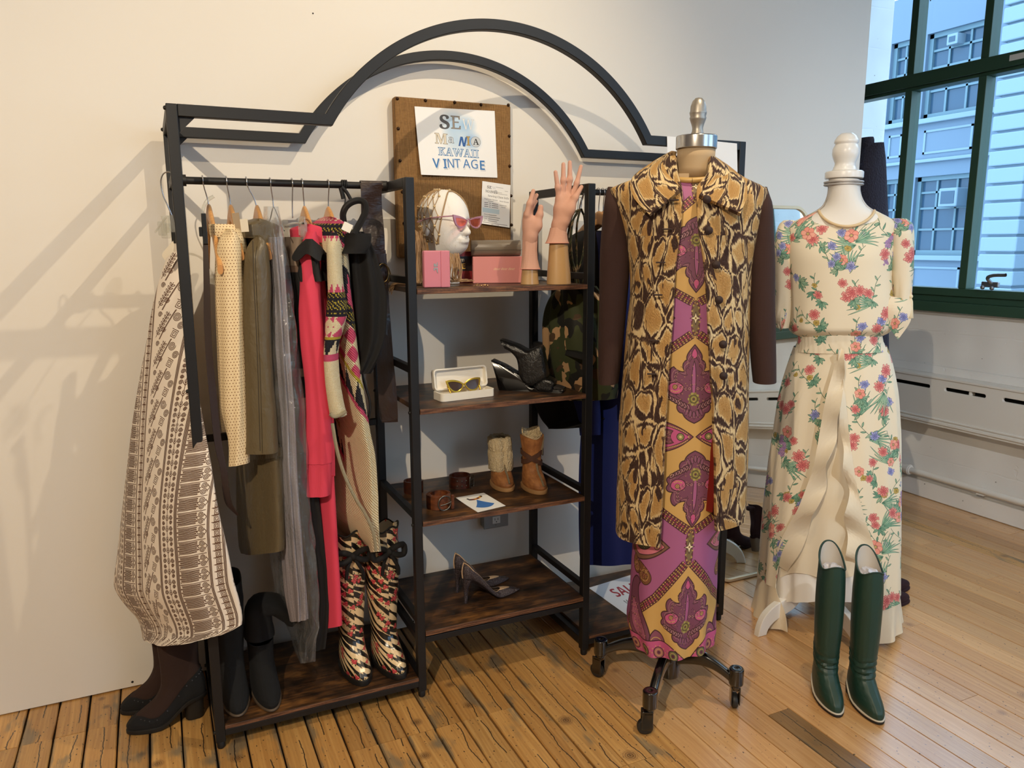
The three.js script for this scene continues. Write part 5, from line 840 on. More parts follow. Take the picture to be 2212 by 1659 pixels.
woodHanger(0.073, 'bare wooden hanger nearest the left posts with a leather strap clipped in front', { dx: 0.012, drop: 0.155, half: 0.19 });
{
  const t = garment('leather_strap', 'long dark brown leather strap in a black clip at the left end of the rod', 'belt', 0.07), brown = mat({ color: C('#2b1a13'), roughness: 0.5 });
  const pts = [[443, 500], [446, 600], [448, 700], [453, 780], [461, 860], [472, 960], [484, 1020], [488, 1060], [495, 1090], [513, 1113]], wd = [0.006, 0.0075, 0.0085, 0.009, 0.0095, 0.0095, 0.0085, 0.0085, 0.008, 0.003], A = curve(pts.map(([u, v]) => atZ(u, v, -0.03)));
  roomMesh('strap', thick(sheet((i, j) => { const w = table(wd.map((q, k) => [k / 9, q]), j)[1]; return A.getPoint(j).add(V3((i - 0.5) * 2 * w, 0, 0.006 * Math.sin(j * 9) * (i - 0.5))); }, 6, 90, 0, 0.02, 0.9), 6, 90, 0.0025), brown, t);
  const p = atZ(441, 486, -0.03); roomMesh('clip', [box(p.x - 0.006, p.x + 0.006, p.y - 0.05, p.y + 0.03, p.z - 0.004, p.z + 0.006, 0.002), box(p.x - 0.014, p.x - 0.004, p.y - 0.03, p.y - 0.005, p.z - 0.004, p.z + 0.004, 0.002)], mat({ color: C('#141414'), roughness: 0.35 }), t, 'black clip');
  roomMesh('clear_loop', tube([[440, 488], [437, 470], [440, 448], [449, 432], [462, 424]].map(([u, v]) => atZ(u, v, -0.06)), 0.0045, 30, 8), clearM, t, 'clear plastic loop');
  roomMesh('strap_end', thick(sheet((i, j) => atZ(lerp(457, 468, j) + (i - 0.5) * 5, lerp(478, 560, j), -0.2), 4, 14, 0, 0.01, 0.1), 4, 14, 0.002), brown, t);
}
woodHanger(0.136, 'wooden hanger holding the cream polka dot blouse', { dx: 0.008, drop: 0.12, half: 0.16 });
{
  const dots = canvasTex(512, 512, (x, W) => { x.fillStyle = '#e6cfa4'; x.fillRect(0, 0, W, W); x.fillStyle = '#7a4a24'; for (let j = 0; j < 12; j++) for (let i = 0; i < 12; i++) { x.beginPath(); x.arc((i + 0.5 + (j % 2) * 0.5) * W / 12, (j + 0.5) * W / 12, 7.5, 0, 7); x.fill(); if (i === 11 && j % 2) { x.beginPath(); x.arc(0, (j + 0.5) * W / 12, 7.5, 0, 7); x.fill(); } } }, { sx: 0.1, sy: 0.1 }), m = mat({ map: dots, roughness: 0.7 });
  const t = garment('blouse', 'cream long-sleeved blouse with small brown polka dots on a wooden hanger', 'blouse', 0.14, 'tops on the left rod');
  roomMesh('sleeve', panel([[496, 493, 500], [502, 486, 506], [510, 481, 510], [524, 477, 513], [560, 473, 517], [640, 472, 521], [720, 477, 523], [800, 481, 525], [880, 483, 528], [910, 490, 529], [960, 504, 529], [1003, 507, 527]], { zl: -0.06, zr: -0.02, th: (k) => 0.028 * sstep(-0.03, 0.08, k), nv: 60, nu: 48, waves: (p, k) => 0.06 * Math.sin(p * 6 + k * 3) * sstep(0.05, 0.3, k) }), m, t);
  roomMesh('blouse_body', panel([[494, 494, 501], [502, 488, 507], [520, 484, 514], [600, 480, 521], [760, 485, 527], [905, 493, 531], [930, 497, 530]], { zl: zb0, zr: -0.06, th: (k) => 0.035, nv: 40, nu: 40, waves: (p, k) => 0.08 * Math.sin(p * 8 + k * 2) * k, capBottom: false }), m, t);
  roomMesh('collar', panel([[484, 489, 503], [492, 485, 507], [503, 484, 510], [512, 486, 512]], { zl: -0.15, zr: -0.08, th: () => 0.055, nv: 12, nu: 30 }), m, t);
  priceTag(512, 484, -0.08, 0.019, 0.06, 0.1, t, 'price_tag', mat({ color: C('#a08c72'), roughness: 0.9 }));
}
woodHanger(0.19, 'wooden hanger holding the olive leather jacket, leaning to one side', { dx: 0.026, drop: 0.12, half: 0.16 });
{
  const hide = phys({ color: C('#5e5138'), roughness: 0.42, clearcoat: 0.15, clearcoatRoughness: 0.4, bumpMap: pixelTex(512, 512, (u, v) => [128 + 80 * tileNoise(u, v, 6) + 50 * tileNoise(u, v, 18, 2) + 25 * tileNoise(u, v, 60, 5)], { srgb: false, sx: 0.25, sy: 0.4 }), bumpScale: 0.005 });
  const t = garment('leather_jacket', 'olive brown leather jacket with a turned collar on a wooden hanger', 'jacket', 0.2, 'tops on the left rod');
  roomMesh('sleeve', panel([[512, 553, 562], [518, 546, 569], [526, 541, 573], [542, 535, 577], [566, 531, 580], [620, 527, 584], [700, 526, 583], [790, 530, 587], [900, 530, 596], [975, 526, 601]], { zl: -0.05, zr: -0.02, th: (k) => 0.036 * sstep(-0.03, 0.1, k), nv: 60, nu: 48, waves: (p, k) => 0.03 * noise(Math.cos(p) * 3, k * 8, 2) + 0.02 * Math.sin(p * 5 + k * 4) }), hide, t);
  roomMesh('jacket_body', panel([[508, 552, 562], [516, 545, 570], [560, 536, 584], [700, 532, 590], [900, 534, 600], [982, 534, 604]], { zl: zb0, zr: -0.06, th: () => 0.045, nv: 30, nu: 40, waves: (p, k) => 0.05 * Math.sin(p * 7) * k }), hide, t);
  roomMesh('collar', panel([[472, 550, 561], [477, 545, 567], [492, 541, 571], [508, 540, 572], [514, 544, 572]], { zl: -0.16, zr: -0.07, th: (k) => 0.06 * sstep(-0.1, 0.4, k), nv: 20, nu: 36 }), hide, t);
  const seam = mat({ color: C('#3a3122'), roughness: 0.6 }); roomMesh('seam', tube([[546, 520], [548, 600], [553, 700], [557, 800], [560, 900], [562, 974]].map(([u, v]) => atZ(u, v, 0.0175)), 0.0012, 50, 5), seam, t);
  priceTag(528, 487, -0.04, 0.02, 0.034, 0.06, t);
  const s = garment('leather_skirt', 'olive brown leather skirt hanging below the hem of the leather jacket', 'skirt', 0.2);
  roomMesh('skirt_body', panel([[960, 528, 598], [1000, 526, 602], [1080, 526, 606], [1175, 531, 609], [1190, 536, 607]], { zl: -0.3, zr: -0.05, th: () => 0.045, nv: 30, nu: 60, waves: (p, k) => 0.07 * Math.sin(p * 5 + 1) }), hide, s);
  roomMesh('waistband', panel([[968, 530, 596], [988, 528, 598]], { zl: -0.3, zr: -0.04, th: () => 0.045, nv: 4, nu: 40 }), hide, s);
}
{ // silver gown in a clear bag
  const h = thing('wire_hanger', 'wire hanger inside the clear garment bag of the grey gown', 'hanger', [0.256, ROD.y, ROD.z], 0, 'wire hangers on the left rod'); mesh('hook', tube(hookPath(-0.07, 0.006), 0.0017, 60, 7), wireM, h); mesh('shoulder_wire', tube([[0.004, -0.14, -0.19], [0.006, -0.1, -0.08], [0.006, -0.07, 0], [0.006, -0.1, 0.08], [0.004, -0.14, 0.19]], 0.0017, 40, 6), wireM, h);
  const lilac = phys({ roughness: 0.55, sheen: 0.5, map: pixelTex(256, 512, (u, v) => { const n = noise(u * 40, v * 4, 1), m = noise(u * 120, v * 120, 3), w = fbm(u * 4, v * 3, 9, 2); return mix3([122, 116, 122], [172, 166, 172], clamp(0.5 + 0.6 * n + 0.5 * m + 0.5 * w)); }, { sx: 0.2, sy: 0.6 }) });
  const t = garment('gown', 'long sheer silver-grey gown hanging in a clear plastic garment bag', 'gown', 0.27);
  roomMesh('gown_body', panel([[512, 586, 600], [540, 586, 602], [600, 588, 608], [700, 589, 615], [800, 597, 622], [900, 606, 629], [1016, 610, 634], [1100, 612, 640], [1200, 616, 648], [1280, 622, 655], [1340, 634, 658]], { zl: -0.12, zr: -0.03, th: () => 0.016, nv: 60, nu: 40, waves: (p, k) => 0.22 * Math.sin(p * 7 + k * 3) }), lilac, t);
  roomMesh('gown_back', panel([[520, 580, 600], [700, 584, 612], [900, 600, 626], [1100, 604, 652], [1290, 612, 668], [1330, 620, 668]], { zl: -0.34, zr: -0.14, th: () => 0.02, nv: 40, nu: 30, waves: (p, k) => 0.15 * Math.sin(p * 6) }), mat({ color: C('#4a464c'), roughness: 0.7 }), t, 'darker grey back layer');
  const b = garment('garment_bag', 'clear crumpled plastic garment bag drawn to a point over the silver-grey gown', 'bag', 0.28);
  roomMesh('bag_film', panel([[446, 583, 588], [480, 582, 592], [515, 581, 600], [600, 583, 612], [760, 588, 622], [900, 602, 634], [1016, 603, 642], [1120, 602, 656], [1206, 598, 670], [1290, 606, 679], [1355, 630, 683], [1384, 642, 672], [1412, 652, 670], [1431, 664, 668]], { zl: -0.28, zr: 0.0, th: (k) => 0.02 + 0.03 * Math.sin(Math.PI * k), nv: 110, nu: 60, waves: (p, k) => 0.16 * noise(Math.cos(p) * 2.5, k * 14, Math.sin(p) * 2.5) + 0.2 * Math.sin(p * 8 + k * 6) * sstep(0.9, 1, k), capTop: true }), plasticM, b);
}
{ // colour-block dress on a clip hanger
  const h = thing('clip_hanger', 'silver clip hanger with clear clips between the garment bag and the coral cardigan', 'hanger', [0.318, ROD.y, ROD.z], 0, 'wire hangers on the left rod'); mesh('hook', tube(hookPath(-0.1, -0.003), 0.0019, 60, 7), wireM, h);
  mesh('cross_bar', tube([[-0.003, -0.12, -0.17], [-0.003, -0.115, 0], [-0.003, -0.12, 0.17]], 0.003, 20, 8), wireM, h);
  for (const z of [-0.15, 0.15]) mesh('clip', [box(-0.012, 0.006, -0.155, -0.1, z - 0.012, z + 0.012, 0.004), box(-0.008, 0.01, -0.165, -0.115, z - 0.01, z + 0.014, 0.004)], clearM, h);
  const band = canvasTex(64, 1024, (x, W, H) => { const Y = (p) => (p - 500) / 910 * H; x.fillStyle = '#0c0b0c'; x.fillRect(0, 0, W, H); for (const [a, b, c] of [[500, 574, '#8d7a68'], [574, 588, '#6e5646'], [795, 813, '#7d6459'], [858, 882, '#775f56'], [882, 976, '#6a554c'], [976, 1030, '#453c34']]) { x.fillStyle = c; x.fillRect(0, Y(a), W, Y(b) - Y(a)); } }, { rep: false, sx: 0.4, sy: 1 });
  const t = garment('shift_dress', 'black dress with taupe blocks and bands hanging from clear clips', 'dress', 0.33);
  roomMesh('dress_body', panel([[512, 621, 648], [560, 618, 644], [590, 617, 648], [700, 618, 664], [860, 630, 670], [1030, 638, 676], [1150, 640, 690], [1300, 648, 704], [1404, 652, 694]], { zl: -0.3, zr: -0.06, th: () => 0.025, nv: 60, nu: 40, vMap: (v) => (1410 - v) / 910, waves: (p, k) => 0.08 * Math.sin(p * 6 + 2) * k }), mat({ map: band, roughness: 0.75 }), t);
}
woodHanger(0.347, 'wooden hanger with a beaded necklace holding the coral cardigan', { dx: 0.004, drop: 0.12, half: 0.15 });
{
  const rib = pixelTex(256, 256, (u, v) => [100 + 90 * Math.abs(Math.sin(u * Math.PI * 20)) + 30 * tileNoise(u, v, 50)], { srgb: false, sx: 0.06, sy: 0.06 }), coral = mat({ color: C('#d83f57'), roughness: 0.85, bumpMap: knitBump, bumpScale: 0.0003 }), cuffM = mat({ color: C('#d83f57'), roughness: 0.85, bumpMap: rib, bumpScale: 0.0009 });
  const t = garment('cardigan', 'coral pink knit cardigan with ribbed cuffs hanging on the left rod', 'cardigan', 0.36, 'tops on the left rod');
  roomMesh('sleeve', panel([[500, 662, 680], [540, 664, 677], [575, 661, 680], [620, 656, 686], [669, 650, 692], [720, 651, 697], [763, 655, 702], [830, 663, 708], [890, 664, 714], [950, 664, 716], [998, 664, 717]], { zl: -0.06, zr: -0.02, th: (k) => 0.024 * sstep(-0.04, 0.1, k) + 0.006, nv: 60, nu: 50, waves: (p, k) => 0.16 * Math.exp(-Math.pow((p - 0.1) * 4, 2)) * -1 * sstep(0.2, 0.5, k) + 0.03 * Math.sin(p * 5) }), coral, t);
  roomMesh('cuff', panel([[996, 664, 716], [1010, 664, 715], [1040, 665, 714], [1069, 664, 712]], { zl: -0.06, zr: -0.02, th: () => 0.026, nv: 14, nu: 50, waves: (p) => 0.12 * Math.exp(-Math.pow((p - 0.1) * 4, 2)) * -1 }), cuffM, t);
  roomMesh('shoulder', panel([[484, 660, 668], [488, 655, 676], [498, 653, 681], [512, 655, 680], [524, 660, 674]], { zl: -0.2, zr: -0.06, th: (k) => 0.05 * sstep(-0.1, 0.3, k), nv: 16, nu: 36 }), coral, t);
  roomMesh('cardigan_body', panel([[500, 655, 678], [600, 655, 690], [800, 662, 706], [1000, 672, 712], [1030, 674, 712]], { zl: zb0, zr: -0.07, th: () => 0.03, nv: 30, nu: 36, waves: (p, k) => 0.06 * Math.sin(p * 6) * k }), coral, t);
  const d = garment('knit_dress', 'coral pink knit dress whose straight hem shows below the cardigan cuff', 'dress', 0.37);
  roomMesh('dress_body', panel([[1030, 676, 714], [1100, 681, 718], [1200, 685, 724], [1300, 689, 730], [1353, 691, 732]], { zl: -0.2, zr: -0.04, th: () => 0.026, nv: 24, nu: 50, waves: (p) => 0.05 * Math.sin(p * 4 + 1) }), coral, d);
  const k = garment('beaded_necklace', 'string of small dark and gold beads looped over the cardigan hanger', 'necklace', 0.347), bm = [mat({ color: C('#5a2b22'), roughness: 0.35 }), mat({ color: C('#b08a4a'), roughness: 0.3, metalness: 0.6 })], sets = [[], []];
  const A = curve([[648, 520], [646, 500], [650, 482], [655, 475], [664, 474], [671, 484], [672, 500]].map(([u, v]) => atZ(u, v, -0.1))); for (let i = 0; i <= 46; i++) { const p = A.getPoint(i / 46); sets[i % 2].push(ball(0.0026, p.x, p.y, p.z, 6)); }
  roomMesh('bead_string', merge(sets[0]), bm[0], k).userData.kind = 'stuff'; roomMesh('bead_string', merge(sets[1]), bm[1], k).userData.kind = 'stuff';
  const blk = mat({ color: C('#0e0d0e'), roughness: 0.8 }), r = garment('ruffle_collar', 'black flared ruffle collar slipped over the coral cardigan sleeve', 'collar', 0.36);
  const rings = [[516, 664, 678, 0], [524, 658, 686, 0.1], [536, 648, 698, 0.25], [548, 641, 706, 0.35], [556, 638, 707, 0.45]].map(([v, a, b, w]) => { const L = atZ(a, v, 0), R = atZ(b, v, 0), c = L.clone().add(R).multiplyScalar(0.5); c.z = -0.03; return ring(c, V3(1, 0, 0), V3(0, 0, 1), (R.x - L.x) / 2, 0.03 + 0.05 * w, 60, (p) => w * 0.3 * Math.sin(p * 4 + 1), 2).map((q, i) => q.add(V3(0, -0.022 * w * Math.sin(i / 60 * 6.283 * 4), 0))); });
  const q0 = loft(rings); roomMesh('flounce', thick(q0, 61, 5, 0.002), blk, r);
  const rg2 = [[550, 648, 690, 0.1], [570, 642, 696, 0.3], [590, 640, 700, 0.45], [607, 646, 702, 0.6]].map(([v, a, b, w]) => { const L = atZ(a, v, -0.06), R = atZ(b, v, -0.06), c = L.clone().add(R).multiplyScalar(0.5); return ring(c, V3(1, 0, 0), V3(0, 0, 1), (R.x - L.x) / 2, 0.045, 60, (p) => w * 0.4 * Math.sin(p * 5), 2); });
  roomMesh('flounce', thick(loft(rg2), 61, 4, 0.002), blk, r);
}
woodHanger(0.424, 'wooden hanger holding the cream patterned sweater', { dx: -0.002, drop: 0.12, half: 0.15 });
{
  const stitch = pixelTex(256, 256, (u, v) => { const a = (u * 16) % 1, h = Math.abs(a - 0.5) * 2, b = (v * 16 + h * 0.6) % 1; return [70 + 150 * Math.pow(Math.sin(b * Math.PI), 0.6) * (0.55 + 0.45 * Math.sin(a * Math.PI))]; }, { srgb: false, sx: 0.07, sy: 0.07 });
  const ribD = pixelTex(256, 256, (u, v) => { const a = ((u + v) * 10) % 1; return [50 + 170 * Math.pow(Math.sin(a * Math.PI), 0.7) + 26 * Math.sin(u * 6.283 * 30)]; }, { srgb: false, sx: 0.085, sy: 0.085 });
  const knitTex = (bands, skew) => canvasTex(256, 1024, (x, W, H) => {
    const P = 4, rows = H / P, cols = W / P; seed = 5;
    for (let j = 0; j < rows; j++) for (let i = 0; i < cols; i++) {
      const py = 460 + (j / rows) * 740 - skew * (i / cols - 0.5) * 300; let c = '#e9dab4';
      for (const [a, b, f] of bands) if (py >= a && py < b) { c = f(i, j, (py - a) / (b - a)); }
      x.fillStyle = c; x.fillRect(i * P, j * P, P, P);
    }
  }, { rep: true, sx: 0.26, sy: 1 });
  const pk = '#cf4f74', nv = '#1b1a26', yl = '#b9a63a', cr = '#eadcb8';
  const tri = (n, a, b) => (i, j, q) => Math.abs(((i / n) % 1) - 0.5) * 2 > q ? a : b, dia = (n, a, b) => (i, j) => (Math.abs((i % n) - n / 2) + Math.abs((j % n) - n / 2)) % n < n / 2.2 ? a : b, flw = (i, j) => ((i * 7 + j * 3) % 11 < 4 && (j % 9) > 1) ? yl : nv, speck = (i, j) => ((i + j * 2) % 5 < 2 ? cr : pk);
  const yoke = [[455, 475, speck], [475, 483, () => pk], [483, 500, flw], [500, 507, () => nv], [507, 520, tri(4, pk, cr)]];
  const slv = [...yoke, [611, 630, tri(6, cr, pk)], [630, 676, flw], [676, 682, () => nv], [682, 724, dia(12, pk, cr)], [724, 731, () => yl], [731, 763, tri(9, nv, cr)], [763, 776, () => pk]];
  const bod = [...yoke, [560, 640, tri(7, nv, pk)], [640, 690, flw], [690, 800, dia(14, pk, cr)], [800, 812, () => yl], [812, 870, tri(10, cr, nv)], [870, 884, () => pk]];
  const ms = mat({ map: knitTex(slv, 0), roughness: 0.95, bumpMap: stitch, bumpScale: 0.004 }), mb = mat({ map: knitTex(bod, 0.75), roughness: 0.95, bumpMap: ribD, bumpScale: 0.006 }), cream = mat({ color: C('#e9dab4'), roughness: 0.95, bumpMap: ribD, bumpScale: 0.002 });
  const t = garment('sweater', 'chunky cream knit sweater with pink, navy and yellow bands, one side dragged down', 'sweater', 0.43, 'tops on the left rod'), vm = (v) => (1200 - v) / 740;
  roomMesh('sweater_body', panel([[500, 684, 738], [560, 690, 742], [640, 696, 750], [700, 702, 758], [763, 706, 766], [842, 712, 779], [890, 714, 787], [937, 716, 795], [985, 716, 806], [1064, 706, 813], [1100, 699, 814], [1130, 716, 814], [1155, 748, 814], [1176, 790, 814], [1192, 806, 814]], { zl: -0.3, zr: -0.03, th: (k) => 0.035 - 0.015 * k, nv: 90, nu: 60, vMap: vm, waves: (p, k) => 0.05 * Math.sin(p * 5 + k * 4) * sstep(0.2, 0.7, k) }), mb, t);
  roomMesh('rolled_edge', tube([[718, 915, 0], [728, 972, 0], [742, 1020, 0], [764, 1070, 0], [790, 1112, 0], [806, 1150, 0], [812, 1190, 0]].map(([u, v]) => atZ(u, v, 0.02)), 0.0052, 50, 8), cream, t);
  roomMesh('sleeve', panel([[502, 719, 725], [508, 714, 729], [520, 711, 732], [560, 710, 735], [620, 710, 741], [669, 705, 750], [700, 703, 744], [763, 703, 727], [826, 706, 732], [870, 711, 741], [897, 714, 748]], { zl: -0.02, zr: 0.0, th: (k) => 0.03 * sstep(-0.04, 0.1, k), nv: 70, nu: 44, vMap: vm, waves: (p, k) => 0.05 * noise(Math.cos(p) * 2, k * 6) }), ms, t);
  roomMesh('cuff_roll', tube([[713, 894, 0], [722, 900, 0], [736, 896, 0], [748, 888, 0]].map(([u, v]) => atZ(u, v, 0.025)), 0.0055, 20, 8), cream, t);
  roomMesh('shoulder', panel([[468, 702, 716], [474, 692, 730], [490, 684, 736], [510, 681, 741], [530, 682, 742], [545, 686, 740]], { zl: -0.22, zr: -0.05, th: (k) => 0.06 * sstep(-0.1, 0.4, k), nv: 24, nu: 44, vMap: vm }), ms, t);
}
{ // black velvet pouch with its handle, the cord that ties it and the tag
  const velvet = phys({ color: C('#0b0a0b'), roughness: 0.9, sheen: 0.6, sheenRoughness: 0.35, sheenColor: C('#3a3a40') }), cordM = mat({ color: C('#0d0c0d'), roughness: 0.6 });
  const t = garment('velvet_bag', 'black velvet drawstring bag with a padded loop handle and a white tag', 'bag', 0.49);
  roomMesh('bag_body', panel([[500, 738, 772], [520, 735, 784], [560, 733, 796], [640, 738, 812], [720, 746, 814], [760, 752, 806], [795, 764, 792], [808, 772, 784]], { zl: -0.32, zr: -0.04, th: (k) => 0.03 + 0.03 * Math.sin(Math.PI * k), nv: 60, nu: 70, waves: (p, k) => 0.07 * Math.sin(p * 9 + k * 3) }), velvet, t);
  roomMesh('rolled_top', panel([[504, 762, 778], [512, 752, 785], [528, 742, 786], [540, 742, 780], [548, 748, 770]], { zl: -0.12, zr: 0.0, th: () => 0.04, nv: 16, nu: 36 }), velvet, t);
  roomMesh('handle', tube([[742, 478], [741, 462], [748, 446], [762, 436], [777, 433], [787, 438], [790, 452], [783, 472], [772, 492], [764, 508]].map(([u, v], i) => atZ(u, v, -0.1 + 0.01 * i)), 0.0095, 80, 12), mat({ color: C('#121113'), roughness: 0.5, bumpMap: knitBump, bumpScale: 0.002 }), t);
  roomMesh('drawcord', tube([[780, 800], [788, 830], [799, 870], [797, 900], [792, 916]].map(([u, v]) => atZ(u, v, -0.08)), 0.004, 40, 8), cordM, t);
  priceTag(750, 491, -0.02, 0.026, 0.024, -0.45, t, 'price_tag', mat({ color: C('#f0ece2'), roughness: 0.8 }));
  const c = thing('tie_cord', 'black braided cord tied round the rod with two short tasselled ends', 'cord', [0.471, ROD.y, ROD.z]), y = ROD.y, z = ROD.z;
  const loops = []; for (const k of [-1, 0, 1]) loops.push(tube([...Array(17)].map((_, i) => { const a = i / 16 * 6.283; return [0.471 + k * 0.006 + 0.002 * Math.sin(a), y + 0.0135 * Math.sin(a), z + 0.0135 * Math.cos(a)]; }), 0.0026, 32, 6));
  roomMesh('knot', merge(loops), cordM, c); roomMesh('cord_end', tube([[735, 406], [739, 420], [741, 430]].map(([u, v]) => atZ(u, v, z + 0.02)), 0.0055, 12, 8), cordM, c); roomMesh('cord_end', tube([[738, 404], [747, 413], [754, 424], [757, 430]].map(([u, v]) => atZ(u, v, z + 0.02)), 0.0055, 12, 8), cordM, c); roomMesh('cord_tail', tube([[741, 412], [746, 430], [742, 450], [739, 470], [738, 500]].map(([u, v]) => atZ(u, v, z + 0.02)), 0.0022, 20, 6), cordM, c);
}
{ // wide leather belt folded over the rod
  const hide = phys({ color: C('#2f1f19'), roughness: 0.36, clearcoat: 0.3, clearcoatRoughness: 0.35, bumpMap: pixelTex(512, 512, (u, v) => [128 + 90 * tileNoise(u, v, 7) + 40 * tileNoise(u, v, 25, 4)], { srgb: false, sx: 0.2, sy: 0.3 }), bumpScale: 0.004 }), brass = mat({ color: C('#7d6a45'), metalness: 0.9, roughness: 0.35 });
  const t = thing('wide_belt', 'wide dark brown leather belt with ring buckles folded over the hanging rod', 'belt', [0.56, 1.2, ROD.z]);
  const strip = (pts, z) => { const A = curve(pts.map(([v, a, b]) => atZ(a, v, z))), B = curve(pts.map(([v, a, b]) => atZ(b, v, z))); return thick(sheet((i, j) => A.getPoint(j).lerp(B.getPoint(j), i).add(V3(0, 0, 0.006 * Math.sin(j * 8 + i * 2))), 8, 70, 0, 0.06, 0.75), 8, 70, 0.003); };
  roomMesh('front_strip', strip([[395, 778, 824], [440, 780, 826], [500, 785, 829], [560, 798, 832]], -0.184), hide, t); roomMesh('long_strip', strip([[540, 800, 832], [600, 806, 838], [660, 810, 842], [700, 812, 845], [780, 815, 850], [850, 818, 856], [900, 820, 859], [912, 824, 860]], -0.19), hide, t);
  roomMesh('fold', thick(sheet((i, j) => { const a = (j - 0.15) * Math.PI * 1.1, x = atZ(lerp(778, 824, i), 395, -0.2).x; return V3(x, ROD.y + 0.0125 * Math.sin(a), ROD.z + 0.0145 * Math.cos(a)); }, 8, 20, 0, 0.06, 0.04), 8, 20, 0.003), hide, t);
  roomMesh('keeper', panel([[548, 800, 834], [556, 800, 834], [568, 802, 835]], { zl: -0.18, zr: -0.18, th: () => 0.012, nv: 4, nu: 24, capBottom: true, pow: 5 }), hide, t);
  for (const [u, v, r, z] of [[827, 590, 0.029, -0.17], [831, 594, 0.03, -0.19]]) { const p = atZ(u, v, z), g = new THREE.TorusGeometry(r, 0.0024, 10, 48); g.scale(0.8, 1, 1); g.rotateY(0.5); g.translate(p.x, p.y, p.z); roomMesh('ring_buckle', g, brass, t); }
}

// embroidered skirt on the outside of the rack
{
  const sou = canvasTex(1024, 2048, (x, W, H) => {
    x.fillStyle = '#e8dccd'; x.fillRect(0, 0, W, H); x.strokeStyle = '#54321f'; x.lineCap = x.lineJoin = 'round'; x.lineWidth = 5; seed = 12;
    const spiral = (cx, cy, r, d = 1, turns = 2.3) => { x.beginPath(); for (let i = 0; i <= 40; i++) { const a = i / 40 * turns * 6.283 * d, q = r * (1 - i / 46); x[i ? 'lineTo' : 'moveTo'](cx + q * Math.cos(a), cy + q * Math.sin(a)); } x.stroke(); };
    const key = (cx, cy, s, a) => { x.save(); x.translate(cx, cy); x.rotate(a); x.beginPath(); let L = s, px = -s / 2, py = -s / 2, d = 0; x.moveTo(px, py); for (let i = 0; i < 9; i++) { const v = [[1, 0], [0, 1], [-1, 0], [0, -1]][d % 4]; px += v[0] * L; py += v[1] * L; x.lineTo(px, py); if (i % 2) L -= s * 0.21; d++; } x.stroke(); x.restore(); };
    const meander = (x0, y0, w, h, n) => { x.beginPath(); x.moveTo(x0, y0); for (let i = 0; i < n; i++) { const y = y0 + h * i / n, q = h / n; const a = i % 2 ? x0 : x0 + w, e = w * 0.06 * Math.sin(i * 1.7); x.lineTo(a + e, y + q * 0.12); x.quadraticCurveTo(a + (i % 2 ? -q : q) + e, y + q * 0.5, a + e, y + q * 0.95); } x.stroke(); };
    const vine = (x0, y0, x1, y1, n) => { x.beginPath(); x.moveTo(x0, y0); x.lineTo(x1, y1); x.stroke(); const a = Math.atan2(y1 - y0, x1 - x0); for (let i = 1; i < n; i++) { const q = i / n, cx = lerp(x0, x1, q), cy = lerp(y0, y1, q); for (const d of [-1, 1]) { x.beginPath(); x.ellipse(cx + 17 * Math.cos(a + d * 0.9), cy + 17 * Math.sin(a + d * 0.9), 15, 7, a + d * 0.9, 0, 7); x.stroke(); } } };
    const cord = (pts, n = 3, g = 8) => { for (let k = 0; k < n; k++) { x.beginPath(); pts.forEach(([a, b], i) => x[i ? 'lineTo' : 'moveTo'](a + (k - (n - 1) / 2) * g, b)); x.stroke(); } };
    // repeat across: volute ladder | cords | spiral and leaf column | cords | greek keys and spirals
    for (let y = 0; y < H; y += 256) { vine(30, y + 240, 160, y + 20, 8); cord([[190, y], [50, y + 256]].map(([a, b]) => [a + 30, b]), 2); spiral(240, y + 60, 40, 1, 3); spiral(290, y + 140, 34, -1, 3); spiral(120, y + 170, 26, 1); key(236, y + 206, 66, 0.4); spiral(60, y + 40, 24, -1); }
    cord([[345, 0], [345, H]], 4, 8);
    for (let y = 0; y < H; y += 96) { for (const d of [-1, 1]) { spiral(450 + d * 48, y + 30, 22, d); spiral(450 + d * 48, y + 76, 18, -d); } x.beginPath(); x.moveTo(450, y); x.lineTo(450, y + 96); x.stroke(); for (const d of [-1, 1]) { x.beginPath(); x.moveTo(450, y + 60); x.lineTo(450 + d * 26, y + 32); x.moveTo(450, y + 40); x.quadraticCurveTo(450 + d * 18, y + 26, 450 + d * 8, y + 10); x.stroke(); } }
    cord([[555, 0], [555, H]], 5, 8);
    for (let y = 0; y < H; y += 128) { meander(590, y + 14, 180, 104, 12); spiral(815, y + 34, 28, 1); spiral(815, y + 94, 28, -1); x.beginPath(); x.moveTo(790, y + 50); x.bezierCurveTo(772, y + 56, 772, y + 70, 790, y + 76); x.moveTo(842, y + 40); x.bezierCurveTo(866, y + 58, 866, y + 68, 842, y + 86); x.moveTo(580, y + 4); x.lineTo(850, y + 1); x.stroke(); }
    cord([[875, 0], [875, H]], 3, 8);
    for (let y = 0; y < H; y += 64) { key(942, y + 32, 52, 0); x.beginPath(); x.moveTo(905, y); x.lineTo(980, y); x.stroke(); }
    cord([[998, 0], [998, H]], 3, 8);
  }, { sx: 0.33, sy: 0.66 });
  const h = thing('clip_hanger', 'silver clip hanger hooked outside the left frame, holding the embroidered skirt', 'hanger', [-0.016, ROD.y, ROD.z]);
  mesh('hook', tube([[0.012, 0.004, 0.012], [0.008, 0.02, 0.006], [-0.008, 0.018, 0], [-0.018, 0.0, -0.003], [-0.016, -0.04, -0.002], [-0.006, -0.07, 0], [0.002, -0.095, 0]], 0.0019, 60, 7), wireM, h);
  mesh('cross_bar', tube([[-0.03, -0.14, -0.13], [0.002, -0.1, 0], [0.004, -0.14, 0.13]].map(([a, b, c]) => [a - 0.012, b, c]), 0.003, 24, 8), clearM, h, 'clear plastic bar');
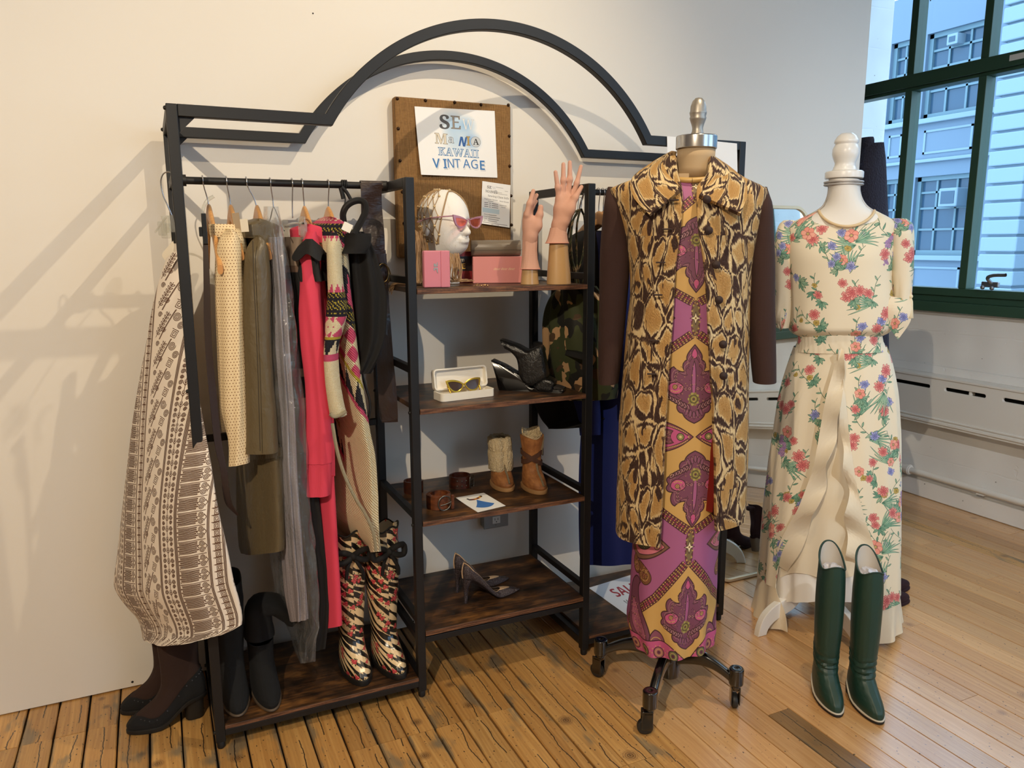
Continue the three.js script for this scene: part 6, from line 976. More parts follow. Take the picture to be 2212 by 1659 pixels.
  mesh('clip', [box(-0.035, -0.012, -0.15, -0.11, -0.14, -0.11, 0.004)], clearM, h); mesh('clip', [box(-0.03, -0.006, -0.16, -0.12, 0.08, 0.11, 0.004)], clearM, h);
  const t = thing('embroidered_skirt', 'cream flared skirt covered in brown corded embroidery hanging outside the left end of the rack', 'skirt', [-0.11, 0.3, -0.16]);
  const rows = [[526, 371, 386], [560, 360, 391], [600, 346, 398], [660, 331, 404], [740, 318, 410], [820, 304, 420], [900, 292, 431], [1000, 281, 446], [1100, 271, 459], [1200, 262, 480], [1262, 256, 492], [1300, 276, 502], [1335, 306, 508], [1356, 314, 508], [1376, 316, 470]];
  const k0 = (k) => lerp(-0.2, -0.36, sstep(0.0, 0.75, k)), k1 = (k) => lerp(-0.17, 0.09, sstep(0, 0.8, k));
  roomMesh('skirt_body', panel(rows, { zl: k0, zr: k1, th: (k) => 0.012 + 0.05 * sstep(0, 0.9, k), nv: 90, nu: 100, u0: 0.037, capTop: true, pow: 2, waves: (p, k) => 0.14 * k * Math.sin(p * 3 + 0.8) - 0.1 * sstep(0.3, 0.9, k) * Math.exp(-Math.pow((p + 0.25) * 4, 2)) + 0.02 * Math.sin(p * 11) * k }), mat({ map: sou, roughness: 0.85, bumpMap: sou, bumpScale: -0.0015 }), t);
  const lab = roomMesh('hang_tag', flap([[352, 545, 0], [350, 552, 0], [356, 562, 0]], [[374, 520, 0], [376, 530, 0], [374, 545, 0]], (u, v) => atZ(u, v, -0.1), { t: 0.001, su: 0.03, sv: 0.03 }), paperTag, t); priceTag(364, 484, -0.1, 0.03, 0.045, 0.12, t, 'plastic_tag', clearM);
}

// ---------------------------------------------------------------- boots on and beside the left base shelf
{
  const suede = phys({ color: C('#0a0b0e'), roughness: 0.95, sheen: 0.4, sheenColor: C('#2a2c34'), sheenRoughness: 0.5 }), sole = mat({ color: C('#1a1410'), roughness: 0.7 }), edge = mat({ color: C('#5c4e40'), roughness: 0.6 });
  const rows = [[0.008, -0.07, 0.16, 0.038], [0.02, -0.072, 0.163, 0.041], [0.036, -0.072, 0.152, 0.04], [0.055, -0.07, 0.122, 0.038], [0.08, -0.066, 0.08, 0.037], [0.11, -0.064, 0.055, 0.037], [0.16, -0.066, 0.05, 0.04], [0.22, -0.07, 0.052, 0.044], [0.3, -0.072, 0.056, 0.047], [0.36, -0.07, 0.05, 0.046]];
  const mk = (label, at, turn, hgt, ph, flop) => {
    const t = thing('slouch_boot', label, 'boot', at, turn, 'pair of black suede boots'), lo = { lift: 0.02, ball: 0.03, heel: -0.05 }, r = rows.filter((q) => q[0] <= hgt);
    mesh('upper', bootGeo(r, { ...lo, wrinkle: (p, y) => 0.05 * noise(Math.cos(p) * 2 + ph, y * 22, Math.sin(p) * 2) * sstep(0.08, 0.16, y) }), suede, t);
    mesh('sole', soleGeo(rows, { ...lo, y0: 0.001, y1: 0.009, grow: 0.0015 }), edge, t, 'tan sole edge'); mesh('heel', heelGeo(-0.045, 0.026, 0.03, 0.024, 0.95), sole, t);
    if (flop) { const pts = flop.map((p) => V3(...p)), A = curve(pts), rings = []; for (let i = 0; i <= 24; i++) { const q = i / 24, c = A.getPoint(q), tg = A.getTangent(q), ex = V3(0, 0, 1), ez = new THREE.Vector3().crossVectors(tg, ex).normalize(); rings.push(ring(c, ex, ez, 0.055, lerp(0.046, 0.022, q), 30, (p) => 0.1 * noise(Math.cos(p) * 2, q * 5, 3), 2.2)); } mesh('flopped_shaft', loft(rings, { capBottom: true, capTop: true }), suede, t); }
  };
  mk('black suede tall boot standing upright just inside the left post of the rack', [0.055, SB, -0.185], 0.0, 0.36, 1); mk('black suede tall boot whose shaft flops over, second boot from the left post', [0.142, SB, -0.17], 0.05, 0.2, 5, [[0, 0.17, -0.01], [0.0, 0.22, -0.01], [0.008, 0.262, -0.012], [0.045, 0.262, -0.012], [0.085, 0.225, -0.012], [0.1, 0.2, -0.012]]);
}
{ // floral zebra boots
  const zebra = canvasTex(1024, 1024, (x, W) => {
    x.fillStyle = '#e3c79a'; x.fillRect(0, 0, W, W); seed = 8; x.strokeStyle = x.fillStyle = '#141110'; x.lineCap = 'round';
    for (let k = -8; k < 20; k++) { x.beginPath(); for (let side = 0; side < 2; side++) for (let i = 0; i <= 24; i++) { const q = side ? 24 - i : i, a = q / 24 * 1300 - 130, w = (46 + 14 * Math.sin(q * 1.1 + k * 2) + 10 * Math.sin(q * 2.3 + k)) * (side ? 1 : -1) * 0.5, y = k * 92 + a * 0.75 + 26 * Math.sin(q * 0.55 + k * 1.3) + w; x[side || i ? 'lineTo' : 'moveTo'](a, y); } x.closePath(); x.fill(); }
    for (let k = 0; k < 90; k++) { const cx = rr(0, W), cy = rr(0, W); for (const dx of [-W, 0, W]) for (const dy of [-W, 0, W]) { if (cx + dx < -60 || cx + dx > W + 60 || cy + dy < -60 || cy + dy > W + 60) continue; const s0 = 100 + k * 31; for (let i = 0; i < 6; i++) { const a = i * 1.1 + k, r = 26 + (s0 * (i + 3)) % 17; x.fillStyle = '#3c4a2a'; x.beginPath(); x.ellipse(cx + dx + r * Math.cos(a), cy + dy + r * Math.sin(a), 9, 5, a, 0, 7); x.fill(); } for (let i = 0; i < 3; i++) { const a = i * 2.1 + k, px = cx + dx + 15 * Math.cos(a), py = cy + dy + 13 * Math.sin(a); x.fillStyle = '#b8323e'; x.beginPath(); x.arc(px, py, 14, 0, 7); x.fill(); x.fillStyle = '#dc6a66'; x.beginPath(); x.arc(px - 2, py - 3, 8, 0, 7); x.fill(); x.strokeStyle = '#7c1c2c'; x.lineWidth = 2; x.beginPath(); x.arc(px, py, 5, 0, 4.4); x.stroke(); } } }
  }, { sx: 0.36, sy: 0.36 });
  const m = phys({ map: zebra, roughness: 0.32, clearcoat: 0.55, clearcoatRoughness: 0.2 }), rub = mat({ color: C('#191817'), roughness: 0.55 }), lin = mat({ color: C('#bfb3a2'), roughness: 0.8 }), rib = mat({ color: C('#0c0b0b'), roughness: 0.85 });
  const rows = [[0.012, -0.068, 0.14, 0.04], [0.024, -0.07, 0.143, 0.0435], [0.042, -0.07, 0.132, 0.043], [0.062, -0.067, 0.104, 0.041], [0.085, -0.062, 0.074, 0.039], [0.115, -0.06, 0.056, 0.039], [0.17, -0.062, 0.052, 0.043], [0.26, -0.068, 0.056, 0.05], [0.36, -0.072, 0.056, 0.055], [0.44, -0.074, 0.054, 0.057], [0.462, -0.076, 0.056, 0.059]];
  const mk = (label, at, turn, ph) => {
    const t = thing('rain_boot', label, 'boot', at, turn, 'pair of floral zebra print boots'), lo = { lift: 0.006 };
    mesh('upper', bootGeo(rows, { ...lo, nv: 80, wrinkle: (p, y) => 0.03 * noise(Math.cos(p) * 2 + ph, y * 14, Math.sin(p) * 2) + 0.03 * Math.sin(p * 10) * sstep(0.42, 0.46, y), top: (a) => 0.006 * Math.sin(a * 6) + 0.012 * Math.sin(a + 1) }), m, t);
    mesh('lining', bootGeo(rows.slice(6).map((r) => [r[0], r[1] + 0.004, r[2] - 0.004, r[3] - 0.004]), { ...lo, t: 0, top: (a) => 0.006 * Math.sin(a * 6) + 0.012 * Math.sin(a + 1) }), lin, t, 'beige lining');
    mesh('rubber_sole', soleGeo(rows, { ...lo, y0: 0.0, y1: 0.02, grow: 0.004 }), rub, t);
    const y = 0.408, loop = (s, d) => tube([[0.004 * s, y, 0.062], [0.03 * s, y + 0.018, 0.075], [0.052 * s, y + 0.012, 0.066], [0.05 * s, y - 0.016, 0.07], [0.022 * s, y - 0.012, 0.074], [0.002 * s, y, 0.066]], 0.0098, 30, 8);
    mesh('bow', [loop(-1), loop(1), ball(0.012, 0, y, 0.07), tube([[0, y, 0.068], [-0.018, y - 0.03, 0.072], [-0.024, y - 0.075, 0.066]], 0.006, 14, 7), tube([[0, y, 0.068], [0.016, y - 0.03, 0.074], [0.03, y - 0.06, 0.07], [0.032, y - 0.085, 0.064]], 0.006, 14, 7)], rib, t, 'black ribbon bow');
    mesh('drawstring', tube([...Array(25)].map((_, i) => { const a = i / 24 * 6.283; return [0.0585 * Math.sin(a), y, -0.01 + 0.068 * Math.cos(a)]; }), 0.0035, 50, 6), rib, t); mesh('piping', tube([...Array(49)].map((_, i) => { const a = i / 48 * 6.283 - Math.PI; return [0.06 * Math.sin(a), 0.463 + 0.006 * Math.sin(a * 6) + 0.012 * Math.sin(a + 1) + 0.004, -0.01 + 0.067 * Math.cos(a)]; }), 0.003, 90, 6), rib, t);
  };
  mk('black and cream floral zebra boot with a bow, further from the middle post', [0.428, SB, -0.17], 0.03, 1); mk('black and cream floral zebra boot with a bow, right beside the middle post', [0.535, SB, -0.155], 0.1, 4);
}
{ // brown and black heeled boots outside the rack
  const brown = phys({ color: C('#2f1c14'), roughness: 0.95, sheen: 0.4, sheenColor: C('#6a4634'), sheenRoughness: 0.5 }), black = phys({ color: C('#0c0c0e'), roughness: 0.9, sheen: 0.3, sheenColor: C('#2c2e36') }), rub = mat({ color: C('#141210'), roughness: 0.6 }), stud = mat({ color: C('#34353a'), roughness: 0.5 });
  const rows = [[0.012, -0.07, 0.15, 0.037], [0.024, -0.072, 0.153, 0.041], [0.042, -0.072, 0.14, 0.04], [0.06, -0.07, 0.112, 0.038], [0.085, -0.064, 0.075, 0.036], [0.12, -0.06, 0.052, 0.036], [0.18, -0.062, 0.05, 0.041], [0.26, -0.066, 0.054, 0.045], [0.36, -0.068, 0.056, 0.047]], lo = { lift: 0.062, ball: 0.075, heel: -0.03 };
  const mk = (label, at, turn) => {
    const t = thing('heeled_boot', label, 'boot', at, turn, 'pair of brown and black heeled boots');
    mesh('upper', bootGeo(rows, { ...lo, wrinkle: (p, y) => 0.03 * noise(Math.cos(p) * 2, y * 16, Math.sin(p) * 2) }), brown, t);
    // black lower shoe: its edge dips over the instep and climbs to the heel
    const edgeY = (a) => 0.03 + 0.035 * Math.pow(Math.abs(Math.sin(a / 2)), 1.5) + (Math.cos(a) > 0.3 ? 0.022 * sstep(0.3, 1, Math.cos(a)) : 0) + 0.035 * sstep(0.5, -1, Math.cos(a)), nu = 60, grid = [];
    for (let j = 0; j <= 12; j++) { const line = []; for (let i = 0; i <= nu; i++) { const a = i / nu * 6.2832 - Math.PI, y = lerp(edgeY(a), 0.012, j / 12), r = table(rows, y), hl = (r[2] - r[1]) / 2 + 0.003, c = (r[1] + r[2]) / 2, q = (v) => Math.sign(v) * Math.pow(Math.abs(v), 2 / 2.3); let x = (r[3] + 0.003) * q(Math.sin(a)), z = c + hl * q(Math.cos(a)); if (z > c) { const f = (z - c) / hl; x *= 1 - 0.22 * f * f * sstep(0.1, 0.02, y); } line.push(V3(x, y + lo.lift * sstep(lo.ball, lo.heel, z), z)); } grid.push(line); }
    mesh('shoe_trim', thick(gridGeo(grid, (i, j) => [i * 0.01, j * 0.01], true), nu + 1, 13, 0.002), black, t, 'black suede lower part');
    const st = []; for (let i = 0; i < 60; i += 2) { const p = grid[1][i], n = V3(p.x, 0.4 * p.y, p.z - 0.03).normalize(); st.push(ball(0.0024, p.x + n.x * 0.001, p.y - 0.004, p.z + n.z * 0.001, 7)); } mesh('studs', merge(st), stud, t).userData.kind = 'stuff';
    mesh('sole', soleGeo(rows, { ...lo, y0: 0.001, y1: 0.014, grow: 0.004 }), rub, t); mesh('heel', heelGeo(-0.035, 0.03, 0.031, 0.07, 0.9), rub, t);
  };
  mk('brown and black heeled boot standing nearest the partition under the embroidered skirt', [-0.118, 0, -0.335], -1.48); mk('brown and black heeled boot nearest the viewer under the embroidered skirt', [-0.098, 0, -0.215], -1.5);
}

// ---------------------------------------------------------------- pinboard and its papers
const paperM = (map) => mat({ map, color: C('#ffffff'), roughness: 0.7 });
const quad = (p, z, n = 20, curl = () => 0) => { const [a, b, c, d] = p.map(([u, v]) => atZ(u, v, z)); return sheet((i, j) => { const q = a.clone().lerp(b, i).lerp(d.clone().lerp(c, i), j); q.z += curl(i, j); return q; }, n, n, 0); };
{
  const burlap = pixelTex(512, 512, (u, v) => { const a = u * 80, b = v * 80, wx = 0.5 + 0.5 * Math.sin(a * Math.PI + 0.8 * noise(u * 12, v * 40)), wy = 0.5 + 0.5 * Math.sin(b * Math.PI + 0.8 * noise(u * 40, v * 12)), over = ((a | 0) + (b | 0)) % 2, h = over ? wx : wy, n = 0.5 + 0.5 * tileNoise(u, v, 26), l = noise(over ? u * 80 : u * 6, over ? v * 6 : v * 80, 5); return mix3([98, 68, 36], [206, 160, 102], clamp(0.15 + 0.55 * h + 0.28 * l + 0.2 * (n - 0.5))); }, { sx: 0.15, sy: 0.15 });
  const wb = pixelTex(512, 512, (u, v) => { const a = u * 80, b = v * 80, over = ((a | 0) + (b | 0)) % 2; return [60 + 150 * (over ? 0.5 + 0.5 * Math.sin(a * Math.PI) : 0.5 + 0.5 * Math.sin(b * Math.PI))]; }, { srgb: false, sx: 0.15, sy: 0.15 });
  const Z = -0.43, p0 = atZ(852, 207, Z), p1 = atZ(1104, 221, Z), p2 = atZ(870, 558, Z), t = thing('pinboard', 'burlap covered pinboard with dark studs round its edge hanging behind the shelves', 'pinboard', [p0.x, p2.y, -0.468]);
  roomMesh('board', box(p0.x, p1.x, p2.y, p0.y, -0.468, Z, 0.008), mat({ map: burlap, roughness: 0.95, bumpMap: wb, bumpScale: 0.0016 }), t);
  const sm = mat({ color: C('#3a2618'), roughness: 0.35, metalness: 0.7 }), sg = new THREE.SphereGeometry(0.0058, 14, 8, 0, 6.2832, 0, 1.57).rotateX(Math.PI / 2);
  for (const [u, v] of [[858, 213], [919, 217], [982, 221], [1039, 226], [1098, 227], [860, 278], [864, 347], [869, 415], [873, 482], [877, 551], [1100, 294], [1101, 359], [1104, 423], [1105, 486], [1109, 550], [935, 554], [993, 555], [1052, 554]]) { const p = atZ(u, v, Z); const o = mesh('stud', sg, sm, t); o.position.set(p.x - p0.x, p.y - p2.y, Z + 0.468); }
  const poster = canvasTex(1024, 840, (x, W, H) => {
    x.fillStyle = '#f4f4f3'; x.fillRect(0, 0, W, H); x.textBaseline = 'alphabetic';
    const halo = (cx, cy, r, c) => { const g = x.createRadialGradient(cx, cy, 10, cx, cy, r); g.addColorStop(0, c); g.addColorStop(1, 'rgba(160,200,235,0)'); x.fillStyle = g; x.fillRect(cx - r, cy - r, 2 * r, 2 * r); };
    halo(470, 190, 190, 'rgba(150,195,235,0.75)'); halo(640, 200, 150, 'rgba(120,175,225,0.8)'); halo(500, 380, 210, 'rgba(170,205,235,0.7)'); halo(700, 390, 150, 'rgba(90,150,215,0.8)');
    const letter = (s, px, py, font, fill, stroke, sx = 1, rot = 0, lw = 3) => { x.save(); x.translate(px, py); x.rotate(rot); x.scale(sx, 1); x.font = font; if (fill) { x.fillStyle = fill; x.fillText(s, 0, 0); } if (stroke) { x.strokeStyle = stroke; x.lineWidth = lw; x.strokeText(s, 0, 0); } x.restore(); };
    const g = x.createLinearGradient(290, 80, 400, 250); g.addColorStop(0, '#565659'); g.addColorStop(0.5, '#a9a9ab'); g.addColorStop(0.6, '#8b8681'); g.addColorStop(1, '#6a655f');
    letter('S', 288, 250, 'bold 238px serif', g, '#3b3a3c', 1.05, 0.04, 4); letter('E', 436, 246, '222px serif', '#9a8e82', '#4a423c', 1.0, 0.02, 4); letter('W', 584, 246, '180px serif', '#e7e9ea', '#c5ccd2', 0.85, 0.03, 3);
    letter('M', 216, 440, 'bold 180px serif', '#e4dac6', '#6a5d4c', 1.0, 0.03, 4); letter('a', 388, 424, 'bold 136px serif', '#d3dae0', '#3c3c40', 1.0, 0.05, 4); letter('N', 512, 456, 'italic bold 162px sans-serif', '#2f62a8', '#173a70', 0.86, 0.06, 4); letter('I', 626, 446, 'bold 158px serif', '#b89858', '#6d5830', 0.9, 0.02, 3);
    x.beginPath(); x.arc(752, 398, 64, 0, 7); x.fillStyle = '#c9ced2'; x.fill(); x.strokeStyle = '#8d959c'; x.lineWidth = 5; x.stroke(); letter('A', 716, 434, 'bold 104px serif', '#20201f', null);
    letter('KAWAII', 248, 584, 'bold 136px serif', '#dfe9f2', '#2c6ba6', 0.96, 0.028, 6);
    x.save(); x.translate(168, 0); for (const [s, px, py, w] of [['V', 0, 742, 9], ['I', 132, 744, 11], ['N', 178, 736, 6], ['T', 282, 734, 6], ['A', 396, 732, 6], ['G', 496, 734, 6], ['E', 612, 744, 11]]) { x.font = '156px sans-serif'; x.strokeStyle = '#d3d6da'; x.lineWidth = w; x.strokeText(s, px + 8, py + 16); x.fillStyle = '#3f7ab8'; x.fillText(s, px, py); if (w > 7) { x.strokeStyle = '#3f7ab8'; x.lineWidth = w * 0.6; x.strokeText(s, px, py); } } x.restore();
  }, { rep: false });
  const ps = thing('poster', 'white paper poster reading SEW MANIA KAWAII VINTAGE pinned to the burlap board', 'poster', [0.93, 1.75, -0.428]);
  roomMesh('sheet', thick(quad([[895, 230], [1068, 240], [1074, 384], [907, 378]], Z + 0.003, 20, (i, j) => 0.012 * (1 - i) * j * j + 0.004 * Math.abs(i - 0.5)), 20, 20, 0.0008), paperM(poster), ps);
  const flyer = canvasTex(512, 768, (x, W, H) => {
    x.fillStyle = '#f1f1f0'; x.fillRect(0, 0, W, H); x.fillStyle = '#4a4c50'; x.font = 'bold 70px serif'; x.fillText('SE', 86, 118); x.fillStyle = '#d5d8da'; x.fillText('W', 178, 118); x.fillStyle = '#8a8d90'; x.font = 'bold 62px serif'; x.fillText('M', 60, 190); x.fillText('A', 118, 190); x.fillStyle = '#4a4c50'; x.fillText('NI', 160, 190); x.fillText('A', 226, 184); x.beginPath(); x.arc(248, 164, 30, 0, 7); x.strokeStyle = '#4a4c50'; x.lineWidth = 4; x.stroke();
    x.fillStyle = '#33343a'; x.font = '46px serif'; x.fillText('Sewing Class Info', 108, 262); x.font = '30px serif'; x.fillText('Beginner Classes', 46, 318); x.fillText('Store Hours', 320, 326); x.font = 'bold 17px sans-serif'; for (const [s, a, b] of [['Tuesday-Sunday', 318, 390], ['11am-6pm', 350, 424]]) x.fillText(s, a, b);
    x.fillStyle = '#55575c'; for (let i = 0; i < 3; i++) { x.fillRect(48, 372 + i * 34, 70, 10); x.fillRect(132, 372 + i * 34, 34, 10); x.fillRect(182, 372 + i * 34, 116, 10); } x.fillRect(110, 340, 100, 6); x.fillStyle = '#c6dbe6'; x.fillRect(20, 470, 300, 84);
    x.fillStyle = '#3a3b40'; x.font = '24px serif'; x.fillText('Phone', 46, 596); x.fillText('Email', 46, 634); x.fillText('Web', 46, 672); x.fillText('IG', 46, 708); x.fillStyle = '#6a6c70'; for (const [b, w] of [[584, 150], [622, 210], [660, 190], [696, 160]]) x.fillRect(122, b, w, 9); for (let i = 0; i < 2; i++) x.fillRect(30 + i * 150, 730 + i * 22, 440 - i * 300, 8);
    x.fillStyle = '#8f9196'; x.fillRect(250, 72, 130, 6); x.fillRect(410, 120, 60, 6); x.fillRect(270, 160, 90, 6); x.fillRect(270, 184, 190, 6);
  }, { rep: false });
  const fy = thing('flyer', 'small white flyer of sewing class information pinned low on the burlap board', 'flyer', [1.1, 1.57, -0.428]);
  roomMesh('sheet', thick(quad([[1042, 391], [1103, 400], [1099, 492], [1038, 483]], Z + 0.004, 12, (i, j) => 0.008 * j * j), 12, 12, 0.0006), paperM(flyer), fy);
}

// ---------------------------------------------------------------- top shelf
const S1 = SH[0] + 0.0006, S2 = SH[1] + 0.0006, S3 = SH[2] + 0.0006, S4 = SH[3] + 0.0006;
{ // foam head, its beaded net, sunglasses and fringed scarf share one set of axes: face towards +z
  const HX = 0.808, HZ = -0.235, HT = 0.44, H0 = S1, to = (g) => g.rotateY(HT).translate(HX, H0, HZ);
  const foam = mat({ color: C('#efeeeb'), roughness: 0.85, bumpMap: pixelTex(512, 512, (u, v) => [128 + 70 * tileNoise(u, v, 50) + 40 * tileNoise(u, v, 20, 3)], { srgb: false, sx: 0.06, sy: 0.06 }), bumpScale: 0.0006 });
  const f = (X, y, z) => {
    const x = Math.abs(X); let d = ellip(X, y, z, [0, 0.222, -0.012], [0.073, 0.082, 0.088]);
    d = smin(d, ellip(X, y, z, [0, 0.178, 0.02], [0.058, 0.082, 0.066]), 0.03); d = smin(d, ellip(X, y, z, [0, 0.128, 0.045], [0.03, 0.026, 0.034]), 0.035);
    d = smin(d, capsule(X, y, z, [0, 0.05, -0.022], [0, 0.16, -0.012], 0.042, 0.044), 0.03); d = smin(d, capsule(X, y, z, [0, 0.004, -0.018], [0, 0.03, -0.02], 0.058, 0.046), 0.03);
    d = smin(d, capsule(X, y, z, [0, 0.205, 0.082], [0, 0.167, 0.1], 0.0075, 0.0105), 0.014); d = smin(d, capsule(x, y, z, [0.005, 0.166, 0.094], [0.011, 0.167, 0.086], 0.007, 0.005), 0.008);
    d = -smin(-d, ellip(x, y, z, [0.028, 0.193, 0.098], [0.019, 0.012, 0.02]) + 0.0, 0.018); d = smin(d, ellip(x, y, z, [0.026, 0.192, 0.066], [0.014, 0.008, 0.013]), 0.008);
    d = smin(d, ellip(X, y, z, [0, 0.1455, 0.0855], [0.021, 0.0052, 0.01]), 0.006); d = smin(d, ellip(X, y, z, [0, 0.1365, 0.084], [0.018, 0.0058, 0.0105]), 0.006);
    return Math.max(smin(d, ellip(x, y, z, [0.071, 0.18, -0.015], [0.008, 0.026, 0.014]), 0.006), -y + 0.001);
  };
  const t = thing('foam_head', 'white foam display head on the top shelf wearing a beaded net and pink sunglasses', 'display head', [HX, H0, HZ]);
  roomMesh('head', to(fieldMesh(f, [-0.1, 0.1, -0.01, 0.32, -0.12, 0.125], 88)), foam, t);
  const surf = (a, b) => { const d = V3(Math.sin(a) * Math.cos(b), Math.sin(b), Math.cos(a) * Math.cos(b)); let r = 0.13; for (let i = 0; i < 40; i++) { const q = f(d.x * r, 0.19 + d.y * r, -0.012 + d.z * r); r -= q * 0.8; } return V3(d.x * (r + 0.003), 0.19 + d.y * (r + 0.003), -0.012 + d.z * (r + 0.003)); };
  const netM = mat({ color: C('#a98a63'), roughness: 0.6 }), pearl = phys({ color: C('#cbb083'), roughness: 0.25, metalness: 0.3, clearcoat: 0.6 });
  const n = thing('bead_net', 'gold cord hair net strung with small beads covering the back of the foam head', 'hair net', [HX, H0, HZ]);
  const cords = [], beads = [], A0 = 0.95, cols = 13, rws = 7;
  for (let j = 0; j < rws; j++) for (let i = 0; i < cols; i++) {
    const a = lerp(A0, 6.2832 - A0, (i + (j % 2) * 0.5) / (cols - 0.5)), b = lerp(1.35, -0.75, j / (rws - 1)), p = surf(a, b); beads.push(ball(0.0046, p.x, p.y, p.z, 8));
    if (j < rws - 1) for (const d of [j % 2 ? 0 : -1, j % 2 ? 1 : 0]) { const i2 = i + d; if (i2 < 0 || i2 >= cols) continue; const a2 = lerp(A0, 6.2832 - A0, (i2 + ((j + 1) % 2) * 0.5) / (cols - 0.5)), b2 = lerp(1.35, -0.75, (j + 1) / (rws - 1)); cords.push(tube([p, surf((a + a2) / 2, (b + b2) / 2), surf(a2, b2)], 0.0013, 6, 5)); }
  }
  const edge = [...Array(41)].map((_, i) => { const q = i / 40 * 2 - 1, b = lerp(-0.75, 1.2, 1 - q * q), a = lerp(0.0, 1.02, Math.pow(Math.abs(q), 0.6)) * Math.sign(q); return surf(a, b); });
  roomMesh('netting', to(merge(cords)), netM, n).userData.kind = 'stuff'; roomMesh('beads', to(merge(beads)), pearl, n).userData.kind = 'stuff'; roomMesh('edge_braid', to(tube(edge, 0.0022, 80, 7)), netM, n);
  // sunglasses
  const g = thing('sunglasses', 'pink cat-eye sunglasses with rose lenses worn by the foam head', 'sunglasses', [HX, H0, HZ]), fr = phys({ color: C('#d8a2bd'), roughness: 0.12, transmission: 0.55, thickness: 0.003, clearcoat: 1 }), lens = phys({ color: C('#ee8a80'), roughness: 0.02, transmission: 0.85, thickness: 0 });
  for (const s of [-1, 1]) {
    const o = new THREE.Shape(), i = new THREE.Path(), P = (q, L) => { q.moveTo(0.007 * s, L ? 0.004 : 0.004); q.bezierCurveTo(0.02 * s, L ? 0.010 : 0.015, 0.05 * s, L ? 0.012 : 0.018, (L ? 0.058 : 0.068) * s, L ? 0.012 : 0.02); q.bezierCurveTo((L ? 0.058 : 0.067) * s, -0.002, 0.054 * s, L ? -0.014 : -0.018, 0.04 * s, L ? -0.015 : -0.02); q.bezierCurveTo(0.02 * s, L ? -0.016 : -0.021, 0.01 * s, -0.008, (L ? 0.009 : 0.004) * s, L ? 0.0 : 0.002); };
    P(o, false); const lp = new THREE.Shape(); P(lp, true); P(i, true); o.holes.push(i);
    roomMesh('lens', to(new THREE.ShapeGeometry(lp, 14).translate(0, 0.199, 0.1035)), lens, g, 'rose tinted lens'); roomMesh('rim', to(new THREE.ExtrudeGeometry(o, { depth: 0.0035, bevelEnabled: true, bevelSize: 0.0008, bevelThickness: 0.0008, bevelSegments: 2, curveSegments: 14 }).translate(0, 0.199, 0.101)), fr, g);
    roomMesh('temple', to(tube([[0.067 * s, 0.216, 0.102], [0.076 * s, 0.214, 0.06], [0.079 * s, 0.21, 0.0], [0.077 * s, 0.2, -0.05]], 0.0022, 20, 6)), fr, g);
  }
  roomMesh('bridge', to(tube([[-0.008, 0.204, 0.104], [0, 0.207, 0.106], [0.008, 0.204, 0.104]], 0.0022, 10, 6)), fr, g);
  // fringed scarf round the foot of the head
  const sc = thing('fringe_scarf', 'knotted gold cord scarf whose fringe lies round the foot of the foam head', 'scarf', [HX, H0, HZ]); seed = 99; const str = [];
  const drop = (u0, u1, v0, v1, z0, z1, k, spill) => { for (let i = 0; i < k; i++) { const u = lerp(u0, u1, rnd()), a = atZ(u, v0 + rr(-6, 6), z0 + rr(-0.01, 0.01)), b = atZ(u + rr(-6, 8), v1 + rr(-3, 2), z1 + rr(-0.012, 0.012)); b.y = Math.max(b.y, S1 + 0.002); const m = a.clone().lerp(b, 0.5).add(V3(rr(-0.006, 0.006), 0, rr(-0.006, 0.006))), pts = [a, m, b]; if (spill) pts.push(b.clone().add(V3(spill * rr(0.5, 1.4), rr(-0.0005, 0.001), rr(0, 0.02)))); str.push(tube(pts, 0.0011, 10, 5)); } };
  drop(898, 916, 520, 612, -0.2, -0.18, 46, -0.012); drop(972, 992, 552, 606, -0.15, -0.12, 46, 0.028); drop(896, 920, 500, 545, -0.24, -0.2, 30, 0);
  for (let i = 0; i < 26; i++) { const z = -0.2 + rr(-0.03, 0.03), a = atZ(912, 604, z); a.y = S1 + rr(0.001, 0.005); const e = atZ(840 + rr(0, 10), 618, -0.24 + rr(-0.02, 0.02)); str.push(tube([a, V3(lerp(a.x, e.x, 0.5), S1 + rr(0.002, 0.006), z), V3(e.x + 0.01, S1 + 0.002, e.z), V3(e.x + rr(-0.01, 0.004), S1 - rr(0.005, 0.03), e.z)], 0.001, 14, 5)); }
  roomMesh('fringe', merge(str), mat({ color: C('#b3906a'), roughness: 0.6 }), sc).userData.kind = 'stuff';
}
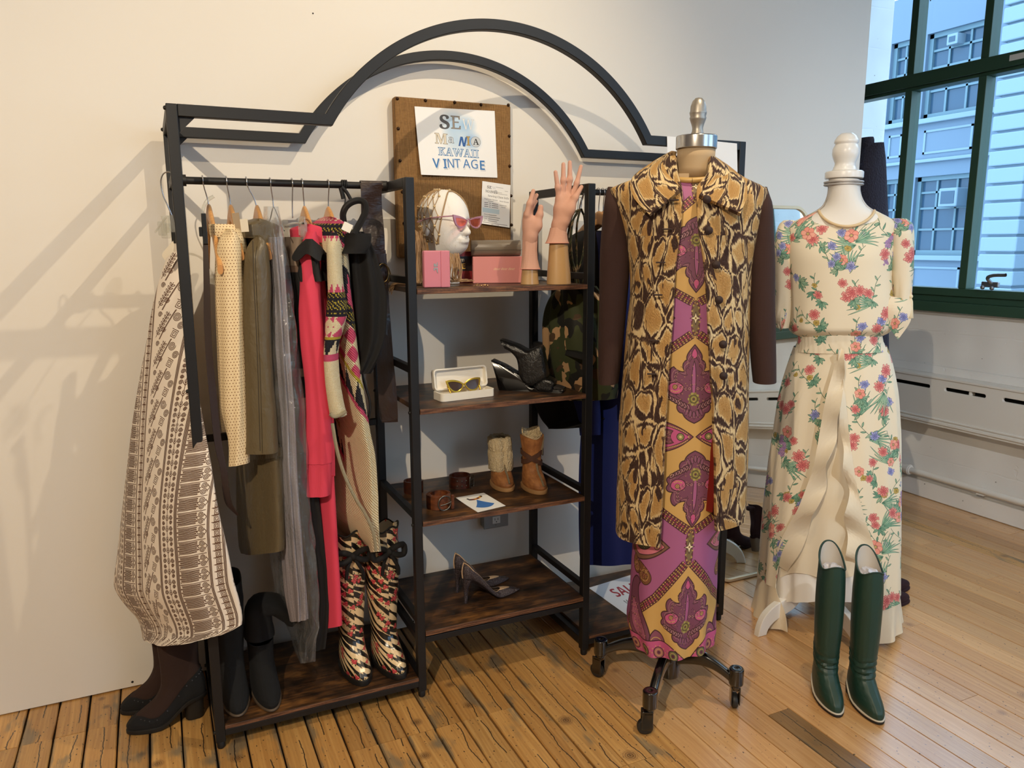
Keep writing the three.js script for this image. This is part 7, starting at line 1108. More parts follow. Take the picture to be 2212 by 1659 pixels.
{ // pink wallet
  const p = atZ(944, 620, -0.015), pink = phys({ color: C('#d07f8e'), roughness: 0.38, clearcoat: 0.3 }), t = thing('wallet', 'glossy pink leather wallet with a silver emblem at the edge of the top shelf', 'wallet', [p.x, S1, -0.02], -0.12), w = 0.0405, h = 0.1105;
  mesh('body', box(-w, w, 0, h, -0.013, 0.009, 0.006), pink, t); mesh('flap', box(-w + 0.001, 0.012, 0.001, h - 0.001, 0.006, 0.0125, 0.0035), pink, t); mesh('clasp_strip', box(0.0125, w, 0.001, h - 0.001, 0.006, 0.0105, 0.003), pink, t);
  const s = new THREE.Shape(); s.moveTo(-0.012, 0.003); s.lineTo(-0.012, 0.009); s.bezierCurveTo(-0.012, 0.016, -0.004, 0.012, -0.004, 0.006); s.lineTo(-0.003, 0.006); s.lineTo(-0.003, 0.014); s.lineTo(0.0, 0.017); s.lineTo(0.0, 0.003); s.closePath(); const sil = mat({ color: C('#d8d4cc'), metalness: 0.9, roughness: 0.25 });
  const e = new THREE.Shape(); e.moveTo(-0.012, 0); e.lineTo(-0.012, -0.008); e.lineTo(-0.008, -0.008); e.lineTo(-0.008, -0.004); e.lineTo(-0.004, -0.004); e.bezierCurveTo(-0.004, -0.012, -0.001, -0.016, 0.002, -0.018); e.lineTo(0.0, -0.012); e.lineTo(0, 0); e.closePath();
  mesh('emblem', [s, e].map((q) => new THREE.ExtrudeGeometry(q, { depth: 0.0012, bevelEnabled: false }).translate(0.002, 0.06, 0.0125)), sil, t);
}
{ // dark book, pink box, glasses case
  const cover = canvasTex(256, 384, (x, W, H) => { x.fillStyle = '#171312'; x.fillRect(0, 0, W, H); x.fillStyle = '#7c1f22'; x.fillRect(0, 0, W, 60); x.fillRect(0, 240, W, 144); x.fillStyle = '#e6d9b8'; x.font = 'bold 62px sans-serif'; x.fillText('Am', 14, 124); x.fillStyle = '#c9a23c'; x.font = 'bold 96px sans-serif'; x.fillText('BE', 10, 214); }, { rep: false });
  const a = atZ(984, 606, -0.27), t = thing('book', 'dark book with red bands and yellow letters between foam head and pink box', 'book', [a.x, S1, -0.285]);
  const g = box(0, 0.075, 0, 0.105, 0, 0.018, 0.001); const uv = g.attributes.uv, ps = g.attributes.position; for (let i = 0; i < uv.count; i++) uv.setXY(i, ps.getX(i) / 0.075, ps.getY(i) / 0.105); mesh('cover', g, mat({ map: cover, roughness: 0.45 }), t); mesh('pages', box(0.001, 0.0755, 0.002, 0.103, 0.002, 0.016), mat({ color: C('#d8cfbd') }), t);
  const q0 = atY(1022, 612, S1), q1 = atY(1009, 602, S1), q2 = atY(1136, 611, S1), dir = q2.clone().sub(q0).setY(0).normalize(), ang = -Math.atan2(dir.z, dir.x), b = thing('gift_box', 'pink card box with gold script on its front under the grey glasses case', 'box', [q0.x, S1, q0.z], ang);
  const script = canvasTex(1024, 512, (x, W, H) => { x.fillStyle = '#d68a86'; x.fillRect(0, 0, W, H); x.fillStyle = '#ecd2a8'; x.font = 'italic 60px serif'; x.fillText('dear dear dear', 400, 258); }, { rep: false }), L = 0.175, D = 0.085, hB = 0.088;
  const pinkB = mat({ color: C('#d68a86'), roughness: 0.55 }); mesh('box_body', box(0, L, 0, hB, -D, 0, 0.0015), pinkB, b); const fp = new THREE.PlaneGeometry(L - 0.003, hB - 0.003); mesh('printed_front', box(0.0015, L - 0.0015, 0.0015, hB - 0.0015, 0, 0.0006), pinkB, b); fp.translate(L / 2, hB / 2, 0.0009); mesh('front_print', fp, mat({ map: script, roughness: 0.5 }), b); mesh('lid_seam', box(-0.0006, L + 0.0006, hB - 0.03, hB - 0.029, -D - 0.0004, 0.0004), mat({ color: C('#a85f5e') }), b);
  const c = thing('glasses_case', 'taupe grey rounded glasses case lying on top of the pink box', 'case', [q0.x, S1 + hB + 0.0005, q0.z], ang), prof = []; for (let i = 0; i < 36; i++) { const th = i / 36 * 6.2832; const k = (v) => Math.sign(v) * Math.pow(Math.abs(v), 2 / 2.5); prof.push(new THREE.Vector2(0.03 * k(Math.cos(th)), 0.027 + 0.0268 * k(Math.sin(th)))); }
  const gs = new THREE.Shape(prof), cg = new THREE.ExtrudeGeometry(gs, { depth: L - 0.012, bevelEnabled: true, bevelSize: 0.002, bevelThickness: 0.002, bevelOffset: -0.002, bevelSegments: 2 }); cg.rotateY(Math.PI / 2); cg.translate(-0.002, 0, -0.04);
  const taupe = phys({ color: C('#74695b'), roughness: 0.4, clearcoat: 0.2 }); mesh('case_body', toCreasedNormals(cg, 0.7), taupe, c); mesh('lid_line', box(-0.005, L - 0.006, 0.021, 0.0218, -0.0712, -0.0088), mat({ color: C('#4e463b') }), c);
}
// gloved display hands: forearms of beige plastic, hands meshed as one surface each
{
  const mesh_ = canvasTex(256, 256, (x, W) => { x.fillStyle = '#d3a591'; x.fillRect(0, 0, W, W); x.fillStyle = '#b98572'; for (let j = 0; j < 16; j++) for (let i = 0; i < 16; i++) { x.beginPath(); x.arc((i + 0.5 * (j % 2) + 0.25) * 16, j * 16 + 8, 4.2, 0, 7); x.fill(); } }, { sx: 0.032, sy: 0.032 });
  const glove = mat({ map: mesh_, roughness: 0.85, bumpMap: mesh_, bumpScale: 0.0006 }), plasticB = phys({ color: C('#b99465'), roughness: 0.35, clearcoat: 0.3 }), cuffM = mat({ color: C('#d69384'), roughness: 0.8 });
  const build = (label, glabel, z, arm, bones, cuff, bx) => {
    const q = (u, v, dz = 0) => { const p = atZ(u, v, z + dz); return [p.x, p.y, p.z]; }, base = atZ((arm[0][1] + arm[0][2]) / 2, arm[0][0], z);
    const t = thing('display_hand', label, 'display hand', [base.x, S1, z]), rings = arm.map(([v, a, b]) => { const L = atZ(a, v, z), R = atZ(b, v, z); return ring(V3((L.x + R.x) / 2, L.y, z), V3(1, 0, 0), V3(0, 0, 1), (R.x - L.x) / 2, (R.x - L.x) / 2 * 0.86, 36); }); rings[0].forEach((p) => { p.y = S1; });
    roomMesh('forearm', loft(rings.reverse(), { capTop: true, capBottom: true }), plasticB, t);
    const g = thing('glove', glabel, 'glove', [base.x, S1 + 0.1, z]), B = bones.map(([a, b, ra, rb]) => [q(...a), q(...b), ra, rb]);
    let P = [9, -9, 9, -9, 9, -9]; for (const [a, b, ra, rb] of B) for (const [c, r] of [[a, ra], [b, rb]]) for (let k = 0; k < 3; k++) { P[2 * k] = Math.min(P[2 * k], c[k] - r - 0.008); P[2 * k + 1] = Math.max(P[2 * k + 1], c[k] + r + 0.008); }
    const field = (x, y, zz) => { let d = 9; for (const [a, b, ra, rb] of B) { const k = ra < 0.0105 ? 0.008 : 0.018; d = smin(d, capsule(x, y, zz, a, b, ra, rb), k); } return d; };
    roomMesh('hand', fieldMesh(field, P, 110), glove, g);
    const cr = cuff.map(([v, a, b]) => { const L = atZ(a, v, z), R = atZ(b, v, z); return ring(V3((L.x + R.x) / 2, (L.y + R.y) / 2, z), V3(R.x - L.x, R.y - L.y, 0).normalize(), V3(0, 0, 1), (R.x - L.x) / 2, (R.x - L.x) / 2 * 0.88, 40, (p) => 0.012 * Math.sin(p * 7)); });
    roomMesh('cuff', thick(loft(cr), 41, cr.length, 0.0012), glove, g); const last = cr[cr.length - 1]; roomMesh('cuff_hem', tube(last.slice(0, -1), 0.0013, 60, 6, true), cuffM, g);
  };
  build('beige plastic display hand nearer the pink box, seen from its edge', 'pink mesh glove with fingers together on the display hand nearer the pink box', -0.08,
    [[614, 1126, 1163], [600, 1127, 1161], [575, 1129, 1160], [548, 1130, 1159]],
    [[[1144, 548], [1144, 512], 0.0205, 0.019], [[1144, 515], [1144, 478, 0.004], 0.019, 0.0175], [[1141, 490], [1139, 462], 0.016, 0.0125], [[1146, 478, -0.02], [1144, 462, -0.024], 0.0125, 0.0105],
      [[1138, 464, 0.012], [1144, 440, 0.016], 0.0098, 0.0086], [[1144, 440, 0.016], [1152, 413, 0.014], 0.0086, 0.0068], [[1141, 462, -0.004], [1148, 440, -0.004], 0.0096, 0.0084], [[1148, 440, -0.004], [1159, 422, -0.01], 0.0084, 0.0066], [[1143, 464, -0.022], [1149, 447, -0.026], 0.0092, 0.008], [[1149, 447, -0.026], [1158, 435, -0.03], 0.008, 0.0062],
      [[1150, 508, 0.012], [1161, 488, 0.02], 0.0125, 0.0118], [[1161, 488, 0.02], [1166, 464, 0.022], 0.0115, 0.0102], [[1166, 464, 0.022], [1168, 448, 0.02], 0.0102, 0.0088]],
    [[512, 1130, 1160], [540, 1129, 1159], [560, 1128, 1160], [575, 1127, 1163], [581, 1125, 1165]]);
  build('beige plastic display hand at the right end of the top shelf, fingers spread', 'pink mesh glove with spread fingers at the right end of the top shelf', -0.05,
    [[613, 1183, 1231], [590, 1184, 1230], [560, 1186, 1227], [530, 1188, 1225], [500, 1190, 1223]],
    [[[1206, 520], [1208, 488], 0.0235, 0.022], [[1208, 490], [1212, 455], 0.022, 0.021], [[1212, 460], [1209, 432], 0.019, 0.014], [[1218, 458], [1226, 428], 0.018, 0.014], [[1214, 450], [1218, 428], 0.019, 0.014],
      [[1207, 432], [1205, 405, 0.004], 0.0088, 0.0082], [[1205, 405, 0.004], [1200, 372, 0.002], 0.0082, 0.0062], [[1216, 428], [1217, 390, 0.004], 0.0088, 0.0084], [[1217, 390, 0.004], [1217, 355, 0], 0.0084, 0.0064], [[1226, 428], [1231, 388, 0.004], 0.0092, 0.0086], [[1231, 388, 0.004], [1231, 351, 0], 0.0086, 0.0066], [[1234, 432], [1246, 396, 0.004], 0.0092, 0.0082], [[1246, 396, 0.004], [1255, 360, 0], 0.0082, 0.0062],
      [[1220, 476, 0.016], [1232, 452, 0.026], 0.0165, 0.014], [[1230, 454, 0.026], [1242, 428, 0.03], 0.0125, 0.0102], [[1242, 428, 0.03], [1256, 404, 0.028], 0.0098, 0.0066]],
    [[492, 1190, 1222], [505, 1187, 1223], [516, 1184, 1224], [525, 1180, 1226]]);
}
{ // small gold trinket
  const p = atY(1040, 619, S1), gold = mat({ color: C('#d0a878'), metalness: 0.9, roughness: 0.25 }), t = thing('trinket', 'tiny gold jewellery pieces lying at the front edge of the top shelf', 'jewellery', [p.x, S1, p.z]);
  mesh('ring', new THREE.TorusGeometry(0.006, 0.0013, 8, 24).rotateX(1.2).translate(-0.014, 0.006, 0), gold, t); mesh('pin', tube([[-0.03, 0.002, 0.004], [-0.01, 0.003, 0], [0.012, 0.005, 0.002], [0.03, 0.002, -0.006]], 0.0013, 20, 6), gold, t); mesh('drop', [ball(0.004, 0.01, 0.004, 0.004), ball(0.003, 0.018, 0.003, 0.006), ball(0.003, -0.002, 0.003, 0.005)], gold, t);
}

// ---------------------------------------------------------------- second shelf: sunglasses in their case, wedge sandal
{
  const a = atY(962, 868, S2), b = atY(1072, 855, S2), d = b.clone().sub(a).setY(0), L = d.length() + 0.003; d.normalize(); const ang = -Math.atan2(d.z, d.x), white = phys({ color: C('#efe9dc'), roughness: 0.35, clearcoat: 0.2 });
  const t = thing('sunglasses_case', 'open white sunglasses case with a line of small print inside its lid', 'case', [a.x, S2, a.z], ang);
  const rr2 = (x0, x1, z0, z1, r, S = THREE.Shape) => { const s = new S(); s.moveTo(x0 + r, z0); s.lineTo(x1 - r, z0); s.absarc(x1 - r, z0 + r, r, -Math.PI / 2, 0); s.lineTo(x1, z1 - r); s.absarc(x1 - r, z1 - r, r, 0, Math.PI / 2); s.lineTo(x0 + r, z1); s.absarc(x0 + r, z1 - r, r, Math.PI / 2, Math.PI); s.lineTo(x0, z0 + r); s.absarc(x0 + r, z0 + r, r, Math.PI, Math.PI * 1.5); return s; };
  const W = 0.068, tray = (h) => { const s = rr2(-0.012, L - 0.008, 0, W, 0.012); s.holes.push(rr2(-0.0085, L - 0.0115, 0.0035, W - 0.0035, 0.009, THREE.Path)); const wall = new THREE.ExtrudeGeometry(s, { depth: h, bevelEnabled: true, bevelSize: 0.0008, bevelThickness: 0.0008, bevelSegments: 2, curveSegments: 10 }), fl = new THREE.ExtrudeGeometry(rr2(-0.0115, L - 0.0085, 0.0005, W - 0.0005, 0.011), { depth: 0.003, bevelEnabled: false, curveSegments: 10 }); return merge([wall, fl]).rotateX(-Math.PI / 2); };
  mesh('tray', tray(0.024).translate(0, 0.0008, 0), white, t);
  const lid = mesh('lid', tray(0.018).rotateX(Math.PI / 2 - 0.16).translate(0, 0.026, -W + 0.002), white, t);
  const txt = canvasTex(1024, 128, (x, w, h) => { x.fillStyle = '#e9e4d8'; x.fillRect(0, 0, w, h); x.fillStyle = '#4e4a44'; x.font = 'bold 34px sans-serif'; x.fillText('ALWAYS KEEP YOUR SHADES SAFE. JUST IN CASE.', 60, 76); }, { rep: false });
  mesh('lining_print', new THREE.PlaneGeometry(L * 0.8, L * 0.1).rotateX(-0.16).translate(L / 2 - 0.012, 0.066, -W - 0.0035), mat({ map: txt, roughness: 0.6 }), t, 'small black print');
  const g = thing('sunglasses', 'gold framed sunglasses with brown lenses lying in the open white case', 'sunglasses', [a.x, S2, a.z], ang), gold = mat({ color: C('#d9ad3f'), metalness: 0.9, roughness: 0.22 }), len = phys({ color: C('#4a3a34'), roughness: 0.05, clearcoat: 1 });
  for (const s of [-1, 1]) {
    const o = new THREE.Shape(), h = new THREE.Path(), P = (q, k) => { q.moveTo((0.006 - k) * s, 0.006); q.bezierCurveTo(0.016 * s, 0.018 + k, 0.045 * s, 0.021 + k, (0.057 + k) * s, 0.017 + k); q.bezierCurveTo((0.056 + k) * s, 0.0, 0.046 * s, -0.013 - k, 0.031 * s, -0.014 - k); q.bezierCurveTo(0.017 * s, -0.014 - k, 0.008 * s, -0.006, (0.006 - k) * s, 0.006); };
    P(o, 0.005); P(h, 0); o.holes.push(h); const lp = new THREE.Shape(); P(lp, 0); const T = (q) => q.rotateX(-0.32).translate(L / 2 - 0.01, 0.037, -0.034);
    mesh('rim', T(new THREE.ExtrudeGeometry(o, { depth: 0.003, bevelEnabled: true, bevelSize: 0.0012, bevelThickness: 0.0012, bevelSegments: 2, curveSegments: 14 })), gold, g); mesh('lens', T(new THREE.ExtrudeGeometry(lp, { depth: 0.001, bevelEnabled: false, curveSegments: 14 }).translate(0, 0, 0.001)), len, g, 'brown lens');
    mesh('temple', tube([[L / 2 - 0.01 + 0.058 * s, 0.042, -0.038], [L / 2 - 0.01 + 0.05 * s, 0.018, -0.02], [L / 2 - 0.01 - 0.01 * s, 0.012, -0.014]], 0.0026, 16, 7), gold, g);
  }
  mesh('bridge', tube([[L / 2 - 0.018, 0.041, -0.036], [L / 2 - 0.01, 0.0445, -0.036], [L / 2 - 0.002, 0.041, -0.036]], 0.0022, 10, 7), gold, g);
}
{
  const A = V3(0.975, 0, -0.215), B = V3(1.16, 0, -0.072), dir = B.clone().sub(A).normalize(), nrm = V3(-dir.z, 0, dir.x), onV = (u, v) => { const d = rayDir(u, v), o = V3(EYE.x, EYE.y, EYE.z), tt = A.clone().sub(o).dot(nrm) / d.dot(nrm), p = o.addScaledVector(d, tt); return new THREE.Vector2(p.clone().sub(A).dot(dir), p.y - S2); };
  const hide = phys({ color: C('#0f0f10'), roughness: 0.4, clearcoat: 0.25, clearcoatRoughness: 0.4, bumpMap: pixelTex(256, 256, (u, v) => [128 + 80 * tileNoise(u, v, 7) + 50 * tileNoise(u, v, 24, 3)], { srgb: false, sx: 0.09, sy: 0.09 }), bumpScale: 0.003 }), gl = phys({ color: C('#0a0a0b'), roughness: 0.22, clearcoat: 0.7 });
  const t = thing('wedge_sandal', 'black leather open-toe wedge sandal with a tall ankle cuff on the second shelf', 'shoe', [A.x, S2, A.z], -Math.atan2(dir.z, dir.x));
  const ext = (pts, w, r, z = 0) => { const s = new THREE.Shape(); s.setFromPoints(new THREE.SplineCurve(pts.map(([u, v]) => onV(u, v))).getPoints(60)); const g = new THREE.ExtrudeGeometry(s, { depth: w - 2 * r, bevelEnabled: true, bevelSize: r * 0.7, bevelThickness: r, bevelOffset: -r * 0.5, bevelSegments: 4 }); g.translate(0, 0, -w / 2 + r + z); return boxUV(toCreasedNormals(g, 0.8)); };
  const E = (q) => q.map((p) => p);
  mesh('wedge', ext(E([[1065, 777], [1076, 782], [1092, 789], [1112, 801], [1128, 809], [1140, 822], [1150, 836], [1162, 843], [1140, 845], [1104, 843], [1083, 841], [1076, 815]]), 0.056, 0.006), gl, t);
  mesh('sole', ext(E([[1138, 828], [1150, 834], [1166, 836], [1190, 838], [1210, 838], [1220, 840], [1214, 846], [1190, 848], [1162, 846], [1146, 840]]), 0.066, 0.004), gl, t);
  mesh('ankle_cuff', ext(E([[1085, 734], [1100, 739], [1120, 746], [1142, 757], [1156, 752], [1170, 748], [1174, 762], [1178, 782], [1181, 800], [1182, 812], [1170, 822], [1150, 830], [1134, 822], [1125, 806], [1124, 790], [1120, 772], [1108, 758], [1094, 750]]), 0.07, 0.016), hide, t);
  mesh('toe_band', ext(E([[1158, 832], [1166, 824], [1178, 815], [1190, 818], [1199, 824], [1197, 834], [1196, 843], [1176, 843], [1164, 840]]), 0.074, 0.014), hide, t);
  mesh('insole', ext(E([[1196, 832], [1208, 834], [1218, 839], [1200, 842]]), 0.05, 0.003), mat({ color: C('#2a2420'), roughness: 0.8 }), t);
}

// ---------------------------------------------------------------- third shelf: rolled belts, card, sheepskin boots
{
  const bmap = pixelTex(512, 128, (u, v) => { const n = noise(u * 9, v * 5, 3), m = noise(u * 40, v * 30, 6), s = fbm(u * 6, v * 3, 2); return mix3([70, 34, 18], [140, 78, 40], clamp(0.5 + 0.6 * n + 0.4 * s + 0.2 * m)); }, { sx: 0.3, sy: 0.06 });
  const roll = (label, u, v, r0, h, turns, col, buckle, a0) => {
    const p = atY(u, v, S3), m = phys({ map: bmap, color: C(col), roughness: 0.42, clearcoat: 0.2, clearcoatRoughness: 0.4 }), t = thing('rolled_belt', label, 'belt', [p.x, S3, p.z], 0, 'rolled leather belts on the third shelf'), n = 120;
    const rad = (q) => r0 - 0.0042 * turns * (1 - q) + 0.0006 * Math.sin(q * 30), P = (q, y, o = 0) => { const a = a0 - (1 - q) * turns * 6.2832; return V3((rad(q) + o) * Math.sin(a), y, (rad(q) + o) * Math.cos(a) * 0.92); };
    mesh('strap', thick(sheet((i, j) => P(i, lerp(h, 0, j)), n, 6, 0, turns * 6.28 * r0, h), n, 6, 0.0028), m, t);
    const y = h / 2, metal = mat({ color: C('#77726a'), metalness: 0.95, roughness: 0.34 }), fwd = V3(Math.sin(a0), 0, Math.cos(a0)), R = (g) => g.rotateY(a0).translate(fwd.x * (r0 + 0.003), y, fwd.z * (r0 * 0.92 + 0.003));
    if (buckle === 'D') { mesh('buckle', R(new THREE.TorusGeometry(0.024, 0.0026, 10, 44).scale(0.95, 1, 1)), metal, t, 'large round metal buckle'); mesh('prong', R(tube([[0.023, 0.001, 0.002], [0, -0.003, 0.004], [-0.016, -0.004, 0.0035]], 0.0019, 12, 7)), metal, t); mesh('keeper', R(box(0.024, 0.034, -h / 2 - 0.001, h / 2 + 0.001, -0.004, 0.004, 0.002)), m, t); }
    if (buckle === 'bar') { mesh('buckle', [R(tube([[-0.012, -0.021, 0.002], [-0.012, 0.021, 0.002], [0.014, 0.021, 0.002], [0.014, -0.021, 0.002]], 0.002, 40, 7, true))], metal, t, 'two-prong metal buckle'); for (const k of [-0.009, 0.009]) mesh('prong', R(tube([[0.014, k, 0.004], [-0.013, k, 0.005]], 0.0014, 4, 6)), metal, t); for (let i = 0; i < 6; i++) { const b = P(1 - 0.04 - 0.028 * (i >> 1), i % 2 ? h * 0.72 : h * 0.28, 0.0015); mesh('eyelet', ball(0.0028, b.x, b.y, b.z, 8), metal, t); } }
  };
  roll('rolled chestnut leather belt with a large round buckle, nearest the front of the third shelf', 948, 1094, 0.042, 0.046, 2.6, '#ffffff', 'D', 0.12); roll('rolled dark brown leather belt half hidden behind the middle post', 893, 1062, 0.036, 0.042, 2.4, '#9a8578', null, 1.4); roll('rolled dark brown leather belt with two-prong buckle and eyelets, furthest back of the three', 994, 1050, 0.042, 0.042, 2.2, '#8c7064', 'bar', 0.75);
  const card = canvasTex(512, 512, (x, W) => { x.fillStyle = '#efefec'; x.fillRect(0, 0, W, W); seed = 3; const cx = 250, cy = 150; for (let i = 0; i < 60; i++) { const a = lerp(-0.72, 0.72, i / 59); x.strokeStyle = ['#2f66b4', '#3f7cc8', '#24519a', '#5a92d6'][i % 4]; x.lineWidth = 7; x.beginPath(); x.moveTo(cx, cy + 20); x.quadraticCurveTo(cx + 90 * Math.sin(a), cy + 130, cx + 250 * Math.sin(a), cy + 270 * Math.cos(a) + 20); x.stroke(); } x.lineWidth = 40; x.lineCap = 'round'; const g = x.createLinearGradient(150, 0, 400, 0); for (const [q, c] of [[0, '#1c0f0c'], [0.25, '#7a2a12'], [0.45, '#e3a23c'], [0.6, '#5a1810'], [0.8, '#f0b84c'], [1, '#240f0a']]) g.addColorStop(q, c); x.strokeStyle = g; x.beginPath(); x.moveTo(150, 130); x.quadraticCurveTo(260, 170, 390, 90); x.stroke(); x.fillStyle = '#1d1a18'; x.beginPath(); x.arc(140, 100, 18, 0, 7); x.fill(); }, { rep: false });
  const q = [[985, 1078], [1045, 1065], [1092, 1093], [1032, 1107]].map(([u, v]) => atY(u, v, S3)), cd = thing('card', 'white card printed with a blue tassel and tortoiseshell clip lying on the third shelf', 'card', [q[0].x, S3, q[0].z]);
  roomMesh('sheet', thick(sheet((i, j) => { const p = q[0].clone().lerp(q[1], i).lerp(q[3].clone().lerp(q[2], i), j); p.y = S3 + 0.0012 + 0.004 * Math.pow(1 - j, 3) * (1 - i); return p; }, 14, 14, 0), 14, 14, 0.0008), paperM(card), cd);
}
{
  const tan = phys({ color: C('#8a5228'), roughness: 0.7, sheen: 0.2, map: pixelTex(512, 512, (u, v) => { const n = fbm(u * 7, v * 7, 3), m = noise(u * 60, v * 60, 5); return mix3([150, 96, 52], [214, 150, 88], clamp(0.5 + n + 0.15 * m)); }, { sx: 0.16, sy: 0.16 }) }); tan.color.set('#d3cabf');
  const fleece = phys({ color: C('#cdb892'), roughness: 1, sheen: 0.4, bumpMap: pixelTex(512, 512, (u, v) => [128 + 110 * tileNoise(u, v, 30) + 60 * tileNoise(u, v, 70, 2)], { srgb: false, sx: 0.12, sy: 0.12 }), bumpScale: 0.006 }), sole = mat({ color: C('#9c7448'), roughness: 0.7 }), strapM = mat({ color: C('#4a2b1b'), roughness: 0.7 });
  const rows = [[0.012, -0.05, 0.085, 0.033], [0.022, -0.052, 0.088, 0.036], [0.036, -0.051, 0.078, 0.0355], [0.052, -0.048, 0.056, 0.034], [0.068, -0.044, 0.036, 0.032], [0.09, -0.04, 0.028, 0.031], [0.13, -0.042, 0.03, 0.033], [0.16, -0.046, 0.034, 0.037], [0.185, -0.05, 0.036, 0.041]];
  const fuzz = (g, k) => { const p = g.attributes.position, n = g.attributes.normal; for (let i = 0; i < p.count; i++) { const d = k * (noise(p.getX(i) * 160, p.getY(i) * 160, p.getZ(i) * 160) + 0.6 * noise(p.getX(i) * 380, p.getY(i) * 380, p.getZ(i) * 380)); p.setXYZ(i, p.getX(i) + n.getX(i) * d, p.getY(i) + n.getY(i) * d, p.getZ(i) + n.getZ(i) * d); } g.computeVertexNormals(); return g; };
  const a = atY(1104, 1062, S3), b = atY(1174, 1068, S3);
  const base = (label, p, turn) => { const t = thing('sheepskin_boot', label, 'boot', [p.x, S3, p.z - 0.086], turn, 'pair of tan sheepskin boots'); mesh('sole', soleGeo(rows, { y0: 0, y1: 0.014, grow: 0.004, pow: 2.4 }), sole, t); mesh('piping', fuzz(tube([[0.004, 0.03, 0.088], [0.004, 0.05, 0.066], [0.003, 0.07, 0.042], [0.002, 0.1, 0.031], [0.002, 0.128, 0.031]], 0.0034, 50, 8), 0.0016), fleece, t, 'fleece seam'); return t; };
  const t1 = base('tan sheepskin boot with its fleece cuff folded down, beside the belts', a, -0.12); mesh('upper', bootGeo(rows.slice(0, 7), { t: 0.003 }), tan, t1);
  const cuff = (r) => { const rings = r.map(([y, k, z]) => ring(V3(0, y, -0.006 + z), V3(1, 0, 0), V3(0, 0, 1), k, k * 1.06, 70, (q) => -0.16 * Math.exp(-Math.pow(q * 9, 2)), 2.3)); return fuzz(loft(rings), 0.004); };
  mesh('fleece_cuff', cuff([[0.128, 0.024, 0], [0.134, 0.034, 0], [0.13, 0.042, 0], [0.11, 0.044, 0.002], [0.08, 0.0435, 0.004], [0.062, 0.042, 0.006], [0.056, 0.036, 0.004]]), fleece, t1); mesh('fleece_collar', cuff([[0.172, 0.022, -0.014], [0.178, 0.032, -0.014], [0.17, 0.041, -0.012], [0.15, 0.0425, -0.006], [0.134, 0.041, -0.002], [0.126, 0.034, 0]]), fleece, t1);
  const t2 = base('tall tan sheepskin boot with crossed straps and a ring buckle on the third shelf', b, -0.05); mesh('upper', bootGeo(rows, { t: 0.005, top: (q) => 0.012 * Math.abs(Math.sin(q)) - 0.004 }), tan, t2);
  mesh('fleece_lining', fuzz(bootGeo(rows.slice(6).map((r) => [r[0] + 0.003, r[1] + 0.006, r[2] - 0.006, r[3] - 0.006]), { t: 0.004, top: (q) => 0.012 * Math.abs(Math.sin(q)) + 0.006 * (Math.cos(q) < -0.3 ? 3 : 0) }), 0.002), fleece, t2); mesh('fleece_edge', fuzz(tube([[0.034, 0.188, 0.016], [0.03, 0.17, 0.021], [0.026, 0.15, 0.024], [0.024, 0.125, 0.024]], 0.004, 40, 8), 0.002), fleece, t2);
  const wrap = (f) => { const rings = []; for (let i = 0; i <= 50; i++) { const th = i / 50 * 6.2832 - Math.PI, y = f(th), r = table(rows, y), c = V3((r[3] + 0.003) * Math.sin(th), y, (r[1] + r[2]) / 2 + ((r[2] - r[1]) / 2 + 0.003) * Math.cos(th)), n = V3(Math.sin(th), 0, Math.cos(th)); rings.push([c.clone().add(V3(0, 0.0085, 0)).addScaledVector(n, 0.001), c.clone().add(V3(0, -0.0085, 0)).addScaledVector(n, 0.001)]); } return thick(gridGeo(rings.map((x) => x), (i, j) => [i, j * 0.02]), 2, 51, 0.0025); };
  mesh('strap', wrap((th) => 0.118 + 0.02 * Math.sin(th + 0.3)), strapM, t2); mesh('strap', wrap((th) => 0.112 - 0.022 * Math.sin(th + 0.3)), strapM, t2); mesh('ring_buckle', new THREE.TorusGeometry(0.012, 0.0018, 8, 30).scale(0.8, 1.2, 1).rotateY(1.25).translate(0.036, 0.132, 0.008), mat({ color: C('#2a2622'), metalness: 0.8, roughness: 0.4 }), t2);
}
// wall outlet
{
  const p = atZ(1062, 1112, WALL_Z), t = thing('outlet_box', 'grey metal outlet box with a pale double socket on the partition under the third shelf', 'outlet', [p.x, p.y, WALL_Z]), gal = mat({ color: C('#9a9c9b'), metalness: 0.6, roughness: 0.5 });
  mesh('metal_box', box(-0.052, 0.052, -0.038, 0.064, 0.0005, 0.04, 0.012), gal, t); mesh('cover_plate', box(-0.052, 0.052, -0.038, 0.064, 0.04, 0.0445, 0.012), gal, t);
  const wht = mat({ color: C('#d9d8d2'), roughness: 0.5 }), blk = mat({ color: C('#1c1b1a') }); for (const y of [-0.006, 0.034]) { const f = mesh('socket', box(-0.0165, 0.0165, y - 0.0145, y + 0.0145, 0.0445, 0.047, 0.006), wht, t); mesh('slots', [box(-0.0075, -0.0055, y - 0.001, y + 0.008, 0.0468, 0.0474), box(0.0055, 0.0075, y - 0.001, y + 0.008, 0.0468, 0.0474), ball(0.0028, 0, y - 0.007, 0.0455)], blk, f); } mesh('screw', ball(0.003, 0, -0.026, 0.0445), gal, t);
}

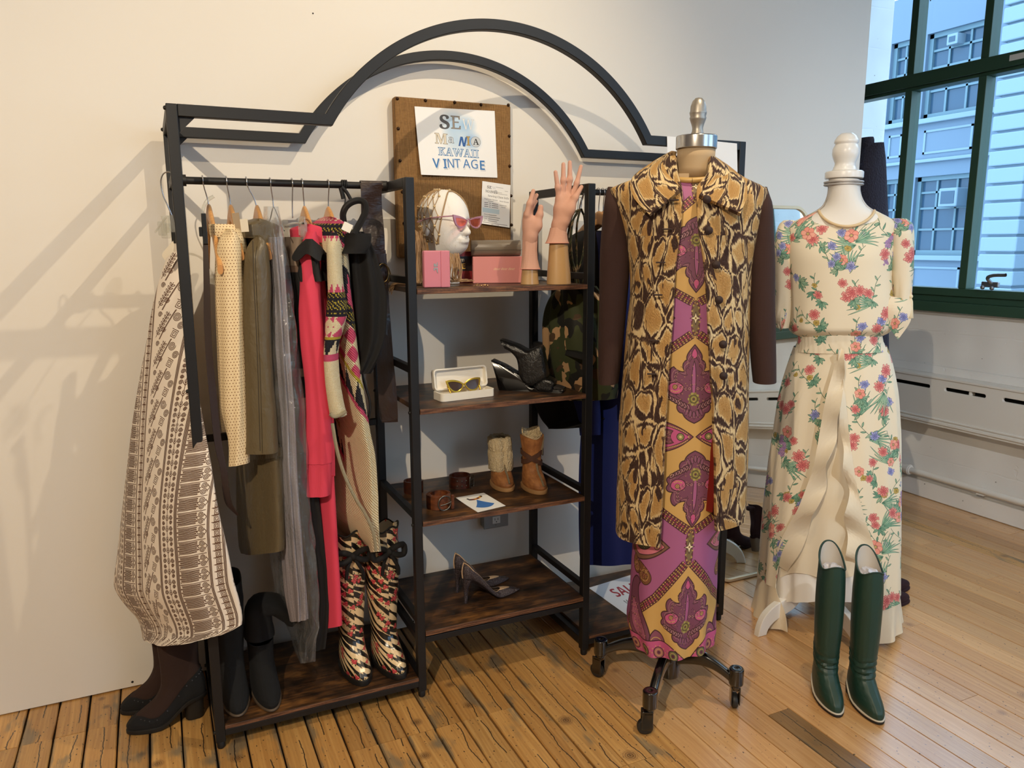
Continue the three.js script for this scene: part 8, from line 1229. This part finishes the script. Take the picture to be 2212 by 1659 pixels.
// ---------------------------------------------------------------- fourth shelf: glitter pumps
{
  const glit = pixelTex(512, 512, (u, v, i, j) => { const h = Math.sin(i * 127.1 + j * 311.7) * 43758.5453, r = h - Math.floor(h), h2 = Math.sin(i * 269.5 + j * 183.3) * 43758.5453, r2 = h2 - Math.floor(h2); return r > 0.955 ? [246, 240, 240] : r > 0.8 ? mix3([120, 104, 118], [150, 134, 120], r2) : mix3([34, 30, 34], [76, 66, 74], r2); }, { sx: 0.3, sy: 0.3 });
  const gn = pixelTex(512, 512, (u, v, i, j) => { const h = Math.sin((i >> 1) * 127.1 + (j >> 1) * 311.7) * 43758.5453, r = h - Math.floor(h), h2 = Math.sin((i >> 1) * 69.5 + (j >> 1) * 83.3) * 4758.5453, r2 = h2 - Math.floor(h2); return [128 + 110 * (r - 0.5), 128 + 110 * (r2 - 0.5), 220]; }, { srgb: false, sx: 0.3, sy: 0.3 });
  const gm = phys({ map: glit, normalMap: gn, roughness: 0.3, metalness: 0.45 }), nude = mat({ color: C('#cfae8a'), roughness: 0.5 }), soleM = mat({ color: C('#2a2224'), roughness: 0.6 });
  const lift = 0.088, up = (z) => lift * sstep(0.05, -0.075, z);
  const mk = (label, at, turn) => {
    const t = thing('glitter_pump', label, 'shoe', at, turn, 'pair of glitter pumps'), nu = 72, grid = [], inn = [], so = [];
    const sole = (a) => { const s = Math.sin(a), c = Math.cos(a); let z = 0.022 + 0.112 * c, x = 0.033 * Math.sign(s) * Math.pow(Math.abs(s), 0.85); if (c > 0) x *= 1 - 0.35 * c * c; else x *= 0.78 + 0.22 * (1 + c); return [x, z]; };
    const top = (a) => { const s = Math.sin(a), c = Math.cos(a), z = -0.012 + (c > 0 ? 0.066 : 0.074) * c; return [0.027 * s * (c < 0 ? 1 : 0.94), z, 0.014 + 0.024 * sstep(0.75, -1, c) + 0.022 * sstep(-0.55, -1, c) + 0.012 * sstep(0.4, 1, c)]; };
    for (let j = 0; j <= 16; j++) { const q = j / 16, l = [], m = []; for (let i = 0; i <= nu; i++) { const a = i / nu * 6.2832 - Math.PI, S = sole(a), T = top(a), k = Math.sin(q * Math.PI), x = lerp(T[0], S[0], q) * (1 + 0.1 * k), z = lerp(T[1], S[1], q) + (Math.cos(a) > 0 ? 0.0 : -0.004 * k), y = lerp(T[2], 0.005, Math.pow(q, Math.cos(a) > 0 ? 1.7 : 1)); l.push(V3(x, y + up(z), z)); m.push(V3(x * 0.95, y + up(z) + 0.0005, z * 0.98)); } grid.push(l); inn.push(m); }
    mesh('upper', thick(gridGeo(grid, (i, j) => [i / nu * 0.5, j / 16 * 0.07], true), nu + 1, 17, 0.0016), gm, t); mesh('lining', gridGeo(inn.slice(0, 15), (i, j) => [i, j], true), nude, t, 'nude lining');
    const ins = []; for (let j = 0; j <= 3; j++) ins.push([...Array(nu + 1)].map((_, i) => { const a = i / nu * 6.2832 - Math.PI, S = sole(a), k = j / 3 * 0.93; return V3(S[0] * k, 0.006 + up(0.022 + (S[1] - 0.022) * k), 0.022 + (S[1] - 0.022) * k); })); mesh('insole', gridGeo(ins, (i, j) => [i, j]), nude, t, 'nude insole');
    const sg = []; for (const [k, y] of [[0.02, 0.0045], [0.97, 0.005], [1.0, 0.003], [0.95, 0.0005], [0.02, 0.0005]]) sg.push([...Array(nu + 1)].map((_, i) => { const S = sole(i / nu * 6.2832 - Math.PI), z = 0.022 + (S[1] - 0.022) * k; return V3(S[0] * k, y + up(z), z); })); mesh('sole', gridGeo(sg, (i, j) => [i, j], true), soleM, t);
    const hr = []; for (const [y, w, l, z] of [[0.092, 0.022, 0.02, -0.07], [0.08, 0.018, 0.017, -0.074], [0.06, 0.0095, 0.0105, -0.078], [0.03, 0.0062, 0.0068, -0.08], [0.001, 0.0054, 0.0058, -0.081]]) hr.push(ring(V3(0, y, z), V3(1, 0, 0), V3(0, 0, 1), w, l, 22)); mesh('stiletto_heel', loft(hr, { capBottom: true }), gm, t); mesh('back_edge', tube([-0.9, -0.45, 0, 0.45, 0.9].map((d) => { const T = top(Math.PI + d); return [T[0], T[2] + up(T[1]), T[1]]; }), 0.0017, 20, 6), nude, t, 'pale edge binding'); mesh('heel_strip', tube([0, 0.25, 0.5, 0.75, 1].map((q) => { const S = sole(Math.PI), T = top(Math.PI), z = lerp(T[1], S[1], q) - 0.004 * Math.sin(q * Math.PI) - 0.001; return [0, lerp(T[2], 0.006, q) + up(z), z]; }), 0.0021, 20, 6), nude, t, 'pale back strip');
  };
  const H = atY(1006, 1303, S4), T = atY(1126, 1272, S4), d = T.clone().sub(H), turn = Math.atan2(d.x, d.z), o = V3(0, 0, 0.081).applyAxisAngle(V3(0, 1, 0), turn);
  mk('dark glitter stiletto pump nearest the front edge of the lowest middle shelf', [H.x + o.x, S4, H.z + o.z], turn); const H2 = atY(987, 1279, S4); mk('dark glitter stiletto pump further back on the lowest middle shelf', [H2.x + o.x, S4, H2.z + o.z], turn + 0.04);
}

// ---------------------------------------------------------------- right bay: clothes, signs
{
  const camo = pixelTex(1024, 1024, (u, v) => { const w = 0.06 * noise(u * 5, v * 5, 1), a = fbm((u + w) * 6, (v + w) * 4, 2, 3), b = fbm((u - w) * 7 + 9, v * 5, 7, 3), c = fbm(u * 5 + 3, (v + w) * 6, 14, 3); let k = [52, 58, 28]; if (a > 0.08) k = [16, 17, 13]; if (b > 0.14) k = [176, 140, 100]; if (c > 0.22) k = [74, 54, 34]; return k; }, { sx: 0.5, sy: 0.5 }), camoM = mat({ map: camo, roughness: 0.8 });
  woodHanger(1.367, 'wooden hanger on the right rod, the leftmost of the three behind the middle post', { dx: 0.004, drop: 0.08, group: 'wooden hangers on the right rod' }); woodHanger(1.385, 'wooden hanger on the right rod, second of the three behind the middle post', { dx: 0.004, drop: 0.08, group: 'wooden hangers on the right rod' }); woodHanger(1.402, 'wooden hanger on the right rod, the one nearest the fur coat sleeve', { dx: 0.004, drop: 0.08, group: 'wooden hangers on the right rod' });
  const h = thing('wire_hanger', 'steel hanger behind the spread glove hand with camouflage ties looped over it', 'hanger', [1.301, ROD.y, ROD.z]); mesh('hook', tube(hookPath(-0.075, -0.01), 0.0034, 50, 8), wireM, h); mesh('loop', tube([[-0.018, -0.03, 0.01], [-0.016, -0.02, 0.01], [-0.008, -0.02, 0.01], [-0.01, -0.07, 0.01], [-0.02, -0.075, 0.01]], 0.0012, 30, 6, true), wireM, h);
  const s = thing('camouflage_ties', 'long thin camouflage ties looped over a hanger and falling behind the spread glove hand', 'ties', [1.3, 1.3, -0.18]); seed = 40;
  for (const p of [[[1254, 452], [1238, 462], [1228, 500], [1228, 560], [1240, 612], [1246, 640]], [[1254, 453], [1242, 466], [1234, 506], [1236, 560], [1248, 600], [1252, 640]], [[1253, 454], [1247, 480], [1245, 520], [1246, 580], [1245, 640]], [[1256, 452], [1262, 470], [1263, 520], [1257, 560], [1247, 590], [1245, 640]], [[1255, 452], [1265, 476], [1268, 530], [1262, 590], [1258, 640]], [[1252, 454], [1236, 480], [1232, 540], [1242, 600], [1250, 640]]]) roomMesh('tie', tube(p.map(([u, v]) => atZ(u, v, -0.18 + rr(-0.02, 0.02))), 0.0036, 40, 7), camoM, s);
  const c = garment('camouflage_bag', 'camouflage print gathered garment hanging between the shelves and the fur coat', 'garment', 1.33);
  roomMesh('garment_body', panel([[618, 1228, 1266], [640, 1206, 1290], [680, 1190, 1310], [740, 1186, 1320], [800, 1192, 1326], [840, 1204, 1330], [862, 1224, 1326]], { zl: -0.3, zr: -0.06, th: (k) => 0.05 + 0.03 * Math.sin(Math.PI * k), nv: 50, nu: 70, waves: (p, k) => 0.1 * Math.sin(p * 10) * (1 - k) + 0.03 * Math.sin(p * 5 + k * 3) }), camoM, c);
  const k = garment('black_dress', 'black dress hanging on a wooden hanger behind the camouflage garment', 'dress', 1.36);
  roomMesh('dress_body', panel([[498, 1262, 1306], [520, 1226, 1312], [560, 1204, 1318], [640, 1192, 1322], [780, 1186, 1326], [865, 1180, 1330], [895, 1188, 1330], [925, 1196, 1240]], { zl: -0.38, zr: -0.17, th: () => 0.04, nv: 40, nu: 60, waves: (p, q) => 0.06 * Math.sin(p * 7) * q }), mat({ color: C('#0b0b0e'), roughness: 0.85 }), k); roomMesh('sleeve', panel([[855, 1150, 1200], [880, 1158, 1226], [905, 1170, 1236], [922, 1186, 1232]], { zl: -0.38, zr: -0.3, th: () => 0.03, nv: 16, nu: 30, capBottom: true }), mat({ color: C('#0b0b0e'), roughness: 0.85 }), k);
  const b = garment('blue_dress', 'royal blue dress hanging in the right bay beside the fur coat', 'dress', 1.42), blue = phys({ color: C('#0c1f66'), roughness: 0.7, sheen: 0.3, sheenColor: C('#2a4ab0') });
  roomMesh('dress_body', panel([[500, 1300, 1330], [560, 1280, 1352], [700, 1268, 1366], [830, 1256, 1372], [900, 1262, 1376], [1000, 1258, 1378], [1100, 1257, 1380], [1190, 1258, 1384], [1214, 1262, 1384]], { zl: -0.33, zr: -0.07, th: () => 0.05, nv: 60, nu: 90, waves: (p, q) => 0.09 * Math.sin(p * 6 + 0.5) * sstep(0.4, 0.8, q) }), blue, b); roomMesh('sleeve', panel([[800, 1236, 1284], [850, 1240, 1290], [900, 1256, 1290], [940, 1262, 1288]], { zl: -0.26, zr: -0.12, th: () => 0.03, nv: 20, nu: 30, capBottom: true }), blue, b);
  // signs
  const sale = canvasTex(1024, 768, (x, W, H) => { x.fillStyle = '#e9ebee'; x.fillRect(0, 0, W, H); x.fillStyle = '#a4343f'; x.font = 'bold 250px sans-serif'; x.textAlign = 'center'; x.fillText('SALE', W / 2, 330); x.fillStyle = '#55545a'; x.font = '110px sans-serif'; x.fillText('Ma', W / 2 - 190, 500); }, { rep: false });
  const q = [[1272, 1270], [1376, 1238], [1452, 1316], [1367, 1338]].map(([u, v]) => atY(u, v, SB + 0.001)), lo = thing('sale_sign', 'white paper sign with red SALE letters lying on the base shelf of the right bay', 'sign', [q[0].x, SB + 0.001, q[0].z]);
  roomMesh('sheet', thick(sheet((i, j) => { const p = q[0].clone().lerp(q[1], i).lerp(q[3].clone().lerp(q[2], i), j); p.y = SB + 0.0015 + 0.003 * Math.sin(i * 3) * Math.sin(j * 3); return p; }, 12, 12, 0), 12, 12, 0.0006), paperM(sale), lo);
  const top = canvasTex(1024, 512, (x, W, H) => { x.fillStyle = '#e9ebee'; x.fillRect(0, 0, W, H); x.fillStyle = '#b03846'; x.font = 'bold 300px sans-serif'; x.textAlign = 'center'; x.fillText('SALE', W / 2 - 10, 420); }, { rep: false });
  const up = thing('sale_sign', 'white paper sign with red letters fixed to the top beam behind the wheeled dress form', 'sign', [1.65, 1.7, 0.003]);
  roomMesh('sheet', thick(quad([[1441, 294], [1592, 310], [1594, 420], [1443, 408]], 0.0035, 10), 10, 10, 0.0006), paperM(top), up);
}

renderer.render(scene, camera);
